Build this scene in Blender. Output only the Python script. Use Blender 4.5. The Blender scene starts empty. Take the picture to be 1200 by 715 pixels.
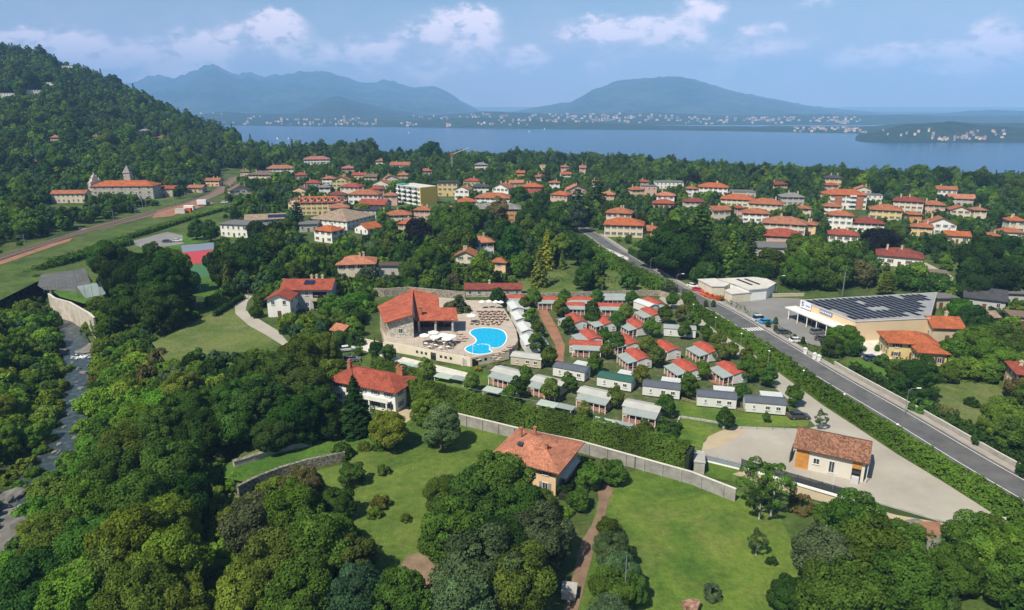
import bpy, math, random
import numpy as np
from mathutils import Vector, Matrix

# ------------------------------------------------------------------ camera, sky, sun, exposure
R_ = math.radians
scene = bpy.context.scene
COL = scene.collection
FPX, CAMZ, PITCH = 800.0, 65.0, R_(16.4)
CP, SP = math.cos(PITCH), math.sin(PITCH)
cam_d = bpy.data.cameras.new("camera"); cam_d.sensor_width = 36; cam_d.lens = 24.0
cam_d.clip_start = 1; cam_d.clip_end = 90000
cam = bpy.data.objects.new("camera", cam_d); COL.objects.link(cam)
cam.location = (0, 0, CAMZ); cam.rotation_euler = (R_(90) - PITCH, 0, 0)
scene.camera = cam
SUN_DIR = Vector((-0.50, -0.56, 1.0)).normalized()      # towards the sun: behind the viewer, to the left
SUN_EL = math.asin(SUN_DIR.z); SUN_AZ = math.atan2(SUN_DIR.x, SUN_DIR.y)
sun_d = bpy.data.lights.new("sun", 'SUN'); sun_d.energy = 4.2; sun_d.angle = R_(0.5); sun_d.color = (1.0, 0.93, 0.80)
sun = bpy.data.objects.new("sun", sun_d); COL.objects.link(sun)
sun.rotation_euler = SUN_DIR.to_track_quat('Z', 'Y').to_euler()
world = bpy.data.worlds.new("World"); scene.world = world; world.use_nodes = True
vs = scene.view_settings
scene.display_settings.display_device = 'sRGB'
vs.view_transform = 'Standard'; vs.look = 'None'; vs.exposure = 0.70; vs.gamma = 1.0; vs.use_curve_mapping = False
SKY_STRENGTH = 0.061
cy = scene.cycles
cy.max_bounces = 6; cy.diffuse_bounces = 3; cy.glossy_bounces = 2; cy.transmission_bounces = 3; cy.volume_bounces = 1
cy.caustics_reflective = False; cy.caustics_refractive = False; cy.sample_clamp_indirect = 4.0
cy.use_denoising = True

def ray(px, py):
    u = (px - 600.0) / FPX; v = (357.5 - py) / FPX
    return Vector((u, CP + v * SP, -SP + v * CP))

# clouds of the photograph, as directions in the sky: centre x, y, half width, half height, strength
CLOUDS = [(68,50,34,7,.8),(95,60,26,7,.7),(125,68,22,7,.65),(222,68,34,20,.7),(245,60,16,12,.7),(190,72,30,12,.5),(322,36,26,10,1.0),(326,27,15,8,1.0),
  (268,44,9,5,.6),(360,66,42,10,.45),(425,60,30,11,.55),(455,56,14,7,.5),(502,40,24,8,.85),(540,24,30,9,.95),(566,26,12,9,.85),(575,48,14,7,.75),(545,58,14,6,.5),
  (528,78,36,11,.45),(622,66,18,8,.7),(600,74,30,9,.45),(665,40,12,6,.6),(715,34,30,8,.85),(700,38,20,8,.6),(782,34,30,10,.85),(814,42,12,7,.6),
  (705,82,20,12,.45),(818,6,14,8,.75),(844,12,8,6,.6),(885,34,11,6,.55),(914,33,8,5,.55),(960,3,16,6,.4),(908,54,38,7,.5),(860,70,30,10,.3),
  (1056,66,26,8,.75),(1010,72,16,6,.45),(1100,66,20,8,.5),(1166,46,17,11,.85),(1160,62,22,9,.55),(1135,78,18,8,.6),(975,76,9,6,.5),(990,60,9,5,.4),
  (840,92,30,8,.25),(30,44,18,6,.4),(95,38,14,4,.3),(470,88,40,10,.35),(760,60,40,8,.25),(1240,60,30,12,.6),(-60,60,40,14,.6),(1320,30,40,14,.5)]
def build_world():
    nt = world.node_tree; N = nt.nodes; L = nt.links
    N.clear()
    out = N.new('ShaderNodeOutputWorld'); bg = N.new('ShaderNodeBackground')
    sky = N.new('ShaderNodeTexSky'); sky.sky_type = 'NISHITA'; sky.sun_disc = False
    sky.sun_elevation = SUN_EL; sky.sun_rotation = SUN_AZ
    sky.altitude = 200; sky.air_density = 1.0; sky.dust_density = 0.6; sky.ozone_density = 2.0
    tc = N.new('ShaderNodeTexCoord')
    nz = N.new('ShaderNodeTexNoise'); nz.inputs['Scale'].default_value = 9; nz.inputs['Detail'].default_value = 6; nz.inputs['Roughness'].default_value = .6
    mp = N.new('ShaderNodeMapping'); mp.inputs['Scale'].default_value = (1, 1, 2.0)
    L.new(tc.outputs['Generated'], mp.inputs[0]); L.new(mp.outputs[0], nz.inputs['Vector'])
    nf = N.new('ShaderNodeTexNoise'); nf.inputs['Scale'].default_value = 34; nf.inputs['Detail'].default_value = 7; nf.inputs['Roughness'].default_value = .62
    L.new(mp.outputs[0], nf.inputs['Vector'])
    # warp the direction a little so that outlines billow
    sub = N.new('ShaderNodeVectorMath'); sub.operation = 'SUBTRACT'; sub.inputs[1].default_value = (.5, .5, .5); L.new(nf.outputs['Color'], sub.inputs[0])
    scl = N.new('ShaderNodeVectorMath'); scl.operation = 'SCALE'; scl.inputs['Scale'].default_value = .035; L.new(sub.outputs[0], scl.inputs[0])
    addv = N.new('ShaderNodeVectorMath'); addv.operation = 'ADD'; L.new(tc.outputs['Generated'], addv.inputs[0]); L.new(scl.outputs[0], addv.inputs[1])
    acc = None
    for (cx, cyy, hw, hh, s) in CLOUDS:
        d = ray(cx, cyy).normalized()
        rx = hw / FPX * 1.25; rz = hh / FPX * 1.35
        m = N.new('ShaderNodeVectorMath'); m.operation = 'SUBTRACT'; L.new(addv.outputs[0], m.inputs[0]); m.inputs[1].default_value = d
        k = N.new('ShaderNodeVectorMath'); k.operation = 'MULTIPLY'; L.new(m.outputs[0], k.inputs[0]); k.inputs[1].default_value = (1 / rx, 1 / rx, 1 / rz)
        l = N.new('ShaderNodeVectorMath'); l.operation = 'DOT_PRODUCT'; L.new(k.outputs[0], l.inputs[0]); L.new(k.outputs[0], l.inputs[1])
        e = N.new('ShaderNodeMath'); e.operation = 'MULTIPLY'; e.inputs[1].default_value = -1.0; L.new(l.outputs['Value'], e.inputs[0])
        ex = N.new('ShaderNodeMath'); ex.operation = 'EXPONENT'; L.new(e.outputs[0], ex.inputs[0])
        ms = N.new('ShaderNodeMath'); ms.operation = 'MULTIPLY'; ms.inputs[1].default_value = s * (1.12 if s > .72 else 1.08); L.new(ex.outputs[0], ms.inputs[0])
        if acc is None: acc = ms
        else:
            a = N.new('ShaderNodeMath'); a.operation = 'ADD'; L.new(acc.outputs[0], a.inputs[0]); L.new(ms.outputs[0], a.inputs[1]); acc = a
    nm = N.new('ShaderNodeMapRange'); nm.inputs['From Min'].default_value = .34; nm.inputs['From Max'].default_value = .66; nm.inputs['To Min'].default_value = .22; nm.inputs['To Max'].default_value = 1.35
    L.new(nf.outputs['Fac'], nm.inputs['Value'])
    mul = N.new('ShaderNodeMath'); mul.operation = 'MULTIPLY'; L.new(acc.outputs[0], mul.inputs[0]); L.new(nm.outputs[0], mul.inputs[1])
    ss = N.new('ShaderNodeMapRange'); ss.interpolation_type = 'SMOOTHSTEP'; ss.inputs['From Min'].default_value = .06; ss.inputs['From Max'].default_value = .80; ss.inputs['To Max'].default_value = .92
    L.new(mul.outputs[0], ss.inputs['Value'])
    # faint veil low in the sky
    sep = N.new('ShaderNodeSeparateXYZ'); L.new(tc.outputs['Generated'], sep.inputs[0])
    veil = N.new('ShaderNodeMapRange'); veil.interpolation_type = 'SMOOTHSTEP'
    veil.inputs['From Min'].default_value = .19; veil.inputs['From Max'].default_value = -.01; veil.inputs['To Max'].default_value = .85
    L.new(sep.outputs['Z'], veil.inputs['Value'])
    vn = N.new('ShaderNodeMapRange'); vn.inputs['From Min'].default_value = .3; vn.inputs['From Max'].default_value = .75; vn.inputs['To Min'].default_value = .45; vn.inputs['To Max'].default_value = 1.2
    L.new(nz.outputs['Fac'], vn.inputs['Value'])
    vm = N.new('ShaderNodeMath'); vm.operation = 'MULTIPLY'; L.new(veil.outputs[0], vm.inputs[0]); L.new(vn.outputs[0], vm.inputs[1])
    k = 1.0 / SKY_STRENGTH
    # the open sky is deeper than the model's: tint it
    tint = N.new('ShaderNodeMix'); tint.data_type = 'RGBA'; tint.blend_type = 'MULTIPLY'; tint.inputs['Factor'].default_value = 1
    tint.inputs['B'].default_value = (.84, 1.0, 1.0, 1); L.new(sky.outputs[0], tint.inputs['A'])
    m1 = N.new('ShaderNodeMix'); m1.data_type = 'RGBA'; L.new(vm.outputs[0], m1.inputs['Factor']); L.new(tint.outputs['Result'], m1.inputs['A'])
    m1.inputs['B'].default_value = (.56 * k, .46 * k, .58 * k, 1)
    m2 = N.new('ShaderNodeMix'); m2.data_type = 'RGBA'; L.new(ss.outputs[0], m2.inputs['Factor']); L.new(m1.outputs['Result'], m2.inputs['A'])
    m2.inputs['B'].default_value = (.94 * k, .78 * k, .82 * k, 1)
    L.new(m2.outputs['Result'], bg.inputs[0]); bg.inputs[1].default_value = SKY_STRENGTH
    L.new(bg.outputs[0], out.inputs[0])
build_world()

# ------------------------------------------------------------------ terrain function
RIVER = None
def at(px, py, z=0.0):
    d = ray(px, py); t = (z - CAMZ) / d.z
    return Vector((d.x * t, d.y * t, z))
def depth_of(p): return p.y * CP + (CAMZ - p.z) * SP
RIV = np.array([tuple(at(x, y, -7)[:2]) for x, y in [(-60,352),(0,360),(50,368),(83,392),(93,420),(98,440),(86,481),(73,511),(64,536),(36,572),(8,622),(-30,690),(-60,760),(-90,900)]])
GUL = np.array([tuple(at(x, y, -3)[:2]) for x, y in [(232,560),(246,602),(256,650),(262,715),(268,800)]])
def pl_dist(x, y, P):
    best = np.full(np.shape(x), 1e9)
    for a, b in zip(P[:-1], P[1:]):
        d = b - a; L2 = d @ d
        t = np.clip(((x - a[0]) * d[0] + (y - a[1]) * d[1]) / L2, 0, 1)
        best = np.minimum(best, np.hypot(x - a[0] - t * d[0], y - a[1] - t * d[1]))
    return best
def sstep(a, b, x):
    t = np.clip((x - a) / (b - a), 0, 1); return t * t * (3 - 2 * t)
def _ridge():
    pts = [(-900,-20),(-500,2),(-200,22),(0,62),(60,74),(130,106),(200,139),(240,154),(270,164),(300,180),(330,190)]
    yr = [1300,1300,1300,1300,1280,1250,1200,1150,1100,1000,900]
    t, z = [], []
    for (px, py), Y in zip(pts, yr):
        d = ray(px, py); t.append(d.x / d.y); z.append(CAMZ + Y * d.z / d.y)
    d = ray(360, 185); t.append(d.x / d.y); z.append(0); yr.append(850)
    for px, Y in [(600,860),(700,800),(800,705),(1000,600),(1200,550),(1600,550)]:
        d = ray(px, 190); t.append(d.x / d.y); z.append(0); yr.append(Y)
    return np.array(t), np.array(z), np.array(yr, float)
RT, RZ, RY = _ridge()
def hnoise(x, y):
    return (np.sin(x * .013 + 1.3) * np.cos(y * .017 + .4) + .5 * np.sin(x * .031 + y * .023) + .35 * np.sin(x * .061 - y * .047 + 2))
def height(x, y):
    x = np.asarray(x, float); y = np.asarray(y, float)
    yy = np.maximum(y, 5.0); t = x / yy
    zr = np.interp(t, RT, RZ); yr = np.interp(t, RT, RY)
    yb = np.interp(t, [-1.0, -.55, -.38, -.30], [540, 560, 640, 800])
    yb = np.minimum(yb, yr - 60)
    f = np.clip((yy - yb) / (yr - yb), 0, 1)
    f = .35 * f + .65 * f * f * (3 - 2 * f)
    up = zr * f + hnoise(x, y) * 7.0 * f * np.clip(zr / 60, 0, 1) * (1 - f * .6)
    back = sstep(0, 520, yy - yr)
    h = up * (1 - back) + (-97.0) * back
    near = yy < 520
    dr = pl_dist(x, y, RIV)
    w = sstep(4.5, 30, dr)
    h = np.where(near, h - 8.0 * (1 - w), h)
    dg = pl_dist(x, y, GUL)
    h = np.where(near, h - 3.6 * (1 - sstep(1.5, 12, dg)), h)
    return h
def gh(x, y): return float(height(np.array([x]), np.array([y]))[0])
def ground(px, py):
    d = ray(px, py); t = 30.0 / d.y * 1.0
    prev = t
    while t * d.y < 3000:
        z = CAMZ + t * d.z
        if z <= gh(t * d.x, t * d.y): break
        prev = t; t *= 1.01
    lo, hi = prev, t
    for _ in range(18):
        m = (lo + hi) / 2
        if CAMZ + m * d.z <= gh(m * d.x, m * d.y): hi = m
        else: lo = m
    return Vector((hi * d.x, hi * d.y, gh(hi * d.x, hi * d.y)))
def project(p):
    dz = p[2] - CAMZ
    dep = p[1] * CP - dz * SP; up = p[1] * SP + dz * CP
    return 600 + FPX * p[0] / dep, 357.5 - FPX * up / dep, dep

# ------------------------------------------------------------------ materials
MATS = {}
def ntree(name):
    m = bpy.data.materials.new(name); m.use_nodes = True
    return m, m.node_tree.nodes, m.node_tree.links, m.node_tree.nodes['Principled BSDF']
def c4(c): return (c[0], c[1], c[2], 1)
def mat(name, col=(.5, .5, .5), rough=.7, var=.12, scale=.6, metal=0, bump=0, bscale=6, spec=.3, col2=None, detail=4):
    """plain painted or mineral surface with slow tonal variation"""
    if name in MATS: return MATS[name]
    m, N, L, B = ntree(name)
    B.inputs['Roughness'].default_value = rough; B.inputs['Metallic'].default_value = metal; B.inputs['Specular IOR Level'].default_value = spec
    tc = N.new('ShaderNodeTexCoord'); nz = N.new('ShaderNodeTexNoise'); nz.inputs['Scale'].default_value = scale; nz.inputs['Detail'].default_value = detail
    nz.inputs['Roughness'].default_value = .65
    L.new(tc.outputs['Object'], nz.inputs['Vector'])
    r = N.new('ShaderNodeValToRGB'); r.color_ramp.elements[0].position = .32; r.color_ramp.elements[1].position = .68
    lo = tuple(v * (1 - var) for v in col); hi = col2 if col2 else tuple(min(1, v * (1 + var)) for v in col)
    r.color_ramp.elements[0].color = c4(lo); r.color_ramp.elements[1].color = c4(hi)
    L.new(nz.outputs['Fac'], r.inputs[0]); L.new(r.outputs[0], B.inputs['Base Color'])
    if bump:
        n2 = N.new('ShaderNodeTexNoise'); n2.inputs['Scale'].default_value = bscale; n2.inputs['Detail'].default_value = 3; L.new(tc.outputs['Object'], n2.inputs['Vector'])
        b = N.new('ShaderNodeBump'); b.inputs['Strength'].default_value = bump; b.inputs['Distance'].default_value = .1
        L.new(n2.outputs['Fac'], b.inputs['Height']); L.new(b.outputs[0], B.inputs['Normal'])
    MATS[name] = m; return m
def tile_mat(name, col, var=.22, dark=.55, scale=1.0):
    """clay roof tiles: courses, single tiles of differing tone, lichen"""
    if name in MATS: return MATS[name]
    m, N, L, B = ntree(name); B.inputs['Roughness'].default_value = .8; B.inputs['Specular IOR Level'].default_value = .2
    uv = N.new('ShaderNodeUVMap'); uv.uv_map = 'UVMap'
    br = N.new('ShaderNodeTexBrick'); br.inputs['Scale'].default_value = scale; br.inputs['Brick Width'].default_value = .28; br.inputs['Row Height'].default_value = .36
    br.inputs['Mortar Size'].default_value = .028; br.inputs['Mortar Smooth'].default_value = .6; br.inputs['Bias'].default_value = .1
    br.inputs['Color1'].default_value = c4(tuple(min(1, v * (1 + var)) for v in col)); br.inputs['Color2'].default_value = c4(tuple(v * (1 - var) for v in col))
    br.inputs['Mortar'].default_value = c4(tuple(v * dark for v in col))
    L.new(uv.outputs[0], br.inputs['Vector'])
    nz = N.new('ShaderNodeTexNoise'); nz.inputs['Scale'].default_value = .35; nz.inputs['Detail'].default_value = 7; nz.inputs['Roughness'].default_value = .7
    L.new(uv.outputs[0], nz.inputs['Vector'])
    mr = N.new('ShaderNodeMapRange'); mr.inputs['From Min'].default_value = .35; mr.inputs['From Max'].default_value = .7; mr.inputs['To Min'].default_value = .58; mr.inputs['To Max'].default_value = 1.2
    L.new(nz.outputs['Fac'], mr.inputs[0])
    mx = N.new('ShaderNodeMix'); mx.data_type = 'RGBA'; mx.blend_type = 'MULTIPLY'; mx.inputs['Factor'].default_value = 1
    L.new(br.outputs[0], mx.inputs['A']); L.new(mr.outputs[0], mx.inputs['B']); 
    L.new(mx.outputs['Result'], B.inputs['Base Color'])
    wv = N.new('ShaderNodeTexWave'); wv.inputs['Scale'].default_value = 1.1; wv.wave_profile = 'SIN'; L.new(uv.outputs[0], wv.inputs['Vector'])
    b = N.new('ShaderNodeBump'); b.inputs['Strength'].default_value = .35; b.inputs['Distance'].default_value = .12
    L.new(wv.outputs['Fac'], b.inputs['Height']); L.new(b.outputs[0], B.inputs['Normal'])
    MATS[name] = m; return m
def stone_mat(name, c1=None, c2=None, scale=2.2, rough=.9):
    if name in MATS: return MATS[name]
    m, N, L, B = ntree(name); B.inputs['Roughness'].default_value = rough
    tc = N.new('ShaderNodeTexCoord'); v = N.new('ShaderNodeTexVoronoi'); v.inputs['Scale'].default_value = scale; v.feature = 'F1'
    L.new(tc.outputs['Object'], v.inputs['Vector'])
    r = N.new('ShaderNodeValToRGB'); r.color_ramp.elements[0].color = c4(c1); r.color_ramp.elements[1].color = c4(c2); r.color_ramp.elements[0].position = .1; r.color_ramp.elements[1].position = .9
    sp = N.new('ShaderNodeSeparateColor'); L.new(v.outputs['Color'], sp.inputs[0]); L.new(sp.outputs[0], r.inputs[0])
    v2 = N.new('ShaderNodeTexVoronoi'); v2.feature = 'DISTANCE_TO_EDGE'; v2.inputs['Scale'].default_value = scale; L.new(tc.outputs['Object'], v2.inputs['Vector'])
    mr = N.new('ShaderNodeMapRange'); mr.inputs['From Max'].default_value = .08; mr.inputs['To Min'].default_value = .55; L.new(v2.outputs[0], mr.inputs[0])
    mx = N.new('ShaderNodeMix'); mx.data_type = 'RGBA'; mx.blend_type = 'MULTIPLY'; mx.inputs['Factor'].default_value = 1
    L.new(r.outputs[0], mx.inputs['A']); L.new(mr.outputs[0], mx.inputs['B']); L.new(mx.outputs['Result'], B.inputs['Base Color'])
    b = N.new('ShaderNodeBump'); b.inputs['Strength'].default_value = .5; b.inputs['Distance'].default_value = .1; L.new(mr.outputs[0], b.inputs['Height']); L.new(b.outputs[0], B.inputs['Normal'])
    MATS[name] = m; return m
def grass_mat(name, c_lo, c_hi, c_dry=None, s1=.05, s2=.9, dry=.5, fine=3.0, bump=.6):
    """turf: broad patches, mottling, tufts"""
    if name in MATS: return MATS[name]
    m, N, L, B = ntree(name); B.inputs['Roughness'].default_value = .9; B.inputs['Specular IOR Level'].default_value = .15
    tc = N.new('ShaderNodeTexCoord')
    a = N.new('ShaderNodeTexNoise'); a.inputs['Scale'].default_value = s1; a.inputs['Detail'].default_value = 8; a.inputs['Roughness'].default_value = .7; L.new(tc.outputs['Object'], a.inputs['Vector'])
    a.inputs['Distortion'].default_value = .6
    r = N.new('ShaderNodeValToRGB'); e = r.color_ramp.elements; e[0].position = .38; e[0].color = c4(c_lo); e[1].position = .60; e[1].color = c4(c_hi)
    L.new(a.outputs['Fac'], r.inputs[0]); last = r.outputs[0]
    if c_dry:
        b = N.new('ShaderNodeTexNoise'); b.inputs['Scale'].default_value = s1 * 2.3; b.inputs['Detail'].default_value = 9; b.inputs['Roughness'].default_value = .75
        mp = N.new('ShaderNodeMapping'); mp.inputs['Location'].default_value = (31, 7, 3); L.new(tc.outputs['Object'], mp.inputs[0]); L.new(mp.outputs[0], b.inputs['Vector'])
        q = N.new('ShaderNodeMapRange'); q.inputs['From Min'].default_value = .50; q.inputs['From Max'].default_value = .66; q.inputs['To Max'].default_value = dry; L.new(b.outputs['Fac'], q.inputs[0])
        mx = N.new('ShaderNodeMix'); mx.data_type = 'RGBA'; mx.inputs['B'].default_value = c4(c_dry); L.new(q.outputs[0], mx.inputs['Factor']); L.new(last, mx.inputs['A']); last = mx.outputs['Result']
    f = N.new('ShaderNodeTexNoise'); f.inputs['Scale'].default_value = s2; f.inputs['Detail'].default_value = 6; f.inputs['Roughness'].default_value = .8; L.new(tc.outputs['Object'], f.inputs['Vector'])
    g = N.new('ShaderNodeMapRange'); g.inputs['From Min'].default_value = .3; g.inputs['From Max'].default_value = .7; g.inputs['To Min'].default_value = .62; g.inputs['To Max'].default_value = 1.3; L.new(f.outputs['Fac'], g.inputs[0])
    mm = N.new('ShaderNodeMix'); mm.data_type = 'RGBA'; mm.blend_type = 'MULTIPLY'; mm.inputs['Factor'].default_value = 1; L.new(last, mm.inputs['A']); L.new(g.outputs[0], mm.inputs['B'])
    L.new(mm.outputs['Result'], B.inputs['Base Color'])
    h = N.new('ShaderNodeTexNoise'); h.inputs['Scale'].default_value = fine; h.inputs['Detail'].default_value = 4; L.new(tc.outputs['Object'], h.inputs['Vector'])
    bp = N.new('ShaderNodeBump'); bp.inputs['Strength'].default_value = bump; bp.inputs['Distance'].default_value = .35; L.new(h.outputs['Fac'], bp.inputs['Height']); L.new(bp.outputs[0], B.inputs['Normal'])
    MATS[name] = m; return m
def leaf_mat(name, fixed=None, spread=.22, hue=.03):
    """foliage: tone from the object's own colour, each leaf clump its own shade"""
    if name in MATS: return MATS[name]
    m, N, L, B = ntree(name); N.remove(B)
    oi = N.new('ShaderNodeObjectInfo')
    at_ = N.new('ShaderNodeAttribute'); at_.attribute_name = 'v'
    hs = N.new('ShaderNodeHueSaturation')
    h1 = N.new('ShaderNodeMapRange'); h1.inputs['To Min'].default_value = .5 - hue * .6; h1.inputs['To Max'].default_value = .5 + hue * .35; L.new(oi.outputs['Random'], h1.inputs[0])
    L.new(h1.outputs[0], hs.inputs['Hue'])
    v1 = N.new('ShaderNodeMath'); v1.operation = 'MULTIPLY_ADD'; v1.inputs[1].default_value = 7.31; v1.inputs[2].default_value = .2; L.new(oi.outputs['Random'], v1.inputs[0])
    fr = N.new('ShaderNodeMath'); fr.operation = 'FRACT'; L.new(v1.outputs[0], fr.inputs[0])
    v2 = N.new('ShaderNodeMapRange'); v2.inputs['To Min'].default_value = 1 - spread; v2.inputs['To Max'].default_value = 1 + spread; L.new(fr.outputs[0], v2.inputs[0])
    v3 = N.new('ShaderNodeMapRange'); v3.inputs['To Min'].default_value = .5; v3.inputs['To Max'].default_value = 1.7; L.new(at_.outputs['Fac'], v3.inputs[0])
    mu = N.new('ShaderNodeMath'); mu.operation = 'MULTIPLY'; L.new(v2.outputs[0], mu.inputs[0]); L.new(v3.outputs[0], mu.inputs[1])
    L.new(mu.outputs[0], hs.inputs['Value'])
    if fixed: hs.inputs['Color'].default_value = c4(fixed)
    else: L.new(oi.outputs['Color'], hs.inputs['Color'])
    d = N.new('ShaderNodeBsdfDiffuse'); tr = N.new('ShaderNodeBsdfTranslucent'); gl = N.new('ShaderNodeBsdfGlossy'); gl.inputs['Roughness'].default_value = .45
    L.new(hs.outputs[0], d.inputs[0])
    ty = N.new('ShaderNodeMix'); ty.data_type = 'RGBA'; ty.blend_type = 'MULTIPLY'; ty.inputs['Factor'].default_value = 1; ty.inputs['B'].default_value = (1.15, 1.2, .5, 1); L.new(hs.outputs[0], ty.inputs['A']); L.new(ty.outputs['Result'], tr.inputs[0])
    mx = N.new('ShaderNodeMixShader'); mx.inputs[0].default_value = .22; L.new(d.outputs[0], mx.inputs[1]); L.new(tr.outputs[0], mx.inputs[2])
    gl.inputs[0].default_value = (.8, .85, .9, 1)
    m2 = N.new('ShaderNodeMixShader'); m2.inputs[0].default_value = .0; L.new(mx.outputs[0], m2.inputs[1]); L.new(gl.outputs[0], m2.inputs[2])
    L.new(m2.outputs[0], N['Material Output'].inputs[0])
    MATS[name] = m; return m
def glass_mat(name='window_glass', col=(.03, .045, .06)):
    if name in MATS: return MATS[name]
    m, N, L, B = ntree(name); B.inputs['Base Color'].default_value = c4(col); B.inputs['Roughness'].default_value = .08; B.inputs['Specular IOR Level'].default_value = .7
    MATS[name] = m; return m

# ------------------------------------------------------------------ mesh helpers
def tag(o, label=None, cat=None, group=None, kind=None):
    if label: o['label'] = label
    if cat: o['category'] = cat
    if group: o['group'] = group
    if kind: o['kind'] = kind
    return o
def empty(name, loc, rz=0, label=None, cat=None, group=None):
    o = bpy.data.objects.new(name, None); COL.objects.link(o); o.location = loc; o.rotation_euler = (0, 0, rz)
    o.empty_display_size = .2
    return tag(o, label, cat, group)
class MB:
    """collects shapes and links them as one mesh"""
    def __init__(s): s.v = []; s.f = []; s.m = []; s.uv = []
    def face(s, pts, mi=0, uv=None):
        b = len(s.v); s.v += [tuple(p) for p in pts]; s.f.append(tuple(range(b, b + len(pts)))); s.m.append(mi); s.uv.append(uv)
    def box(s, cx, cy, cz, sx, sy, sz, rz=0, mi=0, taper=1.0):
        c, q = math.cos(rz), math.sin(rz); P = []
        for z in (-.5, .5):
            k = taper if z > 0 else 1
            for x, y in ((-.5, -.5), (.5, -.5), (.5, .5), (-.5, .5)):
                X, Y = x * sx * k, y * sy * k
                P.append((cx + X * c - Y * q, cy + X * q + Y * c, cz + z * sz))
        for f in ((0, 3, 2, 1), (4, 5, 6, 7), (0, 1, 5, 4), (1, 2, 6, 5), (2, 3, 7, 6), (3, 0, 4, 7)): s.face([P[i] for i in f], mi)
        return s
    def b3(s, x0, y0, z0, x1, y1, z1, mi=0):
        return s.box((x0 + x1) / 2, (y0 + y1) / 2, (z0 + z1) / 2, abs(x1 - x0), abs(y1 - y0), abs(z1 - z0), 0, mi)
    def tube(s, p, q, r0, r1=None, n=8, mi=0, caps=True):
        p, q = Vector(p), Vector(q); r1 = r0 if r1 is None else r1
        d = (q - p).normalized(); a = d.orthogonal().normalized(); b = d.cross(a)
        A = [p + (a * math.cos(t) + b * math.sin(t)) * r0 for t in [2 * math.pi * i / n for i in range(n)]]
        Bq = [q + (a * math.cos(t) + b * math.sin(t)) * r1 for t in [2 * math.pi * i / n for i in range(n)]]
        for i in range(n): j = (i + 1) % n; s.face([A[i], A[j], Bq[j], Bq[i]], mi)
        if caps: s.face(A[::-1], mi); s.face(Bq, mi)
        return s
    def prism(s, poly, z0, z1, mi=0, mtop=None):
        n = len(poly); area = sum(poly[i][0] * poly[(i + 1) % n][1] - poly[(i + 1) % n][0] * poly[i][1] for i in range(n))
        if area < 0: poly = poly[::-1]
        s.face([(x, y, z1) for x, y in [p[:2] for p in poly]], mi if mtop is None else mtop); s.face([(p[0], p[1], z0) for p in poly[::-1]], mi)
        for i in range(n):
            a, b = poly[i], poly[(i + 1) % n]; s.face([(a[0], a[1], z0), (b[0], b[1], z0), (b[0], b[1], z1), (a[0], a[1], z1)], mi)
        return s
    def build(s, name, mats, parent=None, smooth=False, loc=None, bevel=0):
        me = bpy.data.meshes.new(name); me.from_pydata(s.v, [], s.f)
        if not isinstance(mats, (list, tuple)): mats = [mats]
        for m in mats: me.materials.append(m)
        if len(mats) > 1:
            for p, i in zip(me.polygons, s.m): p.material_index = i
        if any(u is not None for u in s.uv):
            ul = me.uv_layers.new(name='UVMap'); k = 0
            for f, u in zip(s.f, s.uv):
                for i in range(len(f)):
                    ul.data[k].uv = u[i] if u else (0, 0); k += 1
        if smooth:
            for p in me.polygons: p.use_smooth = True
        me.validate(); me.update()
        o = bpy.data.objects.new(name, me); COL.objects.link(o)
        if parent: o.parent = parent
        if loc is not None: o.location = loc
        if bevel:
            bv = o.modifiers.new('edge', 'BEVEL'); bv.width = bevel; bv.segments = 2; bv.limit_method = 'ANGLE'
        return o
def np_mesh(name, V, F, mats, attr=None, smooth=False, link=True):
    """V (n,3) float, F (m,k) int"""
    me = bpy.data.meshes.new(name); n, (m, k) = len(V), F.shape
    me.vertices.add(n); me.vertices.foreach_set('co', np.asarray(V, np.float32).ravel())
    me.loops.add(m * k); me.loops.foreach_set('vertex_index', F.astype(np.int32).ravel())
    me.polygons.add(m); me.polygons.foreach_set('loop_start', np.arange(0, m * k, k, dtype=np.int32))
    if attr is not None:
        a = me.attributes.new('v', 'FLOAT', 'POINT'); a.data.foreach_set('value', np.asarray(attr, np.float32))
    if not isinstance(mats, (list, tuple)): mats = [mats]
    for q in mats: me.materials.append(q)
    me.update(calc_edges=True)
    if smooth: me.polygons.foreach_set('use_smooth', np.ones(m, bool))
    if not link: return me
    o = bpy.data.objects.new(name, me); COL.objects.link(o); return o
def copy_tree(o, parent=None, **kw):
    c = o.copy(); COL.objects.link(c)
    if parent is not None: c.parent = parent
    for ch in o.children: copy_tree(ch, c)
    return c
# ------------------------------------------------------------------ ground, lake, far hills
def build_ground():
    ts = np.concatenate([np.linspace(-1.6, -.02, 240), np.linspace(-.012, 1.6, 150)])
    ys = [8.0]
    while ys[-1] < 1700: ys.append(ys[-1] * 1.0155 + .25)
    ys += [2000, 3000, 6000, 14000, 40000]
    ys = np.array(ys); T, Y = np.meshgrid(ts, ys); X = T * Y
    Z = height(X, Y); Z[Y > 1750] = -97
    rough = np.sin(X * .9) * np.cos(Y * .83) * .12 + np.sin(X * .37 + Y * .29) * .18
    dr = pl_dist(X, Y, RIV); Z = Z + rough * (dr < 26) * (Y < 500)
    V = np.stack([X, Y, Z], -1).reshape(-1, 3); nr, nc = X.shape
    i = np.arange(nr - 1)[:, None] * nc + np.arange(nc - 1)[None]
    F = np.stack([i, i + 1, i + nc + 1, i + nc], -1).reshape(-1, 4)
    m = grass_mat('wild_ground', (.035, .060, .014), (.085, .125, .028), (.14, .13, .055), s1=.035, s2=.35, dry=.45, fine=1.3, bump=1.0)
    o = np_mesh('ground', V, F, m, smooth=True); tag(o, 'green wild ground under the whole valley', kind='structure')
build_ground()

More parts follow.
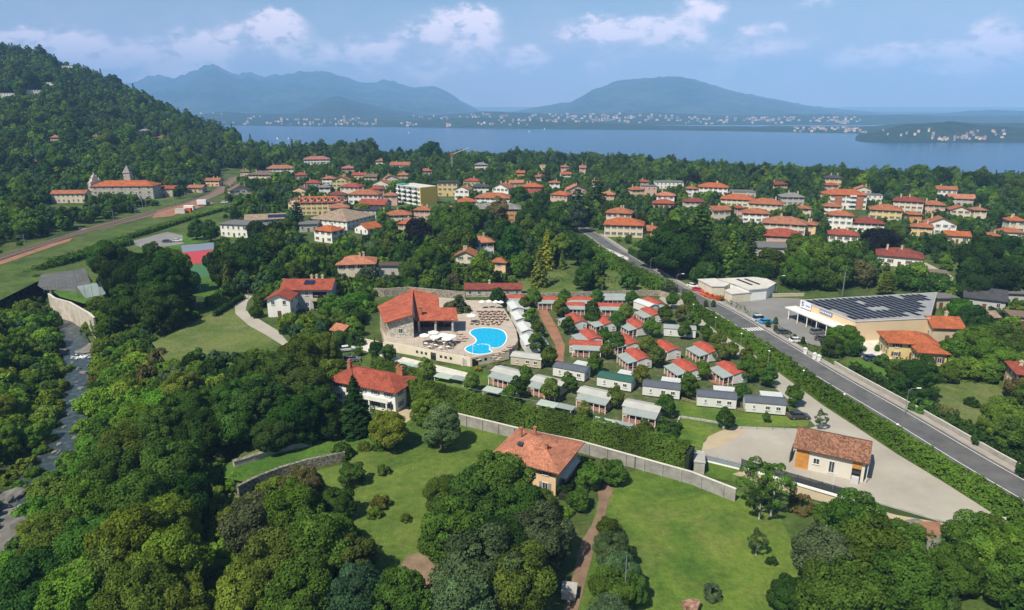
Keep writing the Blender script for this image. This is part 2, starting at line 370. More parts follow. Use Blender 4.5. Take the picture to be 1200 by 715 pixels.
def build_lake():
    m, N, L, B = ntree('lake_water'); B.inputs['Base Color'].default_value = (.010, .055, .12, 1); B.inputs['Roughness'].default_value = .22; B.inputs['IOR'].default_value = 1.33
    tc = N.new('ShaderNodeTexCoord'); mp = N.new('ShaderNodeMapping'); mp.inputs['Scale'].default_value = (.012, .02, 1); L.new(tc.outputs['Object'], mp.inputs[0])
    nz = N.new('ShaderNodeTexNoise'); nz.inputs['Scale'].default_value = 1; nz.inputs['Detail'].default_value = 8; L.new(mp.outputs[0], nz.inputs['Vector'])
    b = N.new('ShaderNodeBump'); b.inputs['Strength'].default_value = .6; b.inputs['Distance'].default_value = 6; L.new(nz.outputs['Fac'], b.inputs['Height']); L.new(b.outputs[0], B.inputs['Normal'])
    mb = MB(); mb.face([(-9000, 700, -85), (9000, 700, -85), (9000, 7000, -85), (-9000, 7000, -85)])
    tag(mb.build('lake', m), 'calm blue lake beyond the town', kind='structure')
build_lake()

def fbm(x, y, oct=5, s=1.0, seed=0):
    rng = np.random.RandomState(seed); out = 0; a = 1.0; tot = 0
    for k in range(oct):
        for _ in range(3):
            th = rng.rand() * 6.28; ph = rng.rand() * 6.28
            u = (x * math.cos(th) + y * math.sin(th)) * s * 2 ** k
            out = out + a * np.sin(u + ph + 1.3 * np.sin((x * math.sin(th) - y * math.cos(th)) * s * 2 ** k * .7 + ph * 2)); tot += a
        a *= .5
    return out / tot
def hill_mat(name, c1, c2, scale):
    m, N, L, B = ntree(name); B.inputs['Roughness'].default_value = 1; B.inputs['Specular IOR Level'].default_value = 0
    tc = N.new('ShaderNodeTexCoord'); a = N.new('ShaderNodeTexNoise'); a.inputs['Scale'].default_value = scale; a.inputs['Detail'].default_value = 9; a.inputs['Roughness'].default_value = .75
    L.new(tc.outputs['Object'], a.inputs['Vector'])
    r = N.new('ShaderNodeValToRGB'); r.color_ramp.elements[0].position = .4; r.color_ramp.elements[1].position = .65; r.color_ramp.elements[0].color = c4(c1); r.color_ramp.elements[1].color = c4(c2)
    L.new(a.outputs['Fac'], r.inputs[0]); L.new(r.outputs[0], B.inputs['Base Color'])
    b = N.new('ShaderNodeBump'); b.inputs['Strength'].default_value = 1; b.inputs['Distance'].default_value = .3 / scale; L.new(a.outputs['Fac'], b.inputs['Height']); L.new(b.outputs[0], B.inputs['Normal'])
    return m
FAR_H = {}
def ridge(name, label, pts, Y, front, back, base=-88, seed=0, amp=.16, c1=(.02, .045, .02), c2=(.05, .08, .035), sc=.004, rough_m=10, nx=360, nyf=46, slant=0):
    """land whose skyline follows pts (photo pixels) at ground distance Y, sloping to the water in front and away behind"""
    px = np.array([p[0] for p in pts], float); py = np.array([p[1] for p in pts], float)
    tt, zz = [], []
    for a, b in zip(px, py):
        d = ray(a, b); tt.append(d.x / d.y); zz.append(d.z / d.y)
    ts = np.linspace(min(tt), max(tt), nx); el = np.interp(ts, tt, zz)
    Yr = Y * (1 + slant * ts)
    zr = CAMZ + Yr * el
    zr = zr + (zr - base) * .03 * fbm(ts * 40, ts * 7, 5, 1.0, seed + 3)
    g = np.concatenate([np.linspace(0, 1, nyf), np.linspace(1, 2, 16)[1:]])
    T, G = np.meshgrid(ts, g)
    YR = np.broadcast_to(Yr, T.shape)
    YY = np.where(G <= 1, YR - front * (1 - G), YR + back * (G - 1)); X = T * YY
    ZR = np.broadcast_to(zr, T.shape)
    n1 = fbm(X / Y * 9, YY / Y * 9, 6, 1.0, seed)
    prof = np.where(G <= 1, np.sin(np.clip(G, 0, 1) * math.pi / 2) ** 1.15, np.cos((G - 1) * math.pi / 2))
    H = (ZR - base) * prof * (1 + amp * n1 * 2.2 * np.where(G <= 1, np.sin(np.clip(G, 0, 1) * math.pi), 0))
    H = H + rough_m * fbm(X / 60, YY / 60, 3, 1.0, seed + 5) * (G > .03) * (G < 1.9) * np.clip(H / 40, 0, 1)
    Z = base + np.maximum(H, 0)
    V = np.stack([X, YY, Z], -1).reshape(-1, 3); nr, nc = X.shape
    i = np.arange(nr - 1)[:, None] * nc + np.arange(nc - 1)[None]
    F = np.stack([i, i + 1, i + nc + 1, i + nc], -1).reshape(-1, 4)
    o = np_mesh(name, V, F, hill_mat(name + '_cover', c1, c2, sc), smooth=False)
    tag(o, label, kind='structure'); FAR_H[label] = (X, YY, Z); return o
ridge('mountains', 'blue mountain range on the left beyond the lake', [(-500,120),(-200,118),(60,112),(130,104),(156,98),(172,90),(188,89),(205,92),(222,85),(240,77),(250,76),(262,82),(278,88),(292,86),(305,90),(330,88),(350,84),(372,84),(388,86),(400,90),(420,97),(438,98),(450,94),(465,98),(480,103),(508,102),(522,108),(540,120),(560,130),(585,133),(620,136)],
      13500, 5200, 3000, seed=3, amp=.4, sc=.0016, rough_m=60, c1=(.012,.04,.02), c2=(.09,.12,.07))
ridge('mountains', 'broad blue mountain right of centre beyond the lake', [(560,136),(600,132),(640,124),(670,120),(692,110),(715,103),(735,99),(755,97),(775,94.5),(792,93),(808,94.5),(828,98.5),(855,106),(880,111),(905,116),(930,121),(950,125),(990,129),(1040,133),(1080,135),(1110,137),(1170,140)],
      12000, 4600, 3000, seed=9, amp=.24, sc=.0016, rough_m=26, c1=(.012,.04,.02), c2=(.09,.12,.07))
ridge('hills', 'low dark hill in front of the left mountains', [(240,140),(300,138),(340,133),(365,124),(385,114),(397,112),(410,117),(428,121),(450,127),(475,131),(500,136),(540,141)],
      8200, 2400, 1500, seed=14, amp=.15, sc=.003, rough_m=12)
ridge('hills', 'faint far hill on the right skyline', [(960,136),(1060,134),(1110,133),(1135,130),(1160,129),(1200,130),(1300,133),(1500,138)],
      9800, 2500, 1500, seed=19, amp=.12, sc=.003, rough_m=10)
ridge('hills', 'rolling wooded hills behind the far shore', [(180,146),(230,134),(262,131),(290,133),(330,134),(370,134),(420,137),(470,136),(520,135),(560,132),(590,131),(640,134),(700,134),(760,132),(800,133),(850,136),(900,135),(960,134),(1000,135.5),(1050,135),(1120,136),(1400,135)],
      6700, 1500, 900, seed=24, amp=.10, sc=.006, rough_m=9)
ridge('shore_land', 'low wooded far shore of the lake', [(100,147),(240,142),(290,142),(330,140),(400,142),(440,141),(470,142),(520,140),(570,138),(620,140),(680,143),(720,145),(780,148),(850,149),(900,149),(900,148),(960,149),(1010,149),(1060,146),(1120,145),(1300,145)],
      5000, 560, 500, seed=31, amp=.1, sc=.01, rough_m=9, slant=-.32, c1=(.018,.04,.018))
ridge('headland', 'dark wooded headland on the right side of the lake', [(1002,163),(1012,161),(1022,157),(1035,154),(1046,150),(1060,147),(1080,147),(1110,144),(1130,145),(1150,148),(1175,149),(1200,150),(1260,148),(1400,143),(1600,140)],
      3150, 330, 800, seed=37, amp=.3, sc=.02, rough_m=16, c1=(.012,.03,.012), c2=(.04,.06,.022), nx=300)

def far_town():
    """the scattered houses of the far shore towns"""
    rng = random.Random(5); mb = MB()
    spots = []
    def cl(px0, px1, py0, py1, n): spots.extend([(rng.uniform(px0, px1), rng.uniform(py0, py1)) for _ in range(n)])
    cl(330,365,139,147,16); cl(368,405,140,147,18); cl(400,440,136,147,30); cl(470,490,144,148,8); cl(520,530,143,149,8); cl(620,740,134,144,80); cl(560,620,141,147,20)
    cl(700,800,135,145,36); cl(800,870,138,146,30); cl(880,930,138,145,24); cl(930,1015,150,157,60); cl(970,1000,138,147,20); cl(1030,1180,152,163,26); cl(1125,1160,160,164,16); cl(1090,1120,161,165,12); cl(550,600,133,139,12); cl(215,262,130,138,12); cl(262,330,137,146,16)
    cl(870,1010,138,143,34); cl(480,560,136,140,14)
    G = [FAR_H[k] for k in ('low wooded far shore of the lake', 'rolling wooded hills behind the far shore', 'dark wooded headland on the right side of the lake')]
    P = []
    for X, Y, Z in G:
        dep = Y * CP + (CAMZ - Z) * SP
        P.append((600 + FPX * X / dep, 357.5 - FPX * (Y * SP + (Z - CAMZ) * CP) / dep, X, Y, Z, dep))
    for (a, b) in spots:
        best = None
        for (U, Vv, X, Y, Z, dep) in P:
            h = Y.shape[0]
            D = ((U - a) ** 2 + ((Vv - b) * 2) ** 2)[:46]
            k = np.unravel_index(np.argmin(D), D.shape)
            if D[k] < 9 and Z[k] > -84 and (best is None or Y[k] < best[1]): best = (X[k], Y[k], Z[k])
        if best is None: continue
        x, y, z = best; s = y / 5000.0
        w = rng.uniform(9, 20) * (s ** 1.1); d = rng.uniform(8, 12) * s; h = rng.uniform(6, 10) * s ** .7; rz = rng.uniform(-.6, .6); hh = h + 10
        wm = rng.choice([0, 0, 1, 2])
        mb.box(x, y, z + h / 2 - 1, w, d, h + 6, rz, wm)
        c, q = math.cos(rz), math.sin(rz); t = z + h + 2
        f = lambda X, Y, Z: (x + X * c - Y * q, y + X * q + Y * c, Z)
        w2, d2 = w / 2 + .5, d / 2 + .5
        A = [f(-w2, -d2, t), f(w2, -d2, t), f(w2, d2, t), f(-w2, d2, t)]; r0, r1 = f(-w2 * .6, 0, t + 2.6), f(w2 * .6, 0, t + 2.6)
        for fc in ([A[0], A[1], r1, r0], [A[1], A[2], r1], [A[2], A[3], r0, r1], [A[3], A[0], r0]): mb.face(fc, 3)
    o = mb.build('far_town', [mat('far_white', (.30,.29,.27), .8), mat('far_cream', (.66,.58,.44), .8), mat('far_pink', (.62,.45,.36), .8), mat('far_roof', (.36,.15,.09), .9)])
    tag(o, 'tiny pale houses scattered along the far shore of the lake', kind='stuff')
far_town()

def build_haze():
    mb = MB(); mb.b3(-16000, -900, -99, 16000, 18500, 1060)
    m = bpy.data.materials.new('haze_air'); m.use_nodes = True; N = m.node_tree.nodes; L = m.node_tree.links; N.clear()
    o = N.new('ShaderNodeOutputMaterial'); v = N.new('ShaderNodeVolumePrincipled')
    v.inputs['Color'].default_value = (.33, .60, 1.0, 1); v.inputs['Density'].default_value = HAZE; v.inputs['Anisotropy'].default_value = -0.2
    L.new(v.outputs[0], o.inputs['Volume'])
    tag(mb.build('haze', m), 'thin blue summer haze over the lake', kind='stuff')
HAZE = 1.1e-4
build_haze()
# ------------------------------------------------------------------ foliage meshes
LEAF = leaf_mat('foliage')
BARK = mat('bark', (.10, .075, .05), .9, .3, 4, bump=.6, bscale=20)
PALE_BARK = mat('pale_bark', (.42, .40, .36), .8, .25, 3)
def quads(P, Nn, size, rng, aspect=1.0, bend=0):
    """one quad per point, facing roughly along its normal"""
    n = len(P); Nn = Nn / np.maximum(np.linalg.norm(Nn, axis=1, keepdims=True), 1e-6)
    h = rng.normal(size=(n, 3)); A = np.cross(Nn, h); A /= np.maximum(np.linalg.norm(A, axis=1, keepdims=True), 1e-6); B = np.cross(Nn, A)
    s = (size * rng.uniform(.55, 1.35, n))[:, None] * .5
    A = A * s * aspect; B = B * s
    V = np.stack([P - A * 1.0 - B * .45, P + A * .25 - B * 1.05, P + A * 1.05 + B * .35, P - A * .3 + B * 1.0], 1).reshape(-1, 3)
    F = np.arange(4 * n).reshape(-1, 4)
    return V, F
def sphere_pts(n, rng, lo=-1.0):
    z = rng.uniform(lo, 1, n); a = rng.uniform(0, 2 * math.pi, n); r = np.sqrt(np.maximum(0, 1 - z * z))
    return np.stack([r * np.cos(a), r * np.sin(a), z], 1)
def lobes_round(rng, n, zh=1.0, zc=1.15, pear=0.0, rl=(.26, .44), inner=.72):
    C = []; R = []
    k = 0
    while len(C) < n and k < 9000:
        k += 1
        d = sphere_pts(1, rng, -.75)[0]; q = inner * rng.uniform(.68, 1.26)
        w = 1 - pear * max(0, d[2])
        c = np.array([d[0] * q * w, d[1] * q * w, d[2] * q * zh]); r = rng.uniform(rl[0] * .72, rl[1] * 1.08) * (1 - .25 * pear * max(0, d[2]))
        if all(np.linalg.norm(c - c2) > .50 * (r + r2) for c2, r2 in zip(C, R)) or k > 4000: C.append(c); R.append(r)
    C = np.array(C); C[:, 2] += zc
    return C, np.array(R)
def lobed_crown(seed, n_lobes, leaves, leaf, zh=1.0, zc=1.15, pear=0, rl=(.26, .44), inner=.72, lean=0, jit=.5, squash=.9, sub=True):
    rng = np.random.RandomState(seed); C, R = lobes_round(rng, n_lobes, zh, zc, pear, rl, inner)
    w = R ** 2; w = w / w.sum(); idx = rng.choice(len(C), leaves, p=w)
    d = sphere_pts(leaves, rng); ctr = np.array([0, 0, zc])
    out = C[idx] - ctr; out /= np.maximum(np.linalg.norm(out, axis=1, keepdims=True), 1e-6)
    flip = (d * out).sum(1) < -.25; d[flip] *= -1
    # secondary bumps on each lobe so that its outline is uneven
    rr = R[idx]
    if sub:
        B = sphere_pts(14, rng); dots = d @ B.T; bump = dots.max(1); rr = rr * (1 + .55 * (bump - .8))
    rad = rr * np.where(rng.rand(leaves) < .75, rng.uniform(.88, 1.06, leaves), rng.uniform(.5, .95, leaves))
    P = C[idx] + d * rad[:, None] * np.array([1, 1, squash])
    Nn = d + rng.normal(size=(leaves, 3)) * jit * .95 + np.array([0, 0, .15])
    lob = rng.rand(len(C))
    v = np.clip(.5 * lob[idx] + .5 * rng.rand(leaves), 0, 1)
    P[:, 0] += lean * (P[:, 2] / (zc + zh)) ** 2
    V, F = quads(P, Nn, leaf, rng); return V, F, np.repeat(v, 4)
def cone_crown(seed, tiers, leaves, leaf, h=5.0, r0=1.0, droop=.25, gap=.0, zb=.35, dens=1.0, plate=False):
    """conifer: whorls of branches, each a flattened spray"""
    rng = np.random.RandomState(seed); P = []; Nn = []; vv = []
    per = leaves // tiers
    for t in range(tiers):
        f = t / (tiers - 1.0); z = zb + (h - zb) * f; r = r0 * (1 - f) ** .82 + .05
        if plate: r = r0 * (1 - f * .9) ** .6 * rng.uniform(.75, 1.1)
        nb = max(4, int((9 if not plate else 6) * (1 - f * .6))); k = max(30, int(per * (r / r0) * 1.5)); off = rng.rand() * 6.28
        for b in range(nb):
            a = off + b * 2 * math.pi / nb + rng.normal() * .16; rb = r * rng.uniform(.78, 1.1); m = k // nb
            s = rng.rand(m) ** .6; wdt = (.32 if not plate else .42) * rb * (1 - .55 * s) + .03
            l = rng.uniform(-1, 1, m) * wdt
            x = np.cos(a) * s * rb - np.sin(a) * l; y = np.sin(a) * s * rb + np.cos(a) * l
            zz = z - droop * s ** 1.5 * rb - np.abs(l) * .3 + rng.normal(size=m) * .03 * (h / tiers * 3)
            P.append(np.stack([x, y, zz], 1)); nn = np.stack([np.cos(a) * (.5 if not plate else .12) * np.ones(m), np.sin(a) * (.5 if not plate else .12) * np.ones(m), np.ones(m)], 1) + rng.normal(size=(m, 3)) * .4; Nn.append(nn)
            vv.append(np.clip(rng.rand() * .5 + rng.rand(m) * .5, 0, 1))
    P = np.concatenate(P); Nn = np.concatenate(Nn); v = np.concatenate(vv)
    V, F = quads(P, Nn, leaf, rng); return V, F, np.repeat(v, 4)
def column_crown(seed, leaves, leaf, h=6.0, zb=.3, r0=1.0):
    rng = np.random.RandomState(seed); f = rng.rand(leaves); a = rng.rand(leaves) * 2 * math.pi
    r = r0 * np.sin(np.clip(f, .02, 1) ** .75 * math.pi * .97 + .03) ** .55 * (1 + .13 * np.sin(a * 5 + f * 17) + .1 * np.sin(a * 3 - f * 29)) * rng.uniform(.78, 1.03, leaves)
    P = np.stack([r * np.cos(a), r * np.sin(a), zb + f * (h - zb)], 1); Nn = np.stack([np.cos(a), np.sin(a), .35 + 0 * a], 1) + rng.normal(size=(leaves, 3)) * .35
    V, F = quads(P, Nn, leaf, rng); v = np.clip(.5 + .35 * np.sin(a * 5 + f * 17) + .3 * (rng.rand(leaves) - .5), 0, 1)
    return V, F, np.repeat(v, 4)
CROWN = {}
def reg(kind, lod, seed, tup):
    V, F, v = tup; me = np_mesh('crown', V, F, LEAF, v, link=False); CROWN.setdefault((kind, lod), []).append(me)
def trunk_mesh(kind, seed):
    rng = random.Random(seed); mb = MB()
    if kind in ('round', 'oval', 'birch', 'open'):
        top = 1.5 if kind == 'birch' else 1.25; r = .055 if kind == 'birch' else .095
        pts = [(0, 0, -.15), (rng.uniform(-.03, .03), rng.uniform(-.03, .03), .4), (rng.uniform(-.06, .06), rng.uniform(-.06, .06), top)]
        mb.tube(pts[0], pts[1], r * 1.25, r, 9, caps=False); mb.tube(pts[1], pts[2], r, r * .45, 9, caps=False)
        for k in range(7):
            a = k * 2.4 + rng.random(); z0 = rng.uniform(.55, 1.0); L = rng.uniform(.4, .62)
            p = Vector(pts[1]).lerp(Vector(pts[2]), (z0 - .4) / (top - .4)); q = p + Vector((math.cos(a) * L * .8, math.sin(a) * L * .8, L * .8))
            mb.tube(p, q, r * .4, r * .12, 6, caps=False)
    elif kind == 'camp': mb.tube((0, 0, -.1), (0, 0, 1.3), .06, .04, 8, caps=False); mb.tube((0,0,.7),(.3,.1,1.3),.03,.015,5); mb.tube((0,0,.7),(-.25,-.2,1.3),.03,.015,5)
    elif kind == 'cone': mb.tube((0, 0, -.1), (0, 0, 4.8), .09, .02, 8, caps=False)
    elif kind == 'cedar': mb.tube((0, 0, -.1), (.03, 0, 2.4), .10, .03, 8, caps=False)
    else: mb.tube((0, 0, -.1), (0, 0, 1.0), .09, .06, 8, caps=False)
    me = mb.build('trunk', PALE_BARK if kind == 'birch' else BARK, smooth=True); m = me.data; bpy.data.objects.remove(me); return m
def make_crowns():
    for s in range(5): reg('round', 2, s, lobed_crown(100 + s, 46, 21000, .062, zh=.92 + .06 * s, zc=1.12, pear=.1 * (s % 3)))
    for s in range(4): reg('round', 1, s, lobed_crown(200 + s, 30, 5600, .105, zh=.95 + .06 * s, zc=1.1, pear=.12 * (s % 3), rl=(.28, .46)))
    for s in range(4): reg('round', 0, s, lobed_crown(300 + s, 18, 1100, .21, zh=.95 + .07 * s, zc=1.05, pear=.1 * (s % 3), rl=(.32, .5), inner=.66))
    for s in range(3): reg('oval', 2, s, lobed_crown(120 + s, 56, 23000, .062, zh=1.45, zc=1.6, pear=.35, rl=(.24, .42)))
    for s in range(3): reg('oval', 1, s, lobed_crown(220 + s, 36, 6000, .11, zh=1.45, zc=1.6, pear=.4, rl=(.28, .44)))
    for s in range(2): reg('oval', 0, s, lobed_crown(320 + s, 22, 1200, .22, zh=1.4, zc=1.5, pear=.4, rl=(.3, .48), inner=.66))
    for s in range(3): reg('open', 2, s, lobed_crown(140 + s, 60, 15000, .055, zh=1.0, zc=1.15, rl=(.13, .27), inner=.78))
    for s in range(2): reg('birch', 2, s, lobed_crown(160 + s, 34, 6500, .06, zh=1.35, zc=1.9, pear=.3, rl=(.16, .3)))
    for s in range(3): reg('camp', 1, s, lobed_crown(240 + s, 20, 3600, .12, zh=1.12, zc=1.45, pear=.25, rl=(.28, .46), inner=.62))
    for s in range(3): reg('shrub', 2, s, lobed_crown(180 + s, 24, 6000, .09, zh=.62, zc=.45, rl=(.26, .44)))
    for s in range(2): reg('shrub', 1, s, lobed_crown(280 + s, 16, 1800, .16, zh=.62, zc=.42, rl=(.3, .46)))
    for s in range(3): reg('cone', 1, s, cone_crown(400 + s, 20, 5200, .17, h=5.0, droop=.35))
    for s in range(2): reg('cone', 0, s, cone_crown(420 + s, 12, 1100, .36, h=4.6, droop=.35))
    for s in range(2): reg('cone', 2, s, cone_crown(430 + s, 30, 17000, .10, h=4.2, droop=.45))
    for s in range(2): reg('cedar', 1, s, cone_crown(440 + s, 9, 5200, .14, h=2.5, r0=1.0, droop=.08, zb=.75, plate=True))
    for s in range(2): reg('cedar', 0, s, cone_crown(450 + s, 7, 1200, .26, h=2.5, r0=1.0, droop=.08, zb=.75, plate=True))
    for s in range(2): reg('column', 1, s, column_crown(460 + s, 3200, .26, h=6.2))
    reg('column', 0, 0, column_crown(470, 700, .5, h=6.0))
make_crowns()
TRUNK = {k: [trunk_mesh(k, i) for i in range(2)] for k in ('round', 'birch', 'camp', 'cone', 'cedar', 'column')}
for k in ('oval', 'open'): TRUNK[k] = TRUNK['round']
TOPZ = {'round': 2.05, 'oval': 3.0, 'open': 2.15, 'birch': 3.2, 'camp': 2.5, 'shrub': 1.05, 'cone': 5.0, 'cedar': 2.5, 'column': 6.2}
MIDZ = {'round': 1.1, 'oval': 1.6, 'open': 1.15, 'birch': 1.9, 'camp': 1.45, 'shrub': .45, 'cone': 1.6, 'cedar': 1.5, 'column': 3.0}
TONE = {'fresh': (.085, .165, .022), 'dark': (.019, .046, .010), 'mid': (.038, .082, .013), 'bright': (.070, .140, .018), 'yellow': (.16, .17, .022), 'olive': (.056, .092, .016),
        'blue': (.030, .064, .030), 'purple': (.018, .016, .016), 'deep': (.032, .070, .014), 'lime': (.10, .16, .022), 'brown': (.085, .085, .035), 'grey': (.046, .080, .036), 'moss': (.088, .135, .018)}
TONE = {k: tuple(c * f_ * (1.38 if k in ('dark', 'deep', 'mid', 'blue', 'grey', 'olive') else 1.2) for c, f_ in zip(v, (1.1, 1, .9))) if k != 'purple' else v for k, v in TONE.items()}
WORDS = {'fresh': 'fresh green', 'dark': 'dark green', 'mid': 'mid green', 'bright': 'bright green', 'yellow': 'golden yellow', 'olive': 'olive green', 'blue': 'blue-green', 'purple': 'dark purple', 'deep': 'deep green', 'lime': 'lime green', 'brown': 'brownish', 'grey': 'grey-green', 'moss': 'mossy green'}
KWORD = {'round': 'rounded broadleaf tree', 'oval': 'tall domed broadleaf tree', 'open': 'loose-crowned broadleaf tree', 'birch': 'slim pale-trunked tree', 'camp': 'young clipped tree', 'shrub': 'low bushy shrub', 'cone': 'pointed conifer', 'cedar': 'layered cedar', 'column': 'narrow column cypress'}
KNAME = {'round': 'broadleaf_tree', 'oval': 'broadleaf_tree', 'open': 'broadleaf_tree', 'birch': 'birch_tree', 'camp': 'young_tree', 'shrub': 'shrub', 'cone': 'conifer_tree', 'cedar': 'cedar_tree', 'column': 'cypress_tree'}
KCAT = {'round': 'tree', 'oval': 'tree', 'open': 'tree', 'birch': 'birch', 'camp': 'young tree', 'shrub': 'shrub', 'cone': 'conifer', 'cedar': 'cedar', 'column': 'cypress'}
TREES = []           # every single tree: dict(kind, p, r, k, tone, label)
trng = random.Random(77)
def plant(kind, p, r, tone='mid', k=1.0, label=None, lod=None, group=None, parts=True):
    TREES.append(dict(kind=kind, p=Vector(p), r=r, k=k, tone=tone, label=label, lod=lod, group=group, parts=parts))
def tree_px(kind, cx, cyy, rpx, tone='mid', k=1.0, label=None, **kw):
    """the crown's middle stands at photo pixel (cx, cyy) with radius rpx"""
    r = 3.0
    for _ in range(6):
        z = MIDZ[kind] * r * k; p = at(cx, cyy, z); g = gh(p.x, p.y); p = at(cx, cyy, z + g); r = .93 * rpx * depth_of(p) / FPX
    g = gh(p.x, p.y); plant(kind, (p.x, p.y, g), r, tone, k, label, **kw)
def emit_tree(t):
    dep = max(20, depth_of(t['p'])); rp = t['r'] * FPX / dep
    lod = t['lod'] if t['lod'] is not None else (2 if rp > 17 else 1 if rp > 6.0 else 0)
    key = (t['kind'], lod)
    for q in (lod, 2, 1, 0):
        if (t['kind'], q) in CROWN: key = (t['kind'], q); break
    if lod == 0 and (t['kind'], 0) in CROWN: key = (t['kind'], 0)
    if lod == 0 and (t['kind'], 0) not in CROWN and (t['kind'], 1) in CROWN: key = (t['kind'], 1)
    me = trng.choice(CROWN[key]); rz = trng.uniform(0, 6.28); s = t['r']; base = TONE[t['tone']]
    col = tuple(c * trng.uniform(.85, 1.15) for c in base) + (1,)
    sc = (s * trng.uniform(.94, 1.06), s * trng.uniform(.94, 1.06), s * t['k'])
    if rp < 5 or not t['parts'] or t['kind'] == 'shrub':
        o = bpy.data.objects.new(KNAME[t['kind']], me); COL.objects.link(o); o.location = t['p']; o.rotation_euler.z = rz; o.scale = sc; o.color = col
        tag(o, t['label'], KCAT[t['kind']], t['group']); return o
    e = empty(KNAME[t['kind']], t['p'], rz, t['label'], KCAT[t['kind']], t['group'])
    c = bpy.data.objects.new('crown', me); COL.objects.link(c); c.parent = e; c.scale = sc; c.color = col
    tr = bpy.data.objects.new('trunk', trng.choice(TRUNK[t['kind']])); COL.objects.link(tr); tr.parent = e; tr.scale = sc
    return e

def leafy_box(name, path, w, h, label, tone='mid', leaf=.28, dens=26, cat='hedge', group=None, lumpy=.25, top_only=False, seed=0):
    """clipped or wild hedge: woody core with a leafy skin along a path of ground points"""
    rng = np.random.RandomState(seed + 11); P = []; Nn = []; core = MB(); s_acc = 0
    for a, b in zip(path[:-1], path[1:]):
        a = np.array(a[:2] if len(a) < 3 else a, float); b = np.array(b[:2] if len(b) < 3 else b, float)
        za = gh(a[0], a[1]); zb_ = gh(b[0], b[1]); d = b[:2] - a[:2]; L = np.hypot(*d); d = d / L; nrm = np.array([-d[1], d[0]])
        m = (a[:2] + b[:2]) / 2
        core.box(m[0], m[1], (za + zb_) / 2 + (h - .5) / 2 - .2, L + w * .3, max(.3, w - .9), max(.4, h - .5), math.atan2(d[1], d[0]))
        for side in (-1, 0, 1):
            area = L * (w if side == 0 else h); n = int(area * dens); u = rng.rand(n) * L; q = rng.rand(n)
            lump = lumpy * (np.sin((u + s_acc) * 1.7 + side * 2) + .7 * np.sin((u + s_acc) * .63 + 1 + q * 3) + .6 * np.sin((u + s_acc) * 3.9 + q * 9)) + rng.normal(size=n) * .1
            if side == 0:
                off = (q - .5) * w; z = h + lump * .8 - .25 * (np.abs(q - .5) * 2) ** 4; nn = np.tile([0, 0, 1.0], (n, 1))
            else:
                off = side * (w / 2 + lump * .55 - .18 * q); z = q * h; nn = np.tile([nrm[0] * side, nrm[1] * side, .35], (n, 1))
            x = a[0] + d[0] * u + nrm[0] * off; y = a[1] + d[1] * u + nrm[1] * off
            P.append(np.stack([x, y, za + (zb_ - za) * u / L + z], 1)); Nn.append(nn + rng.normal(size=(n, 3)) * .45)
        s_acc += L
    P = np.concatenate(P); Nn = np.concatenate(Nn); V, F = quads(P, Nn, leaf, rng)
    c0 = P[0].copy(); c0[2] = gh(c0[0], c0[1])
    e = empty(name, (0, 0, 0), 0, label, cat, group)
    c = core.build('branches', mat('hedge_wood', (.018, .026, .010), .95), e)
    v = np.clip(.5 + .25 * np.sin(P[:, 0] * .5) + .4 * (rng.rand(len(P)) - .5), 0, 1)
    f = np_mesh('leaves', V, F, LEAF, np.repeat(v, 4)); f.parent = e; f.color = TONE[tone] + (1,) if isinstance(tone, str) else tuple(tone) + (1,)
    return e
# ------------------------------------------------------------------ roads, yards, lawns (sheets)
def sheet(name, pix, m, label, z=.02, zp=0.0, kind='structure', skirt=0, pts=None):
    P = pts if pts is not None else [at(x, y, zp) for x, y in pix]
    mb = MB()
    mb.face([(p[0], p[1], zp + z) for p in P])
    if skirt: mb = MB(); mb.prism([(p[0], p[1]) for p in P], zp - skirt, zp + z)
    o = mb.build(name, m)
    # keep the face pointing up
    if not skirt and o.data.polygons[0].normal.z < 0: o.data.flip_normals()
    return tag(o, label, kind=kind)
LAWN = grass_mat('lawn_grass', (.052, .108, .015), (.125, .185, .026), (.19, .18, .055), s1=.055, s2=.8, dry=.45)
LAWN2 = grass_mat('darker_lawn', (.045, .095, .015), (.115, .165, .028), (.15, .15, .045), s1=.055, s2=.7, dry=.5)  # slightly darker turf than the other lawn
VIVID = grass_mat('vivid_grass', (.050, .115, .016), (.085, .160, .022), None, s1=.08, s2=.9)
MEADOW = grass_mat('meadow_grass', (.070, .115, .022), (.135, .165, .045), (.21, .19, .10), s1=.07, s2=1.2, dry=.5, fine=2.0, bump=1)
ROUGH = grass_mat('rough_grass', (.035, .070, .014), (.085, .125, .026), (.15, .15, .06), s1=.06, s2=.5, dry=.35, fine=1.2, bump=1)
GRAVEL = mat('gravel', (.335, .305, .25), .95, .10, .10, bump=.25, bscale=14, col2=(.395, .36, .30), detail=10)
SANDY = mat('sandy_path', (.40, .32, .21), .95, .12, .3, bump=.25, bscale=10, detail=8)
DIRT = mat('red_earth', (.26, .13, .075), .95, .25, .3, bump=.4, bscale=6, detail=8)
EARTH = mat('brown_earth', (.20, .14, .09), .95, .3, .4, bump=.5, bscale=6, detail=8)
ASPH = mat('asphalt', (.085, .085, .087), .9, .12, .22, col2=(.135, .132, .125), detail=10, bump=.1, bscale=30)
ASPH2 = mat('car_park_asphalt', (.19, .18, .17), .9, .10, .1, col2=(.23, .22, .205), detail=10)
PAVE = mat('pavement_slabs', (.30, .265, .225), .9, .12, .4, col2=(.36, .32, .28), detail=8)
PAINT = mat('road_paint', (.70, .69, .66), .7, .15, 3)
CONC = mat('concrete', (.36, .345, .31), .9, .22, .7, detail=9, bump=.15, bscale=9)
PALEC = mat('pale_concrete', (.56, .53, .46), .88, .15, .6, detail=9)
WHITE = mat('white_paint', (.78, .77, .73), .7, .07, .8)
METALG = mat('galvanised_metal', (.34, .35, .35), .45, .1, 3, metal=.6)
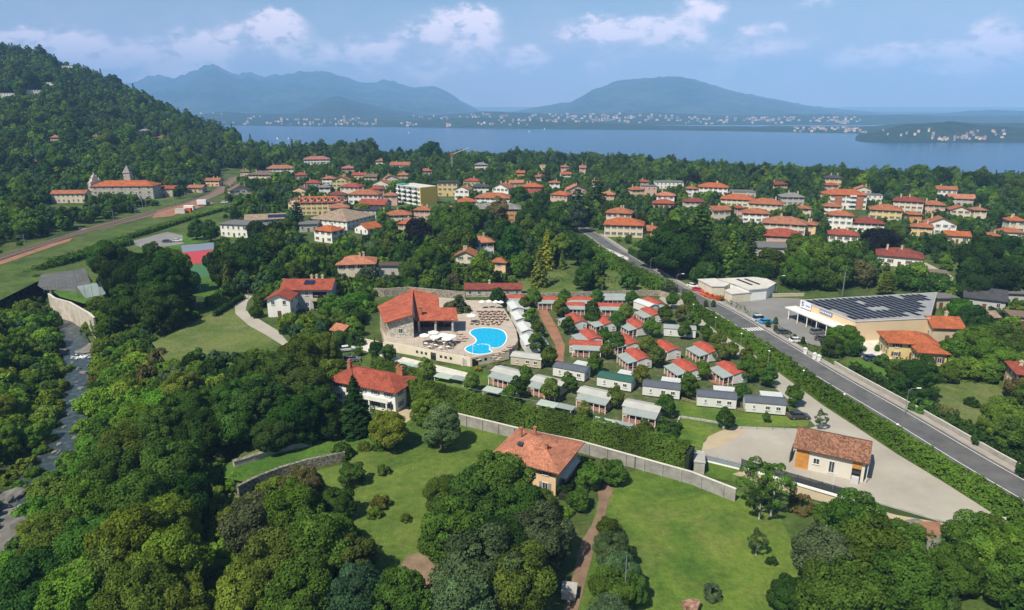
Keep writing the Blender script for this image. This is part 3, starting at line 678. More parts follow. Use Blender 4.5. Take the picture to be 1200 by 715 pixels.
DARKM = mat('dark_metal', (.05, .055, .06), .5, .1, 3, metal=.3)
WOOD = mat('weathered_wood', (.26, .19, .12), .85, .3, 3)
ORANGEW = mat('orange_larch_boards', (.52, .235, .055), .6, .18, 1.5)

# big meadows
sheet('lawn', [(712,560),(760,548),(860,575),(905,600),(985,612),(960,715),(900,800),(640,800),(668,715),(700,590)], LAWN, 'mown green lawn in the lower right', z=.03)
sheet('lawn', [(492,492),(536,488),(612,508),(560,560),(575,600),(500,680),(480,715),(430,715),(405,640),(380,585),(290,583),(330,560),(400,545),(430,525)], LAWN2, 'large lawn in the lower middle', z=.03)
sheet('terrace_lawn', [(262,560),(262,545),(300,530),(356,524),(420,510),(470,478),(490,468),(497,486),(470,505),(425,530),(380,545),(290,566)], VIVID, 'vivid green strip above the old stone wall', z=.05)
sheet('bare_soil', [(466,672),(476,652),(490,648),(512,660),(520,675),(512,700),(490,700)], EARTH, 'brown bare soil at the end of the lawn', z=.05)
sheet('meadow', [(178,402),(230,378),(272,352),(290,372),(330,402),(300,418),(262,425),(225,432),(195,425)], MEADOW, 'flowering meadow slope by the footpath', z=.05)
sheet('footpath', [(283,345),(275,357),(276,368),(292,382),(312,393),(331,405),(338,402),(326,388),(303,374),(288,364),(290,354),(296,347)], GRAVEL, 'grey footpath bending past the meadow', z=.09)
sheet('meadow', [(-60,345),(0,312),(60,292),(110,276),(180,258),(240,246),(262,250),(300,262),(296,284),(258,290),(240,300),(222,300),(190,275),(140,288),(100,312),(60,322),(0,352)], ROUGH, 'rough green meadow below the railway', z=.05)
sheet('field', [(150,300),(200,278),(262,262),(240,282),(215,290),(200,300),(160,312)], VIVID, 'mown strip beside the sports ground', z=.08)
sheet('field', [(1060,475),(1092,452),(1120,440),(1168,452),(1192,470),(1186,500),(1168,516),(1130,508),(1095,495)], MEADOW, 'sunny rough field right of the road', z=.05)
sheet('lawn', [(988,428),(1005,420),(1040,430),(1050,445),(1030,455),(1008,446)], VIVID, 'small garden lawn behind the roadside parapet', z=.05)
sheet('orchard_grass', [(612,322),(660,318),(680,330),(672,345),(600,345)], MEADOW, 'sunny grass patch behind the mobile homes', z=.05)
sheet('orchard_grass', [(700,320),(735,318),(768,334),(756,342),(706,340)], MEADOW, 'grass triangle beside the upper road hedge', z=.05)
sheet('lawn', [(930,338),(975,334),(985,348),(940,352),(905,346)], ROUGH, 'green verge behind the car park', z=.05)
sheet('slope_grass', [(380,376),(440,345),(450,352),(446,392),(420,396),(398,392)], ROUGH, 'steep green slope left of the pool house', z=.05)
# camp site
sheet('camp_ground', [(560,352),(780,345),(800,378),(880,440),(948,490),(938,498),(846,497),(812,548),(600,500),(470,440),(520,420),(600,412)], grass_mat('camp_turf', (.040,.066,.018), (.080,.108,.030), (.20,.165,.11), s1=.16, s2=1.1, dry=.75, fine=3), 'grass between the mobile homes', z=.03)
sheet('lawn', [(470,424),(560,432),(590,446),(560,462),(520,455),(462,438)], LAWN, 'mown strip below the pool terrace', z=.06)
sheet('lawn', [(790,472),(812,470),(905,487),(950,490),(946,500),(850,502),(793,488)], LAWN, 'mown strip in front of the white mobile homes', z=.06)
sheet('lawn', [(797,490),(845,497),(850,503),(832,515),(822,528),(812,548),(790,540),(786,512)], LAWN, 'small square lawn beside the gravel yard', z=.08)
sheet('lawn', [(824,540),(868,550),(862,566),(815,556)], LAWN, 'grass strip between the wall and the slat fence', z=.08)
sheet('camp_lane', [(630,360),(640,362),(646,372),(655,388),(662,405),(660,425),(650,425),(651,405),(642,388),(634,374)], DIRT, 'reddish lane through the mobile homes', z=.07)
sheet('camp_lane', [(735,366),(757,368),(760,374),(735,372)], DIRT, 'short reddish lane at the top of the camp', z=.07)
sheet('camp_lane', [(828,432),(838,440),(852,452),(846,454),(830,446),(822,436)], DIRT, 'short reddish lane beside the last verandas', z=.07)
sheet('gravel_yard', [(788,342),(800,352),(838,388),(872,408),(900,428),(965,476),(1002,500),(1050,532),(1100,562),(1180,613),(1110,613),(1005,583),(1003,577),(822,534),(824,520),(838,510),(862,500),(946,503),(956,500),(940,484),(905,452),(878,428),(850,408),(824,386),(800,372),(772,350)], GRAVEL, 'pale gravel yard and drive', z=.10)
sheet('worn_patch', [(822,528),(830,512),(848,504),(866,502),(874,506),(858,518),(838,526)], SANDY, 'sandy worn corner of the gravel yard', z=.12)
sheet('sandy_path', [(858,556),(872,552),(1006,592),(1050,604),(1130,618),(1160,622),(1150,628),(1060,612),(1000,598),(930,580)], SANDY, 'sandy path below the slat fence', z=.10)
sheet('rough_bank', [(900,576),(940,584),(1000,601),(1060,614),(1130,625),(1180,640),(1180,720),(960,720),(930,640)], ROUGH, 'rough bank below the gravel yard', z=.05)
sheet('bare_soil', [(1048,612),(1075,608),(1098,620),(1104,634),(1088,645),(1060,636)], mat('grey_rubble', (.17,.155,.13), .95, .35, 1.2, bump=.5), 'grey rubble beside the gravel yard', z=.12)
sheet('bare_soil', [(1076,612),(1100,612),(1108,624),(1092,633),(1078,625)], DIRT, 'orange earth heap ground beside the yard', z=.14)
sheet('dirt_track', [(699,566),(716,566),(719,574),(712,592),(708,612),(700,632),(692,660),(684,690),(674,730),(656,730),(668,690),(676,655),(681,635),(697,610),(702,590)], mat('track_earth', (.19, .125, .08), .95, .3, .35, bump=.4, detail=8), 'reddish dirt track beside the lawn', z=.09)
# pool house forecourt, other lanes
sheet('lane', [(395,392),(420,400),(470,418),(560,440),(556,447),(464,424),(418,408),(388,398)], PALEC, 'pale lane in front of the pool house', z=.07)
sheet('lane', [(300,322),(318,300),(332,300),(320,330),(312,350),(300,352)], GRAVEL, 'narrow lane beside the brick-roofed villa', z=.07)
sheet('drive', [(470,462),(497,466),(490,486),(470,500),(448,506),(455,480)], SANDY, 'sandy drive of the villa with blue shutters', z=.10)
# railway
sheet('rail_bed', [(-80,327),(0,300),(60,281),(110,265.5),(170,249.5),(215,238),(245,227),(266,211),(275,197),(281,197),(277,211),(262,226),(234,238.5),(180,252.5),(115,269.5),(60,285.5),(0,305.5),(-80,333)], mat('ballast', (.17,.118,.088), .95, .25, .8, detail=9), 'railway ballast bed curving to the left', z=.12)
sheet('construction_strip', [(178,256),(186,246),(212,240),(232,234),(252,238),(226,246),(200,254)], DIRT, 'bare red building strip beside the railway', z=.16)
sheet('earth_bank', [(-80,340),(-80,333.5),(0,306),(60,286),(86,278.5),(82,283),(60,290),(0,311)], DIRT, 'reddish earth bank below the railway', z=.14)
for off in (-.75, .75, 3.3, 4.8):
    pass
# sports ground
sheet('sports_yard', [(44,335),(48,322),(100,315),(106,330),(98,342),(52,340)], ASPH, 'grey sports yard beside the stream', z=.10)
sheet('sports_lawn', [(62,342),(100,330),(128,334),(118,352),(98,356),(70,348)], VIVID, 'green pitch edge beside the stream wall', z=.08)
sheet('ball_court', [(90,336),(118,331),(124,345),(100,350)], mat('court_grey', (.22,.27,.25), .9, .1, 1), 'grey-green ball court inside a net fence', z=.12)
sheet('sports_lawn', [(220,306),(262,306),(285,340),(262,352),(225,346)], VIVID, 'green court behind the trees', z=.08)
sheet('red_court', [(214,296),(250,293),(252,308),(220,310)], mat('court_red', (.40,.05,.06), .85, .08, 1), 'red tennis court', z=.14)
sheet('blue_court', [(212,288),(256,284),(257,292),(214,296)], mat('court_blue', (.16,.20,.25), .85, .08, 1), 'grey-blue court beside the red one', z=.14)
sheet('green_court', [(220,311),(246,309),(246,325),(224,327)], mat('court_green', (.05,.14,.06), .85, .08, 1), 'dark green court in front of the red one', z=.14)
sheet('car_park', [(150,284),(196,272),(214,276),(215,286),(170,292)], ASPH2, 'small car park beside the school', z=.10)
# road
RL = [(662,260),(690,277),(712,293),(750,318),(788,341),(838,366),(880,393),(920,418),(963,446),(1000,467),(1053,498),(1100,529),(1150,560),(1205,590),(1260,622),(1400,702)]
RR = [(667,258),(700,276),(722,292),(760,313),(800,334),(846,356),(884,376),(938,408),(981,433),(1020,456),(1095,501),(1140,528),(1178,553),(1230,582),(1290,615)]
def road_strip(name, A, B, m, label, z, a0=0., a1=1., kind='structure', h=0):
    mb = MB(); PA = [at(*p) for p in A]; PB = [at(*p) for p in B]
    for i in range(len(PA) - 1):
        q = [PA[i].lerp(PB[i], a0), PA[i + 1].lerp(PB[i + 1], a0), PA[i + 1].lerp(PB[i + 1], a1), PA[i].lerp(PB[i], a1)]
        if h == 0: mb.face([(p.x, p.y, z) for p in q[::-1]])
        else: mb.prism([(p.x, p.y) for p in q], 0, z + h)
    o = mb.build(name, m)
    if h == 0 and o.data.polygons[0].normal.z < 0: o.data.flip_normals()
    return tag(o, label, kind=kind)
def along(A, i, f): return at(*A[i]).lerp(at(*A[i + 1]), f)
def resample(A, step):
    P = [at(*p) for p in A]; out = [P[0]]; acc = 0
    for a, b in zip(P[:-1], P[1:]):
        L = (b - a).length; n = max(1, int(round(L / step)))
        for k in range(1, n + 1): out.append(a.lerp(b, k / n))
    return out
def side_offset(P, d):
    out = []
    for i, p in enumerate(P):
        a = P[max(0, i - 1)]; b = P[min(len(P) - 1, i + 1)]; t = (b - a); t.z = 0; t.normalize(); out.append(p + Vector((t.y, -t.x, 0)) * d)
    return out
def ribbon(name, P, d0, d1, z, m, label, h=0, kind='structure'):
    A = side_offset(P, d0); B = side_offset(P, d1); mb = MB()
    for i in range(len(A) - 1):
        q = [A[i], A[i + 1], B[i + 1], B[i]]
        if h == 0: mb.face([(p.x, p.y, z + gh(p.x, p.y) * 0) for p in q])
        else:
            mb.prism([(p.x, p.y) for p in q], z, z + h)
    o = mb.build(name, m)
    if h == 0 and o.data.polygons[0].normal.z < 0: o.data.flip_normals()
    return tag(o, label, kind=kind)
# centre line from the two painted edges (they converge with distance as a 7 m road does)
RC = [at(*p) for p in RL]
ROADP = []
for a, b in zip(RC[:-1], RC[1:]):
    n = max(1, int((b - a).length / 4))
    for k in range(n): ROADP.append(a.lerp(b, k / n))
ROADP.append(RC[-1])
# smooth the line
for _ in range(6):
    ROADP = [ROADP[0]] + [(ROADP[i - 1] + ROADP[i] * 2 + ROADP[i + 1]) / 4 for i in range(1, len(ROADP) - 1)] + [ROADP[-1]]
RD = -1  # direction along the list is towards the viewer: its left-hand side is the far side
def rside(d): return d * RD
ribbon('road', ROADP, rside(-1.0), rside(6.9), .16, ASPH, 'two lane asphalt road running down to the right')
ribbon('road_line', ROADP, rside(.0), rside(.16), .166, PAINT, 'white edge line nearest the camp hedge')
ribbon('road_line', ROADP, rside(6.1), rside(6.26), .166, PAINT, 'white edge line nearest the parapet')
ribbon('pavement', ROADP[10:], rside(6.9), rside(8.6), .16, PAVE, 'raised pavement along the far side of the road', h=.13)
# ------------------------------------------------------------------ buildings
ROOFC = {'orange': (.40, .145, .07), 'red': (.36, .085, .05), 'terra': (.40, .17, .10), 'brown': (.20, .135, .10), 'darkred': (.25, .065, .045), 'tan': (.36, .27, .19),
         'grey': (.24, .23, .22), 'dark': (.07, .07, .075), 'bright': (.46, .13, .05), 'pink': (.42, .16, .13), 'peach': (.50, .20, .115), 'mix': (.36, .175, .115)}
WALLC = {'white': (.72, .70, .65), 'cream': (.60, .53, .41), 'yellow': (.60, .47, .22), 'pink': (.55, .36, .28), 'peach': (.68, .47, .28), 'brick': (.34, .14, .075), 'grey': (.42, .41, .38), 'stone': (.42, .38, .32), 'tan': (.50, .41, .29), 'orange': (.55, .27, .10), 'red': (.5, .07, .05)}
def RM(k): return tile_mat('tiles_' + k, ROOFC[k]) if k not in ('dark', 'grey') else tile_mat('tiles_' + k, ROOFC[k], .15, .7)
def WM(k): return mat('wall_' + k, WALLC[k], .88, .10, .35, detail=8, bump=.08, bscale=12) if k != 'stone' else stone_mat('wall_stone', (.30, .27, .22), (.58, .53, .45))
SHUT = {'green': (.05, .13, .07), 'brown': (.13, .065, .035), 'grey': (.22, .23, .22), 'blue': (.08, .25, .40)}
_wc = {}
def window_parts(w, h, shut, far):
    key = (round(w, 1), round(h, 1), shut, far)
    if key in _wc: return _wc[key]
    fr = mat('window_frame', (.62, .60, .55), .6, .05); gl = glass_mat(); out = []
    m = MB(); t = .09
    for a in (-1, 1): m.box(a * (w / 2 - t / 2), -.03, h / 2, t, .12, h)
    m.box(0, -.03, t / 2 - .0, w - 2 * t, .12, t); m.box(0, -.03, h - t / 2, w - 2 * t, .12, t); m.box(0, -.035, h / 2, .06, .10, h - 2 * t)
    m.box(0, -.07, -.05, w + .2, .2, .08)
    if far:
        m2 = MB(); m2.v, m2.f, m2.m, m2.uv = m.v, m.f, m.m, m.uv
        m2.box(0, -.012, h / 2, w - .1, .03, h - .1, 0, 1)
        if shut:
            for a in (-1, 1): m2.box(a * (w * .5 + w * .26), -.04, h / 2, w * .5, .05, h, 0, 2)
        o = m2.build('window', [fr, gl, mat('shutter_' + (shut or 'grey'), SHUT[shut or 'grey'], .7)]); out = [('window', o.data)]; bpy.data.objects.remove(o)
    else:
        o = m.build('window', fr); out.append(('window', o.data)); bpy.data.objects.remove(o)
        o = MB().box(0, -.012, h / 2, w - .15, .03, h - .15).build('pane', gl); out.append(('pane', o.data)); bpy.data.objects.remove(o)
        if shut:
            for a in (-1, 1):
                q = MB(); q.box(a * (w * .5 + w * .26), -.04, h / 2, w * .5, .05, h)
                for k in range(7): q.box(a * (w * .5 + w * .26), -.07, h * (k + .5) / 7, w * .42, .02, h / 14)
                o = q.build('shutter', mat('shutter_' + shut, SHUT[shut], .7)); out.append(('shutter', o.data)); bpy.data.objects.remove(o)
    _wc[key] = out; return out
def add_window(root, x, y, z, rz, w, h, shut=None, far=False):
    parts = window_parts(w, h, shut, far); o = bpy.data.objects.new('window', parts[0][1]); COL.objects.link(o); o.parent = root; o.location = (x, y, z); o.rotation_euler.z = rz
    for nme, me in parts[1:]:
        c = bpy.data.objects.new(nme, me); COL.objects.link(c); c.parent = o
    return o
def roof_faces(mb, w, d, z, rise, over, kind, th=.2, cx=0, cy=0, mi=0, tile_dir=True):
    W2, D2 = w / 2 + over, d / 2 + over
    sx = rise / (min(w, d) / 2) * over; z0 = z - sx; zr = z + rise
    def add(pts):
        # uv: u along the eave (first edge), v up the slope
        P = [Vector((cx + p[0], cy + p[1], p[2])) for p in pts]; n = (P[1] - P[0]).cross(P[2] - P[0]).normalized(); u = (P[1] - P[0]).normalized(); v = n.cross(u)
        uv = [((p - P[0]).dot(u) + cx * .37, (p - P[0]).dot(v)) for p in P]; mb.face(P, mi, uv)
        mb.face([p - Vector((0, 0, th)) for p in P[::-1]], mi, uv[::-1])
        a, b = P[0], P[1]; dn = Vector((0, 0, th)); mb.face([a - dn, b - dn, b, a], mi, [(0, 0), (0, 0), (0, 0), (0, 0)])
        return P
    A, B, C, D = (-W2, -D2, z0), (W2, -D2, z0), (W2, D2, z0), (-W2, D2, z0)
    if kind == 'hip':
        if w >= d: r0, r1 = (-(W2 - D2), 0, zr), ((W2 - D2), 0, zr); add([A, B, r1, r0]); add([C, D, r0, r1]); add([B, C, r1]) ; add([D, A, r0])
        else: r0, r1 = (0, -(D2 - W2), zr), (0, (D2 - W2), zr); add([B, C, r1, r0]); add([D, A, r0, r1]); add([A, B, r0]); add([C, D, r1])
    elif kind == 'gable':      # ridge along x
        r0, r1 = (-W2, 0, zr), (W2, 0, zr); p = add([A, B, r1, r0]); q = add([C, D, r0, r1])
        for s in (-1, 1):
            x = cx + s * W2
            for e in (-1, 1):
                pts = [(x, cy + e * D2, z0), (x, cy, zr), (x, cy, zr - th), (x, cy + e * D2, z0 - th)]
                mb.face(pts if s * e < 0 else pts[::-1], mi, [(0, 0)] * 4)
    elif kind == 'gabley':     # ridge along y
        r0, r1 = (0, -D2, zr), (0, D2, zr); add([B, C, r1, r0]); add([D, A, r0, r1])
        for s in (-1, 1):
            y = cy + s * D2
            for e in (-1, 1):
                pts = [(cx + e * W2, y, z0), (cx, y, zr), (cx, y, zr - th), (cx + e * W2, y, z0 - th)]
                mb.face(pts if s * e > 0 else pts[::-1], mi, [(0, 0)] * 4)
    elif kind == 'flat':
        mb.box(cx, cy, z + .15, 2 * W2, 2 * D2, .34, 0, mi)
def body(mb, w, d, h, rise, kind, cx=0, cy=0, z0=-.6):
    """walls with their gables"""
    x0, x1, y0, y1 = cx - w / 2, cx + w / 2, cy - d / 2, cy + d / 2; hh = h - .12
    P = [(x0, y0), (x1, y0), (x1, y1), (x0, y1)]
    for i in range(4):
        a, b = P[i], P[(i + 1) % 4]; pts = [(a[0], a[1], z0), (b[0], b[1], z0), (b[0], b[1], hh), (a[0], a[1], hh)]
        if kind == 'gable' and i in (1, 3): pts.insert(3, ((a[0] + b[0]) / 2, (a[1] + b[1]) / 2, hh + rise - .06))
        if kind == 'gabley' and i in (0, 2): pts.insert(3, ((a[0] + b[0]) / 2, (a[1] + b[1]) / 2, hh + rise - .06))
        mb.face(pts)
def house(name, label, loc, rz, w, d, h, roof='hip', rc='orange', wc='cream', cat='house', pitch=.42, over=.6, shut='brown', chim=1, door=True, group=None, wins=True, parent=None, far=None, ww=1.1, sides=('f', 'l', 'r'), wsp=3.0, cx=0, cy=0, seed=0):
    rng = random.Random(seed + int(loc[0] * 7) if not parent else seed)
    root = parent or empty(name, loc, rz, label, cat, group)
    dep = depth_of(Vector(loc)) if not parent else 150
    if far is None: far = dep > 250
    rise = pitch * min(w, d) / 2 if roof != 'gabley' else pitch * w / 2
    if roof == 'gable': rise = pitch * d / 2
    mb = MB(); body(mb, w, d, h, rise, roof, cx, cy); mb.build('wall', WM(wc) if isinstance(wc, str) else wc, root)
    rb = MB(); roof_faces(rb, w, d, h, rise, over, roof, cx=cx, cy=cy)
    ro = rb.build('roof', RM(rc) if isinstance(rc, str) else rc, root)
    for k in range(chim):
        x = cx + (rng.uniform(-.3, .3)) * w; y = cy + rng.uniform(-.12, .2) * d; zt = h + rise
        c = MB(); c.box(x, y, zt - .3, .7, .6, 2.2); c.box(x, y, zt + .86, .95, .85, .12); c.box(x, y, zt + 1.12, .5, .45, .25); c.build('chimney', WM('tan'), ro)
    st = max(1, int(round(h / 3.1)))
    if wins:
        fh = h / st
        def row(n, f):
            for s in range(st):
                for k in range(n):
                    yield (k + .5) / n, s * fh + fh * .30 + .05
        wh = min(1.5, fh * .48)
        if 'f' in sides:
            n = max(1, int(w / wsp))
            for f, z in row(n, 0):
                if door and z < 1.5 and abs(f - .5) < .5 / n + .01: continue
                add_window(root, cx - w / 2 + f * w, cy - d / 2, z, 0, ww, wh, shut, far)
        for sd in ('l', 'r'):
            if sd in sides:
                n = max(1, int(d / (wsp * 1.15)))
                for f, z in row(n, 0): add_window(root, cx + (w / 2 if sd == 'r' else -w / 2), cy - d / 2 + f * d, z, R_(90) if sd == 'r' else R_(-90), ww, wh, shut, far)
    if door:
        dm = MB(); dm.box(0, -.03, 1.05, 1.15, .1, 2.1); dm.box(0, -.06, 1.1, 1.35, .04, .08); o = dm.build('door', mat('door_wood', (.14, .07, .035), .6, .2, 3), root); o.location = (cx, cy - d / 2, 0)
        if not far: MB().box(.42, -.11, 1.05, .06, .06, .14).build('handle', METALG, o)
    return root
LM = []     # landmarks: (x, y, short phrase)
KEEP = []   # picture areas where the photo shows a house: (x0, y0, x1, y1, distance)
def keep(x0, y0, x1, y1, dist): KEEP.append((x0, y0, x1, y1, dist))
FOOT = []   # ground footprints (x, y, r)
TOWN = [
 (304.5,204.6,29,6,'hip','brown','cream',-12,'cream villa with brown pyramid roof beside the railway bend','brown-roofed cream villa'),
 (328,197.5,34,6,'hip','terra','white',6,'long white house with dull terracotta roof behind the brown-roofed villa','long terracotta-roofed house'),
 (287,201.5,14,4.5,'gable','brown','tan',-20,'small dark brown barn at the top of the railway bend','dark brown barn'),
 (282,223,24,5,'gabley','brown','cream',22,'white gable-fronted cottage with round attic window below the railway','white gable cottage'),
 (371,186.6,30,8,'hip','pink','white',8,'large white lakeside villa with rosy roof, first left of the water gap','rosy-roofed lakeside villa'),
 (445,188.5,10,6,'hip','orange','white',0,'tiny white house with red cap roof just under the lake','tiny white lake house'),
 (468,193.5,23,4,'gable','orange','white',-6,'low long orange-roofed house close to the lake trees','low orange-roofed lake house'),
 (408,197,15,6,'hip','pink','pink',10,'small pinkish house between dark trees left of the tiny lake house','small pinkish house'),
 (384,209,14,8,'hip','terra','white',-5,'white house with dull red hip roof behind the yellow dormered hotel','white house behind the hotel'),
 (399,211,20,9,'gabley','orange','yellow',0,'yellow gable-fronted house rising behind the dormered hotel','yellow gable house'),
 (409,219,24,7,'hip','red','cream',-15,'cream house with broad red roof right of the yellow gable house','broad red-roofed cream house'),
 (380,219.5,13,6,'hip','grey','white',5,'small white house with grey roof left of the yellow gable house','small grey-roofed house'),
 (425,227.5,36,7,'hip','orange','white',-8,'white house with long balcony and orange hip roof above the hall','white balcony house'),
 (443,221,14,7,'hip','red','cream',12,'narrow cream house with red roof behind the white balcony house','narrow cream house'),
 (457,229,16,7,'hip','terra','pink',0,'pinkish house with terracotta roof beside the white-and-yellow flats','pinkish terracotta house'),
 (435,239.5,32,5,'gable','red','cream',-14,'low house with two overlapping red roofs above the solar-panelled hall','overlapping red-roofed house'),
 (468,252,28,5,'hip','orange','cream',6,'low cream house with wide orange roof below the flats','wide orange-roofed house'),
 (494,246,20,6,'hip','orange','pink',-10,'orange-roofed pink house at the foot of the yellow end wall','pink house under the flats'),
 (486,260,22,4,'gable','grey','grey',16,'grey shed with ridged metal roof right of the purple tree','grey ridged shed'),
 (417,309,44,6.2,'hip','peach','cream',4,'cream farmhouse with peach roof and a chimney at each end','peach-roofed farmhouse'),
 (564,193,15,8,'hip','grey','white',5,'tall white villa with grey pyramid roof near the lake skyline','tall grey-roofed white villa'),
 (586,220,21,7,'gabley','orange','white',-25,'white gable-fronted villa with orange roof in the town centre','white gable villa'),
 (577,232,42,5,'hip','orange','white',-8,'long low white villa with stepped orange roofs in the town centre','stepped-roof white villa'),
 (564,219,19,5,'hip','dark','white',0,'white bungalow with nearly black roof behind the stepped-roof villa','black-roofed bungalow'),
 (583,245,53,8,'hip','grey','orange',0,'long orange-brick house with grey roof split by a tree','orange-brick long house'),
 (610,202.5,9,5,'gable','bright','orange',0,'tiny bright orange-roofed cottage among skyline trees','tiny orange cottage'),
 (636,207,15,6,'hip','orange','cream',10,'small cream house with orange roof half sunk in trees','small sunk cream house'),
 (623,219,24,7,'hip','bright','red',-5,'house with vivid red side wall and grey terrace in the town centre','vivid red-walled house'),
 (662,195.5,9,6,'hip','pink','pink',0,'small dusky pink house among skyline conifers','small dusky pink house'),
 (664,204,12,5,'gable','bright','white',12,'bright red-roofed cottage just below the dusky pink house','bright red cottage'),
 (683,196.5,7,7,'gable','pink','pink',0,'narrow pale pink tower house among the tall conifers','pale pink tower house'),
 (636,193.5,7,7,'flat','tan','yellow',0,'tiny yellow block on the lake skyline','tiny yellow block'),
 (563,284,34,7,'hip','peach','white',14,'white villa with peach-orange hip roof behind the golden conifer trees','white villa among garden trees'),
 (545,300,24,5.5,'gabley','orange','cream',-10,'cream cottage with bright orange gable left of the white villa','cream orange-gabled cottage'),
 (584,307,17,6,'hip','orange','peach',-18,'peach garden house with orange roof and brown shutters','peach garden house'),
 (725,249.5,30,7,'hip','orange','cream',-12,'cream two-part villa with stepped orange roofs behind the big roadside villa','two-part cream villa'),
 (731,263.5,46,6.5,'hip','bright','cream',-8,'big cream villa with bright orange-red hip roof beside the upper road','big roadside villa'),
 (761,270.5,29,3,'hip','orange','tan',-6,'low orange-roofed annexe right of the big roadside villa','low orange-roofed annexe'),
 (780,229,21,7,'hip','peach','white',-10,'white villa with pale orange pyramid roof and chimney','pale orange pyramid villa'),
 (778,238,24,3.5,'hip','red','pink',-5,'low dark red-roofed house under the pale orange pyramid roof','low dark red house'),
 (785,214,33,5,'flat','grey','white',0,'long white flat-roofed building near the lake trees','long white flat-roofed building'),
 (761,219,18,7,'flat','grey','pink',0,'pinkish block with grey flat roof behind the blue cedar','pinkish flat block'),
 (756,213,9,7,'hip','red','pink',0,'small pink house with red roof near the lake trees','small pink lake house'),
 (836,219.5,34,6,'hip','bright','white',-10,'white villa with orange hip roof and pale pergola near the dark copper tree','white pergola villa'),
 (872,225.5,28,4,'flat','grey','grey',0,'grey-green flat roofs behind the wide orange-roofed villa','grey-green flat-roofed house'),
 (864,233.5,38,5,'hip','bright','cream',-14,'villa with very wide bright orange roof and chimney','very wide orange-roofed villa'),
 (897,239,38,6,'hip','orange','cream',-16,'cream villa with large spreading roof right of the widest orange roof','spreading-roofed cream villa'),
 (886,250,30,8,'hip','orange','white',-10,'white three-storey house with orange hip roof behind the column conifer','white three-storey house'),
 (868,243.5,8,7,'hip','red','pink',0,'narrow pink house squeezed behind the round trees','narrow pink house'),
 (919,262,48,8,'hip','terra','cream',-14,'long cream apartment house with terracotta roof and many windows','long cream apartment house'),
 (918,277,44,5,'hip','red','pink',-8,'pink house with two red roofs below the long cream apartment house','pink two-roofed house'),
 (930,231,26,6,'hip','grey','grey',0,'grey-roofed house between orange roofs and skyline pines','grey-roofed skyline house'),
 (945,244,12,6,'hip','orange','cream',0,'small orange-roofed house left of the brick apartment block','small house by the brick block'),
 (805,270.5,20,3,'hip','tan','tan',0,'low sandy-roofed building behind the great round tree','low sandy-roofed building'),
 (831,293.5,10,3,'hip','bright','white',0,'tiny red-roofed kiosk between the great tree and the cypress','tiny red-roofed kiosk'),
 (978,208.5,20,10,'hip','dark','yellow',-8,'tall pale yellow villa with dark roof on the lake skyline','tall pale yellow villa'),
 (976,217,14,7,'hip','red','pink',0,'small pink house under the tall pale yellow villa','pink house under yellow villa'),
 (976,242,20,5,'hip','orange','white',-10,'low white house with orange roof at the foot of the brick block','low white orange-roofed house'),
 (985,252.5,28,8.5,'hip','orange','white',-12,'tall blank white house with orange roof in front of the brick block','tall blank white house'),
 (1018,261.5,35,5,'hip','darkred','white',-10,'white house with wide dark red roof behind the black copper beech','wide dark red-roofed house'),
 (989,275,32,4,'hip','red','white',-12,'low white bungalow with dark red roof left of the copper beech','low white bungalow'),
 (1039,246,34,6,'hip','orange','yellow',-14,'pale yellow house with long orange roof right of the brick block','pale yellow long-roofed house'),
 (1026,229,18,5,'flat','grey','white',0,'white house with flat white roof below the skyline pines','white flat house'),
 (1065,236,31,8,'hip','darkred','cream',-18,'cream villa with several dark red roofs and tower in the right-hand town','dark-roofed cream tower villa'),
 (1074,251.5,14,5,'hip','orange','orange',0,'small orange house below the cream tower villa','small orange house'),
 (1095,240,24,6,'hip','orange','pink',-12,'pinkish house with orange roof right of the cream tower villa','pinkish house by tower villa'),
 (1128,232.5,27,5,'gable','peach','grey',-8,'long house with pale orange gable roof near the right-hand wood','pale orange gabled house'),
 (1081,266,22,5,'hip','orange','yellow',-16,'strong yellow cottage with orange roof in the hedged gardens','strong yellow cottage'),
 (1123,276.5,26,4,'gable','bright','cream',-6,'low cottage with wide bright orange roof above the hedged gardens','wide bright-roofed cottage'),
 (1194,258.5,18,7,'hip','bright','cream',0,'cream house with bright orange roof cut by the right edge','cream house at right edge'),
 (1187,272,24,4,'hip','orange','white',-8,'white bungalow with orange roof below the right-edge house','white right-edge bungalow'),
 (1055,301,48,4.5,'hip','darkred','white',-16,'white bungalow with big dark red roof beside the sandy drive','dark red-roofed bungalow'),
 (1168,276,9,4,'hip','orange','orange',0,'tiny orange-roofed shed among the right-hand trees','tiny orange-roofed shed'),
 (248,211.5,16,5,'gable','orange','peach',-10,'orange-roofed lodge at the foot of the wooded hill','orange-roofed lodge'),
 (228,220,17,4,'gable','terra','tan',-10,'low dull-roofed house hidden in trees right of the church','low house by the church'),
 (492,232,14,5,'hip','orange','cream',0,'small orange-roofed house showing behind the flats','small house behind the flats'),
 (650,214,12,6,'hip','orange','white',0,'white cottage with orange roof beneath the skyline conifers','white conifer cottage'),
 (700,213,10,6,'hip','terra','white',0,'small white cottage in front of the lakeside conifers','small lakeside cottage'),
 (812,221,12,6,'hip','orange','white',0,'small white house at the lake edge of the wood','small lake-edge house'),
 (950,263,12,6,'hip','orange','peach',-20,'small peach house left of the tall blank white house','small peach house'),
 (1150,246,14,6,'hip','terra','cream',0,'cream cottage swallowed by the right-hand wood','cream wood cottage'),
 (64,161,11,8,'hip','pink','pink',0,'pinkish tower villa standing alone in the hillside wood','pinkish hillside villa'),
 (113,160,8,6,'gable','brown','white',0,'white house with brown gable in the hillside wood','white hillside house'),
 (42,190,9,5,'hip','terra','orange',0,'small orange house low in the hillside wood','small orange hillside house'),
 (168,153,11,4,'hip','grey','white',0,'pale grey-roofed house halfway up the hill','pale hillside house'),
 (187,161,9,4,'hip','red','white',0,'small red-roofed house above the church wood','small red-roofed hill house'),
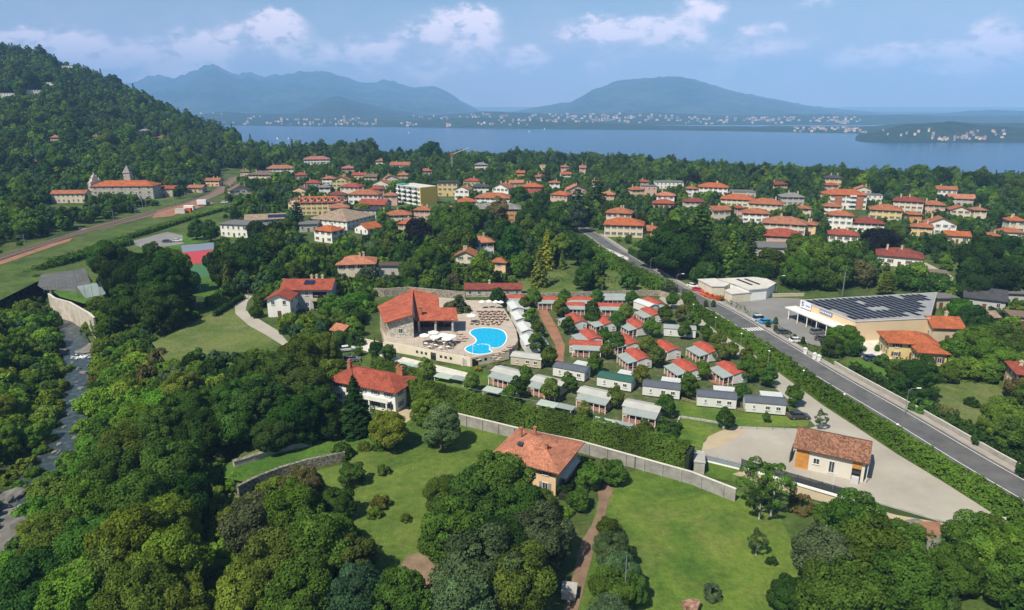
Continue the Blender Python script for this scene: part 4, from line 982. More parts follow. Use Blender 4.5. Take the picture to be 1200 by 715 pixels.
 (287,168,9,5,'hip','red','white',0,'small red-roofed house where the hill meets the lake','small house at hill end'),
 (8,109,15,8,'flat','dark','white',0,'white and dark blocks high on the hill at the left edge','white blocks at left edge'),
 (39,106,17,10,'flat','grey','white',12,'terraced white apartment building high on the wooded hill','terraced white hill flats'),
 (57,97,13,6,'flat','grey','white',-8,'row of white villas just above the terraced hill flats','white villas above flats'),
 (76,77,16,6,'flat','grey','white',-5,'long white villa nearest the top of the wooded hill','long white hilltop villa'),
]
def pos_eave(cx, ey, h):
    # the front eave stands at height h above the ground under it
    g = 0.0
    for _ in range(6):
        p = at(cx, ey, g + h); g2 = gh(p.x, p.y); g = g2 if abs(g2) < 120 else g
    if abs(gh(p.x, p.y) - g) > 1.5 or True:
        # march the ray down to ground + h (hillside houses)
        d = ray(cx, ey); t = 150.0
        while t < 1500:
            if CAMZ + t * d.z <= gh(t * d.x, t * d.y) + h: break
            t *= 1.004
        p = Vector((d.x * t, d.y * t, 0)); g = gh(p.x, p.y)
    return Vector((p.x, p.y, g))
def town():
    for i, (cx, ey, wp, h, rk, rc, wc, rot, label, ref) in enumerate(TOWN):
        p = pos_eave(cx, ey, h); dep = depth_of(p); w = wp * dep / FPX
        d = max(7.5, min(13, w * .72)); rz = R_(rot) - math.atan2(p.x, p.y) * .35
        w = w / (abs(math.cos(rz)) + .28 * abs(math.sin(rz)))
        q = p + Vector((-math.sin(rz), math.cos(rz), 0)) * (d / 2 + .5)
        q.z = min(gh(q.x, q.y), p.z) if ey > 170 else gh(p.x, p.y)
        hh = h + (p.z - q.z)
        shut = ['brown', 'green', 'grey', 'brown'][i % 4] if rk != 'flat' else None
        house('house', label, q, rz, w, d, hh, rk, rc, wc, shut=shut, chim=1 + (i % 2) if rk != 'flat' else 0, over=.7 if rk != 'flat' else .25, pitch=.46 if rk == 'gabley' else .40, seed=i, door=(i % 3 != 0))
        rise_px = (.2 * min(w, d) + 1.5) * FPX / dep
        keep(cx - wp * .5, ey - rise_px, cx + wp * .5, ey + h * FPX / dep * (.62 if ey > 170 else .4), p.y)
        LM.append((q.x, q.y, ref)); FOOT.append((q.x, q.y, max(w, d) * .62))
town()

# smaller houses of the old centre, squeezed between the ones above
def infill():
    rng = random.Random(31); used = {}; base = [(x, y, r) for x, y, r in LM]
    spots = [(352,205),(366,214),(350,222),(395,228),(412,236),(398,243),(450,243),(446,215),(458,209),(472,205),(434,207),(420,205),(500,200),(541,222),(548,236),(552,212),(602,226),(606,214),(598,243),(640,226),(655,228),(646,240),(676,222),(690,232),(702,240),(712,228),(745,236),(748,222),(742,212),(800,226),(815,236),(820,247),(846,246),(848,258),(905,226),(915,216),(948,228),(952,248),(960,222),(1008,244),(1012,222),(1040,232),(1048,262),(1058,256),(1090,256),(1104,262),(1110,248),(1126,246),(1142,262),(1150,232),(1164,242),(1172,258),(1110,222),(1085,226),(345,236),(470,222),(480,262),(533,246)]
    spots = [s_ for j_, s_ in enumerate(spots) if s_[0] < 560 or j_ % 5 in (0, 2)]
    for i, (x, y) in enumerate(spots):
        h = rng.choice([4.5, 6, 6, 7.5]); p = pos_eave(x, y, h)
        if any((p.x - a) ** 2 + (p.y + 4 - b) ** 2 < (c + 5.5) ** 2 for a, b, c in FOOT): continue
        dep = depth_of(p); w = rng.uniform(9, 14); rz = R_(rng.uniform(-30, 20)); rc = rng.choice(['orange', 'bright', 'red', 'terra', 'peach', 'orange', 'darkred', 'brown']); wc = rng.choice(['white', 'cream', 'white', 'pink', 'peach', 'tan', 'yellow'])
        k = min(range(len(base)), key=lambda j: (base[j][0] - p.x) ** 2 + (base[j][1] - p.y) ** 2); dx, dy = p.x - base[k][0], p.y - base[k][1]
        rl = ('left of' if dx < 0 else 'right of') if abs(dx) > abs(dy) * .6 else ('in front of' if dy < 0 else 'behind')
        st = 'low' if h < 5 else 'tall' if h > 7 else 'plain'; key = (rl, k); used[key] = used.get(key, 0) + 1
        lab = f'{st} {wc} house with {dict(orange="orange", bright="vivid orange", red="red", terra="terracotta", peach="pale orange", darkred="dark red", brown="brown")[rc]} roof {rl} the {base[k][2]}'
        if used[key] > 1: lab = 'farther ' + lab
        if len(lab.split()) > 16: lab = lab.replace(' house', '', 1).replace('farther ', '')
        q = Vector((p.x - math.sin(rz) * 4, p.y + math.cos(rz) * 4, 0)); q.z = min(gh(q.x, q.y), p.z)
        house('house', lab, q, rz, w, 8.5, h + p.z - q.z, rng.choice(['hip', 'hip', 'gable', 'gabley']), rc, wc, shut=rng.choice(['brown', 'green', 'grey']), chim=1, seed=i, door=False, over=.6)
        wp = w * FPX / dep; keep(x - wp * .5, y - 3.5, x + wp * .5, y + h * FPX / dep * .55, p.y); FOOT.append((q.x, q.y, w * .6)); LM.append((q.x, q.y, f'{st} {wc} house {rl} the {base[k][2]}' if used[key] == 1 else base[k][2]))
# ------------------------------------------------------------------ larger and nearer buildings
def L2W(root, x, y, z=0):
    c, s = math.cos(root.rotation_euler.z), math.sin(root.rotation_euler.z)
    return (root.location.x + x * c - y * s, root.location.y + x * s + y * c, root.location.z + z)
def note(p, ref, rad, kp=None):
    LM.append((p[0], p[1], ref)); FOOT.append((p[0], p[1], rad))
    if kp: keep(*kp, p[1])
def corner_house(corner, rz, w, d): # corner = nearest front-right wall corner
    c, s = math.cos(rz), math.sin(rz)
    return (corner[0] - w / 2 * c - d / 2 * s, corner[1] - w / 2 * s + d / 2 * c, 0)
# peach house with the hipped terracotta roof
rz = R_(-26); a = at(654, 551.4, 5.5); loc = corner_house((a.x - .3, a.y + .9), rz, 11.6, 10.6)
h1 = house('house', 'peach-walled house with large terracotta hip roof, roof window and dark shaded side', loc, rz, 11.6, 10.6, 5.5, 'hip', 'peach', 'peach', over=1.0, pitch=.40, shut='grey', chim=0, far=False, wsp=3.8, seed=3)
rf = [o for o in h1.children if o.name.startswith('roof')][0]
q = MB(); q.box(-2.2, -2.6, 6.95, .9, 1.1, .16); o = q.build('roof_window', glass_mat(), rf); o.rotation_euler = (0, 0, 0)
for x, y, z in ((-3.6, .6, 7.7), (-1.5, 2.2, 7.6), (2.6, -2.0, 7.2)):
    q = MB(); q.box(x, y, z - .2, .45, .45, 1.5); q.box(x, y, z + .6, .62, .62, .12); q.build('chimney', WM('brick'), rf)
bal = MB(); bal.box(6.3, 0, 2.75, 1.4, 7, .2); 
for k in range(15): bal.box(6.95, -3.4 + k * .485, 3.3, .05, .05, 1.0)
bal.box(6.95, 0, 3.8, .07, 7, .07); bal.build('balcony', WM('white'), h1)
note(loc, 'peach hip-roofed house', 8, (580, 498, 684, 575))
# white building with mono tiles and orange boards
rz = R_(-29); a = at(1018.5, 545.5, 4.2); b = at(930.4, 523.7, 4.2)
m = (a + b) / 2; dv = Vector((-math.sin(rz), math.cos(rz), 0)); c = m + dv * 5.0
W2 = 11.4; D2 = 8.6
h2 = empty('gatehouse', (c.x, c.y, 0), rz, 'white reception house with brown tile roof and orange larch board panels', 'house')
mb = MB(); body(mb, W2, D2, 4.5, 1.7, 'gable'); mb.build('wall', mat('render_white', (.60, .56, .48), .9, .05, .4), h2)
mb = MB(); roof_faces(mb, W2, D2, 4.5, 1.7, .65, 'gable', th=.22); mb.build('roof', tile_mat('tiles_brownmix', (.30, .145, .085), .45, .5), h2)
for x0, x1, z0 in ((-5.72, -3.5, .02), (3.7, 5.2, 2.5)):
    q = MB(); n = int((4.25 - z0) / .3)
    for k in range(n): q.b3(x0, -D2 / 2 - .12, z0 + k * .3 + .02, x1, -D2 / 2 - .01, z0 + k * .3 + .28)
    q.build('board_panel', ORANGEW, h2)
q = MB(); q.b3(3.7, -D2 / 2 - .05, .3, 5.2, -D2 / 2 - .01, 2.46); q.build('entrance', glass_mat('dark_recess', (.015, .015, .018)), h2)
for x, z0, w, h in ((-2.2, 1.6, 1.1, 1.2), (.4, .6, 1.0, 2.3), (-1.6, 3.75, 1.2, .35)):
    o = add_window(h2, x, -D2 / 2, z0, 0, w, h, None, False)
add_window(h2, W2 / 2, 0, 1.2, R_(90), 1.2, 1.3, None, False)
q = MB(); q.tube((W2 / 2 + .4, -4.5, 0), (W2 / 2 + .5, -4.6, 4.1), .06); q.tube((W2 / 2 + .45, -2.0, 0), (W2 / 2 + .5, -2.1, 4.2), .06); q.build('porch_post', WM('white'), h2)
o = MB().box(4.4, -5.2, .65, 1.2, .8, 1.3).build('service_cabinet', mat('cabinet_grey', (.5, .5, .48), .5, .05), None); o.location = h2.location; o.rotation_euler.z = rz
tag(o, 'grey service cabinet at the right corner of the white reception house', 'cabinet')
o = MB().box(-6.8, -.9, 1.0, .16, 4.4, 2.0).build('shadow_panel', mat('shadow_teal', (.04, .06, .065), .6, .1, 2), None); o.location = h2.location; o.rotation_euler.z = rz  # added dark panel, stands in for the shadow left of the house
tag(o, 'dark teal panel standing in for a shadow beside the orange board wall', 'shadow panel')
note(c, 'white reception house', 8, (922, 500, 1026, 585))
# villa with blue shutters
rz = R_(-24); a = at(464, 459, 5.5); loc = corner_house((a.x - .4, a.y + .7), rz, 17.0, 8.6)
h3 = house('house', 'white villa with blue shutters and orange-red roof behind the weeping conifer', loc, rz, 17.0, 8.6, 5.5, 'hip', 'red', 'white', over=.8, pitch=.42, shut='blue', chim=0, far=False, seed=5)
rf = [o for o in h3.children if o.name.startswith('roof')][0]
for x, y in ((-7.2, 1), (5.2, 2.4), (6.3, 2.0)):
    q = MB(); q.box(x, y, 6.6, .8, .8, 2.4); q.box(x, y, 7.9, 1.05, 1.05, .15); q.box(x, y, 8.25, .6, .6, .4); q.build('chimney', WM('brick'), rf)
q = MB(); q.box(2.5, -5.0, 2.8, 10, 1.5, .18); q.box(2.5, -5.7, 3.3, 10, .08, .9); q.build('balcony', WM('white'), h3)
q = MB()
for x in (-2, 2.5, 7): q.box(x, -5.5, 1.35, .3, .3, 2.7)
q.build('balcony_post', WM('white'), h3)
note(loc, 'villa with blue shutters', 9, (440, 432, 492, 488)); keep(383, 434, 398, 452, 150)
# two-winged villa left of the pool house
h4 = house('house', 'white two-winged villa with red-brown roofs and small solar panels by the footpath', (-67.2, 220, 0), R_(0), 15.4, 9.5, 7.4, 'gable', 'red', 'grey', over=.9, pitch=.42, shut=None, chim=3, far=False, sides=('f',), seed=9, door=False)
house('', '', (0, 0, 0), 0, 7.2, 8.5, 6.2, 'gabley', 'red', 'white', over=.7, pitch=.42, shut=None, chim=0, far=False, parent=h4, cx=-6.6, cy=-8.6, seed=10, sides=('f', 'r'))
rf = [o for o in h4.children if o.name.startswith('roof')][0]
for k in range(2): MB().box(0, 0, 0, 1.5, 2.2, .1).build('solar_panel', glass_mat('solar_glass', (.012, .02, .055)), rf, loc=(-.4 + k * 1.8, -2.2, 8.72)).rotation_euler.x = math.atan(.42)
q = MB(); q.box(4.3, -5.6, 3.5, 6.0, 1.6, .2); q.box(4.3, -6.35, 4.05, 6.0, .1, .9); q.build('balcony', WM('tan'), h4)
q = MB(); q.box(1.2, -6.2, 1.7, .25, .25, 3.4); q.box(7.2, -6.2, 1.7, .25, .25, 3.4); q.build('balcony_post', WM('white'), h4)
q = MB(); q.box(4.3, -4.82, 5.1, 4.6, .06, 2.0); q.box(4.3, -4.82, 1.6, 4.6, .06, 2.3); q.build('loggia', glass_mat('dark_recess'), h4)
note((-67, 216), 'two-winged villa', 11, (308, 320, 386, 374))
# ---- pool terrace and pool house
TZ = 2.3
front = [(451, 401), (468, 404), (485, 407), (512, 412.5), (537, 417), (552, 419.5), (596, 411)]
edge = [at(x, y, TZ) for x, y in front + [(603, 406), (607, 399), (605, 387), (598, 373), (588, 358), (574, 352), (552, 352), (512, 348), (480, 347), (462, 349), (446, 360), (445, 378)]]
DECK = mat('pink_deck_paving', (.40, .33, .265), .9, .12, .35, col2=(.47, .395, .32), detail=9)
mb = MB(); mb.prism([(p.x, p.y) for p in edge], -.3, TZ); terr = mb.build('pool_terrace', [DECK]); tag(terr, 'raised pinkish paved pool terrace', kind='structure')
# retaining wall with square openings
fr = [at(x, y, TZ) for x, y in front]
rw = empty('retaining_wall', (fr[0].x, fr[0].y, 0), 0, 'cream retaining wall with small square openings below the pool terrace', 'wall')
q = MB(); inv = -Vector((fr[0].x, fr[0].y, 0))
for a, b in zip(fr[:-1], fr[1:]):
    d = b - a; n = Vector((d.y, -d.x, 0)).normalized() * .3; a2, b2 = a + inv, b + inv
    q.prism([(a2.x, a2.y), (b2.x, b2.y), (b2.x + n.x, b2.y + n.y), (a2.x + n.x, a2.y + n.y)], 0, TZ + .25)
q.build('wall_face', mat('wall_warm', (.62, .55, .43), .9, .1, .4, detail=8), rw)
for (x, y) in ((489.5,412.5),(495,414),(500,415.5),(517.5,418.8),(523,420),(529,421.5),(562,424.5),(568,426)):
    s = [i for i in range(len(front) - 1) if front[i][0] <= x <= front[i + 1][0]][0]; f = (x - front[s][0]) / (front[s + 1][0] - front[s][0]); p = fr[s].lerp(fr[s + 1], f); d = fr[s + 1] - fr[s]; n = Vector((d.y, -d.x, 0)).normalized()
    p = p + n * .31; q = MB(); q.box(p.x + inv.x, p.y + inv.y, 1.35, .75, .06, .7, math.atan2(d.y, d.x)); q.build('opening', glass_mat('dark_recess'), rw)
for x in (508.5, 556):
    s = [i for i in range(len(front) - 1) if front[i][0] <= x <= front[i + 1][0]][0]; f = (x - front[s][0]) / (front[s + 1][0] - front[s][0]); p = fr[s].lerp(fr[s + 1], f); d = fr[s + 1] - fr[s]; n = Vector((d.y, -d.x, 0)).normalized()
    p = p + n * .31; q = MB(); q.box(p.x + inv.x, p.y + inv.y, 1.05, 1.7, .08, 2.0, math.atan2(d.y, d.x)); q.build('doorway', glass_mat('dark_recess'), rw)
def railing(name, pts, z, label, h=1.0, step=1.4, m=None, group=None):
    q = MB(); P = [Vector((p[0], p[1], z)) for p in pts]; o0 = P[0].copy()
    for a, b in zip(P[:-1], P[1:]):
        a, b = a - o0, b - o0; n = max(1, int((b - a).length / step))
        for k in range(n + 1): p = a.lerp(b, k / n); q.tube(p, p + Vector((0, 0, h)), .035, n=5)
        for hh in (.35, .7, 1.0): q.tube(a + Vector((0, 0, h * hh)), b + Vector((0, 0, h * hh)), .022, n=5)
    o = q.build(name, m or METALG, loc=o0); return tag(o, label, 'railing', group)
railing('railing', [fr[2], fr[3], fr[4], fr[5]], TZ + .25, 'thin metal railing along the front of the pool terrace')
# steps from the terrace
st = MB(); p0 = at(549, 421, 1.2)
for k in range(8): st.box(p0.x + .45 * k - 1.2, p0.y - 1.0 + .05 * k, (TZ - k * .28) / 2, .5, 1.8, max(.2, TZ - k * .28), R_(-25))
tag(st.build('stairs', PALEC), 'pale outdoor stairs descending from the pool terrace', 'stairs')
# pool
pool_px = [(205,300),(218,282),(240,270),(275,258),(320,251),(380,247),(440,248),(490,251),(540,258),(580,268),(612,285),(636,307),(650,332),(658,358),(655,388),(643,418),(622,447),(598,468),(570,482),(545,490),(505,492),(470,488),(452,494),(450,505),(462,516),(480,524),(478,540),(450,552),(400,562),(350,566),(310,567),(262,562),(220,553),(188,540),(160,525),(147,508),(150,492),(172,474),(200,462),(235,450),(262,433),(279,415),(283,398),(275,378),(258,360),(238,345),(222,335),(208,318)]
pool_w = [at(530 + x / 10.2, 360 + y / 10.2, TZ) for x, y in pool_px]
cxp = sum(p.x for p in pool_w) / len(pool_w); cyp = sum(p.y for p in pool_w) / len(pool_w)
pool = empty('swimming_pool', (cxp, cyp, TZ), 0, 'kidney-shaped turquoise swimming pool with pale rim on the terrace', 'pool')
LP_ = [Vector((p.x - cxp, p.y - cyp, 0)) for p in pool_w]
m_, N_, L_, B_ = ntree('pool_water'); B_.inputs['Base Color'].default_value = (.0, .36, .60, 1); B_.inputs['Roughness'].default_value = .06; B_.inputs['Specular IOR Level'].default_value = .4
tc = N_.new('ShaderNodeTexCoord'); v = N_.new('ShaderNodeTexNoise'); v.inputs['Scale'].default_value = 1.4; v.inputs['Detail'].default_value = 5; L_.new(tc.outputs['Object'], v.inputs[0])
rr = N_.new('ShaderNodeValToRGB'); rr.color_ramp.elements[0].color = (.0, .30, .54, 1); rr.color_ramp.elements[1].color = (.005, .44, .66, 1); rr.color_ramp.elements[0].position = .35; rr.color_ramp.elements[1].position = .65
L_.new(v.outputs[0], rr.inputs[0]); L_.new(rr.outputs[0], B_.inputs['Base Color'])
b_ = N_.new('ShaderNodeBump'); b_.inputs['Strength'].default_value = .15; L_.new(v.outputs[0], b_.inputs['Height']); L_.new(b_.outputs[0], B_.inputs['Normal'])
q = MB(); n = len(LP_)
shr = [p * .985 for p in LP_]
q.face([(p.x, p.y, .035) for p in LP_][::-1]); o = q.build('water', m_, pool)
if o.data.polygons[0].normal.z < 0: o.data.flip_normals()
q = MB()
for i in range(n):
    a, b = LP_[i], LP_[(i + 1) % n]; na = (LP_[(i + 1) % n] - LP_[i - 1]); na = Vector((-na.y, na.x, 0)).normalized() * .28; nb = (LP_[(i + 2) % n] - LP_[i]); nb = Vector((-nb.y, nb.x, 0)).normalized() * .28
    q.prism([(a.x - na.x, a.y - na.y), (b.x - nb.x, b.y - nb.y), (b.x + na.x * .2, b.y + na.y * .2), (a.x + na.x * .2, a.y + na.y * .2)], .01, .09)
q.build('rim', mat('pool_rim', (.74, .75, .72), .6, .05), pool)
arc = [at(530 + x / 10.2, 360 + y / 10.2, TZ) for x, y in ((305,452),(340,443),(385,442),(425,450),(450,465),(447,485),(455,500))]
q = MB()
for a, b in zip(arc[:-1], arc[1:]):
    a = Vector((a.x - cxp, a.y - cyp, 0)); b = Vector((b.x - cxp, b.y - cyp, 0)); d = b - a; q.box((a.x + b.x) / 2, (a.y + b.y) / 2, .07, d.length + .2, .35, .10, math.atan2(d.y, d.x))
q.build('dividing_arc', mat('pool_rim'if 0 else 'pool_arc', (.45, .70, .76), .5, .05), pool)
p = at(554, 414.5, TZ); q = MB(); q.tube((0, 0, 0), (0, 0, 2.2), .06); q.tube((0, 0, 2.2), (.35, -.1, 2.25), .04); q.box(.35, -.1, 2.2, .25, .25, .05)
tag(q.build('shower_post', WHITE, loc=p), 'white poolside shower post at the near rim', 'shower')
LM.append((cxp, cyp, 'swimming pool')); FOOT.append((cxp, cyp, 12))
# pool house
ph = empty('pool_house', (-28, 188.6, TZ), 0, 'stone pool house with big red sloping roofs and an open pillared porch', 'pool house')
off = Vector((28, -188.6, -TZ))
STONE = stone_mat('pale_stone', (.36, .32, .26), (.60, .55, .46), 1.8)
def gpt(x, y, z): return (x + off.x, y + off.y, z + off.z)
q = MB(); w0, w1, w2, w3 = (-34.0, 180.3), (-27.4, 180.5), (-30.7, 205), (-38.8, 194.2)
def wallq(a, b, za, zb): q.face([gpt(a[0], a[1], TZ - .4), gpt(b[0], b[1], TZ - .4), gpt(b[0], b[1], zb), gpt(a[0], a[1], za)])
wallq(w0, w1, 7.25, 9.05); wallq(w1, w2, 9.05, 9.1); wallq(w2, w3, 9.1, 7.25); wallq(w3, w0, 7.25, 7.25); q.build('wall', STONE, ph)
q = MB(); q.face([gpt(-24, 204, TZ), gpt(-31, 204, TZ), gpt(-31, 204, 9), gpt(-24, 204, 8.9)][::-1]); q.face([gpt(-27.9, 190.5, TZ), gpt(-17.3, 190.5, TZ), gpt(-17.3, 190.5, 7.0), gpt(-27.9, 190.5, 7.0)]); q.face([gpt(-17.3, 190.5, TZ), gpt(-17.3, 192.4, TZ), gpt(-17.3, 192.4, 7.2), gpt(-17.3, 190.5, 7.0)])
q.face([gpt(-17.3, 192.4, TZ), gpt(-22.0, 192.4, TZ), gpt(-23.2, 204, TZ), gpt(-23.2, 204, 8.8), gpt(-22.0, 192.4, 7.2), gpt(-17.3, 192.4, 7.2)]); q.build('porch_wall', mat('porch_grey', (.16, .15, .14), .8, .3, .8, detail=8), ph)
for k in range(5):
    x = -26.8 + k * 2.0; q = MB(); q.box(x + off.x, 190.43 + off.y, 1.5, 1.6, .08, 2.8); q.build('glass_door', glass_mat(), ph)
def poly_roof(pts, nm, m, th=.22):
    q = MB(); P = [Vector(gpt(*p)) for p in pts]; n = (P[1] - P[0]).cross(P[2] - P[0]).normalized()
    if n.z < 0: P = P[::-1]; n = -n
    u = Vector((0, 0, 1)).cross(n).normalized(); v_ = n.cross(u); uv = [(p.dot(u), p.dot(v_)) for p in P]
    q.face(P, 0, uv); q.face([p - Vector((0, 0, th)) for p in P[::-1]], 0, uv[::-1])
    for i in range(len(P)):
        a, b = P[i], P[(i + 1) % len(P)]; dn = Vector((0, 0, th)); q.face([a - dn, b - dn, b, a], 0, [(0, 0)] * 4)
    return q.build(nm, m, ph)
RT1 = tile_mat('tiles_pool', (.46, .12, .065), .3, .6)
poly_roof([(-35.2, 179.2, 7.1), (-27.4, 179.4, 9.45), (-31.0, 206.6, 9.6), (-40.2, 195.4, 7.1)], 'roof', RT1)
poly_roof([(-27.6, 184.2, 6.2), (-15.3, 184.6, 6.2), (-16.5, 192.9, 7.5), (-21.4, 193, 7.5), (-22.5, 201.5, 8.8), (-31.0, 206.5, 9.58), (-27.5, 184.6, 6.26)], 'roof', RT1)
q = MB(); q.face([gpt(-27.45, 184.4, 6.2), gpt(-30.8, 204.5, 9.2), gpt(-30.8, 204.6, 9.25), gpt(-27.4, 180.4, 9.2)]); q.build('gable_wall', STONE, ph)
for x in (-21.8, -16.9, -26.6):
    q = MB(); q.tube((x + off.x, 185.3 + off.y, 0), (x + off.x, 185.3 + off.y, 6.3 - TZ), .36, .33, 12); q.box(x + off.x, 185.3 + off.y, .15, .95, .95, .3); q.build('pillar', STONE, ph)
q = MB(); q.box(-26.4 + off.x, 188 + off.y, 5.5, .9, .9, 2.6); q.box(-26.4 + off.x, 188 + off.y, 6.85, 1.2, 1.2, .15); q.build('chimney', WM('brick'), ph)
add_window(ph, -31.0 + off.x, 180.38 + off.y, 1.4, R_(2), 1.1, 1.4)
q = MB()
for k in range(6): q.box(-38.6 + .62 * k + off.x, 190.5 - 1.6 * k + off.y, 2.2, .15, .15, 4.4)
q.box(-37.1 + off.x, 186.5 + off.y, 2.3, 8.5, .12, .12, R_(-69)); q.build('side_balcony', WOOD, ph)
note((-28, 192), 'stone pool house', 16, (440, 338, 612, 432))
# umbrellas, tables, chairs and sun loungers on the terrace
def parasol(label, p, r=1.45, tilt=0, colr=(.78, .77, .74), group=None):
    e = empty('parasol', p, 0, label, 'parasol', group)
    q = MB(); n = 8
    for k in range(n):
        a, b = 2 * math.pi * k / n, 2 * math.pi * (k + 1) / n
        q.face([(math.cos(a) * r, math.sin(a) * r, 2.25), (math.cos(b) * r, math.sin(b) * r, 2.25), (0, 0, 2.8)]); q.face([(math.cos(a) * r, math.sin(a) * r, 2.1), (math.cos(b) * r, math.sin(b) * r, 2.1), (math.cos(b) * r, math.sin(b) * r, 2.25), (math.cos(a) * r, math.sin(a) * r, 2.25)])
    q.build('canopy', mat('parasol_cloth', colr, .8, .05), e); MB().tube((0, 0, 0), (0, 0, 2.8), .03).build('pole', METALG, e); MB().tube((0, 0, 0), (0, 0, .12), .3).build('base', CONC, e); return e
ords = ['first', 'second', 'third', 'fourth', 'fifth', 'sixth', 'seventh', 'eighth', 'ninth', 'tenth', 'eleventh', 'twelfth', 'thirteenth', 'fourteenth', 'fifteenth', 'sixteenth', 'seventeenth', 'eighteenth', 'nineteenth', 'twentieth']
base = None
for i, (x, y) in enumerate(((498,402),(508.5,398.5),(510,404),(520,401.5),(524,406),(529,403))):
    p = at(x, y, TZ); lab = f'{ords[i]} white parasol from the left among the tables before the pool house porch'
    if base is None: base = parasol(lab, p, group='white parasols over the terrace tables')
    else: c = copy_tree(base); c.location = p; c['label'] = lab
parasol('white parasol by the olive tree at the back of the pool', at(552.5, 378, TZ))
tb = empty('terrace_table', at(499, 405, TZ), 0, 'round pale table under the leftmost terrace parasol', 'table', 'tables on the pool house terrace')
MB().tube((0, 0, .7), (0, 0, .75), .5, n=14).build('tabletop', WHITE, tb); MB().tube((0, 0, 0), (0, 0, .7), .04).build('leg', METALG, tb)
ch = empty('terrace_chair', at(496, 406, TZ), R_(20), 'dark terrace chair left of the leftmost parasol table', 'chair', 'chairs on the pool house terrace')
MB().box(0, 0, .45, .5, .5, .06).build('seat', WOOD, ch); MB().box(0, .24, .75, .5, .05, .55).build('backrest', WOOD, ch)
for sx in (-1, 1):
    for sy in (-1, 1): MB().box(sx * .21, sy * .21, .22, .04, .04, .44).build('leg', DARKM, ch)
tp = [(509,401.5),(510.5,407),(521,404.5),(525,409),(530,406),(503,409),(516,410)]
for i, (x, y) in enumerate(tp): c = copy_tree(tb); c.location = at(x, y, TZ); c['label'] = f'round pale table, {ords[i + 1]} from the left before the pillared porch'
k = 0
for i, (x, y) in enumerate([(499, 405)] + tp):
    for a in (0, 2.2, 4.2):
        if k >= 20: break
        c = copy_tree(ch) if k else ch; p = at(x, y, TZ); c.location = (p.x + math.cos(a + i) * .85, p.y + math.sin(a + i) * .85, TZ); c.rotation_euler.z = a + i - math.pi / 2
        c['label'] = f'dark chair by terrace table {ords[i]} from the left, {["right", "back", "left"][int(a / 2)]} side'; k += 1
WICK = mat('brown_wicker', (.085, .055, .04), .85, .25, 6); CUSH = mat('pinkish_towel_fabric', (.50, .36, .29), .9, .12, 2)
lg = empty('sun_lounger', (0, 0, TZ), 0, 'x', 'sun lounger', 'sun loungers around the pool')
MB().box(0, -.3, .30, .66, 1.3, .06).build('seat', CUSH, lg)
o = MB().box(0, 0, 0, .66, .75, .06).build('backrest', CUSH, lg); o.location = (0, .62, .5); o.rotation_euler.x = R_(38)
MB().box(-.34, -.1, .22, .05, 1.8, .10).box(.34, -.1, .22, .05, 1.8, .10).build('frame', WICK, lg)
for sx in (-1, 1):
    for sy in (-1, 1): MB().box(sx * .32, sy * .75 - .1, .1, .06, .06, .2).build('leg', WICK, lg)
lp = []
for r_i, (y0, xa, xb, nn) in enumerate(((365.5,559,590,8),(368.5,559,592,8),(371.5,560,593,8),(374.5,561,595,8),(377.5,552,590,7),(380,548,586,6))):
    for j in range(nn): lp.append((xa + (xb - xa) * (j + .5) / nn + (r_i % 2) * 1.5, y0 + (j % 2) * .7, 'behind the pool', r_i, j, R_(150 + (j * 37 + r_i * 23) % 50)))
for j, (x, y) in enumerate(((578,420),(581,417),(584,421),(588,415),(591,412),(594,410.5),(597,407.5),(600,406),(582,423),(560,423))): lp.append((x, y, 'on the near side of the pool', 9, j, R_(120)))
for j, (x, y) in enumerate(((538,392),(541,395),(538.5,398),(541.5,400),(544,397))): lp.append((x, y, 'between the porch and the pool', 8, j, R_(80)))
rows = ['back', 'second', 'third', 'fourth', 'fifth', 'nearest']
for i, (x, y, where, r_i, j, a) in enumerate(lp):
    c = lg if i == 0 else copy_tree(lg); p = at(x, y, TZ); c.location = (p.x, p.y, TZ + .005); c.rotation_euler.z = a
    c['label'] = f'pinkish sun lounger, {ords[j]} from the left in the {rows[r_i]} row behind the pool' if r_i < 6 else f'brown-framed sun lounger {where}, {ords[j]} from the left'
for i, (x, y) in enumerate(((565,361.5),(573,361),(581,361.5),(587,362))):
    parasol(f'folded-out pale parasol, {ords[i]} from the left along the back rim of the terrace', at(x, y, TZ), 1.0)
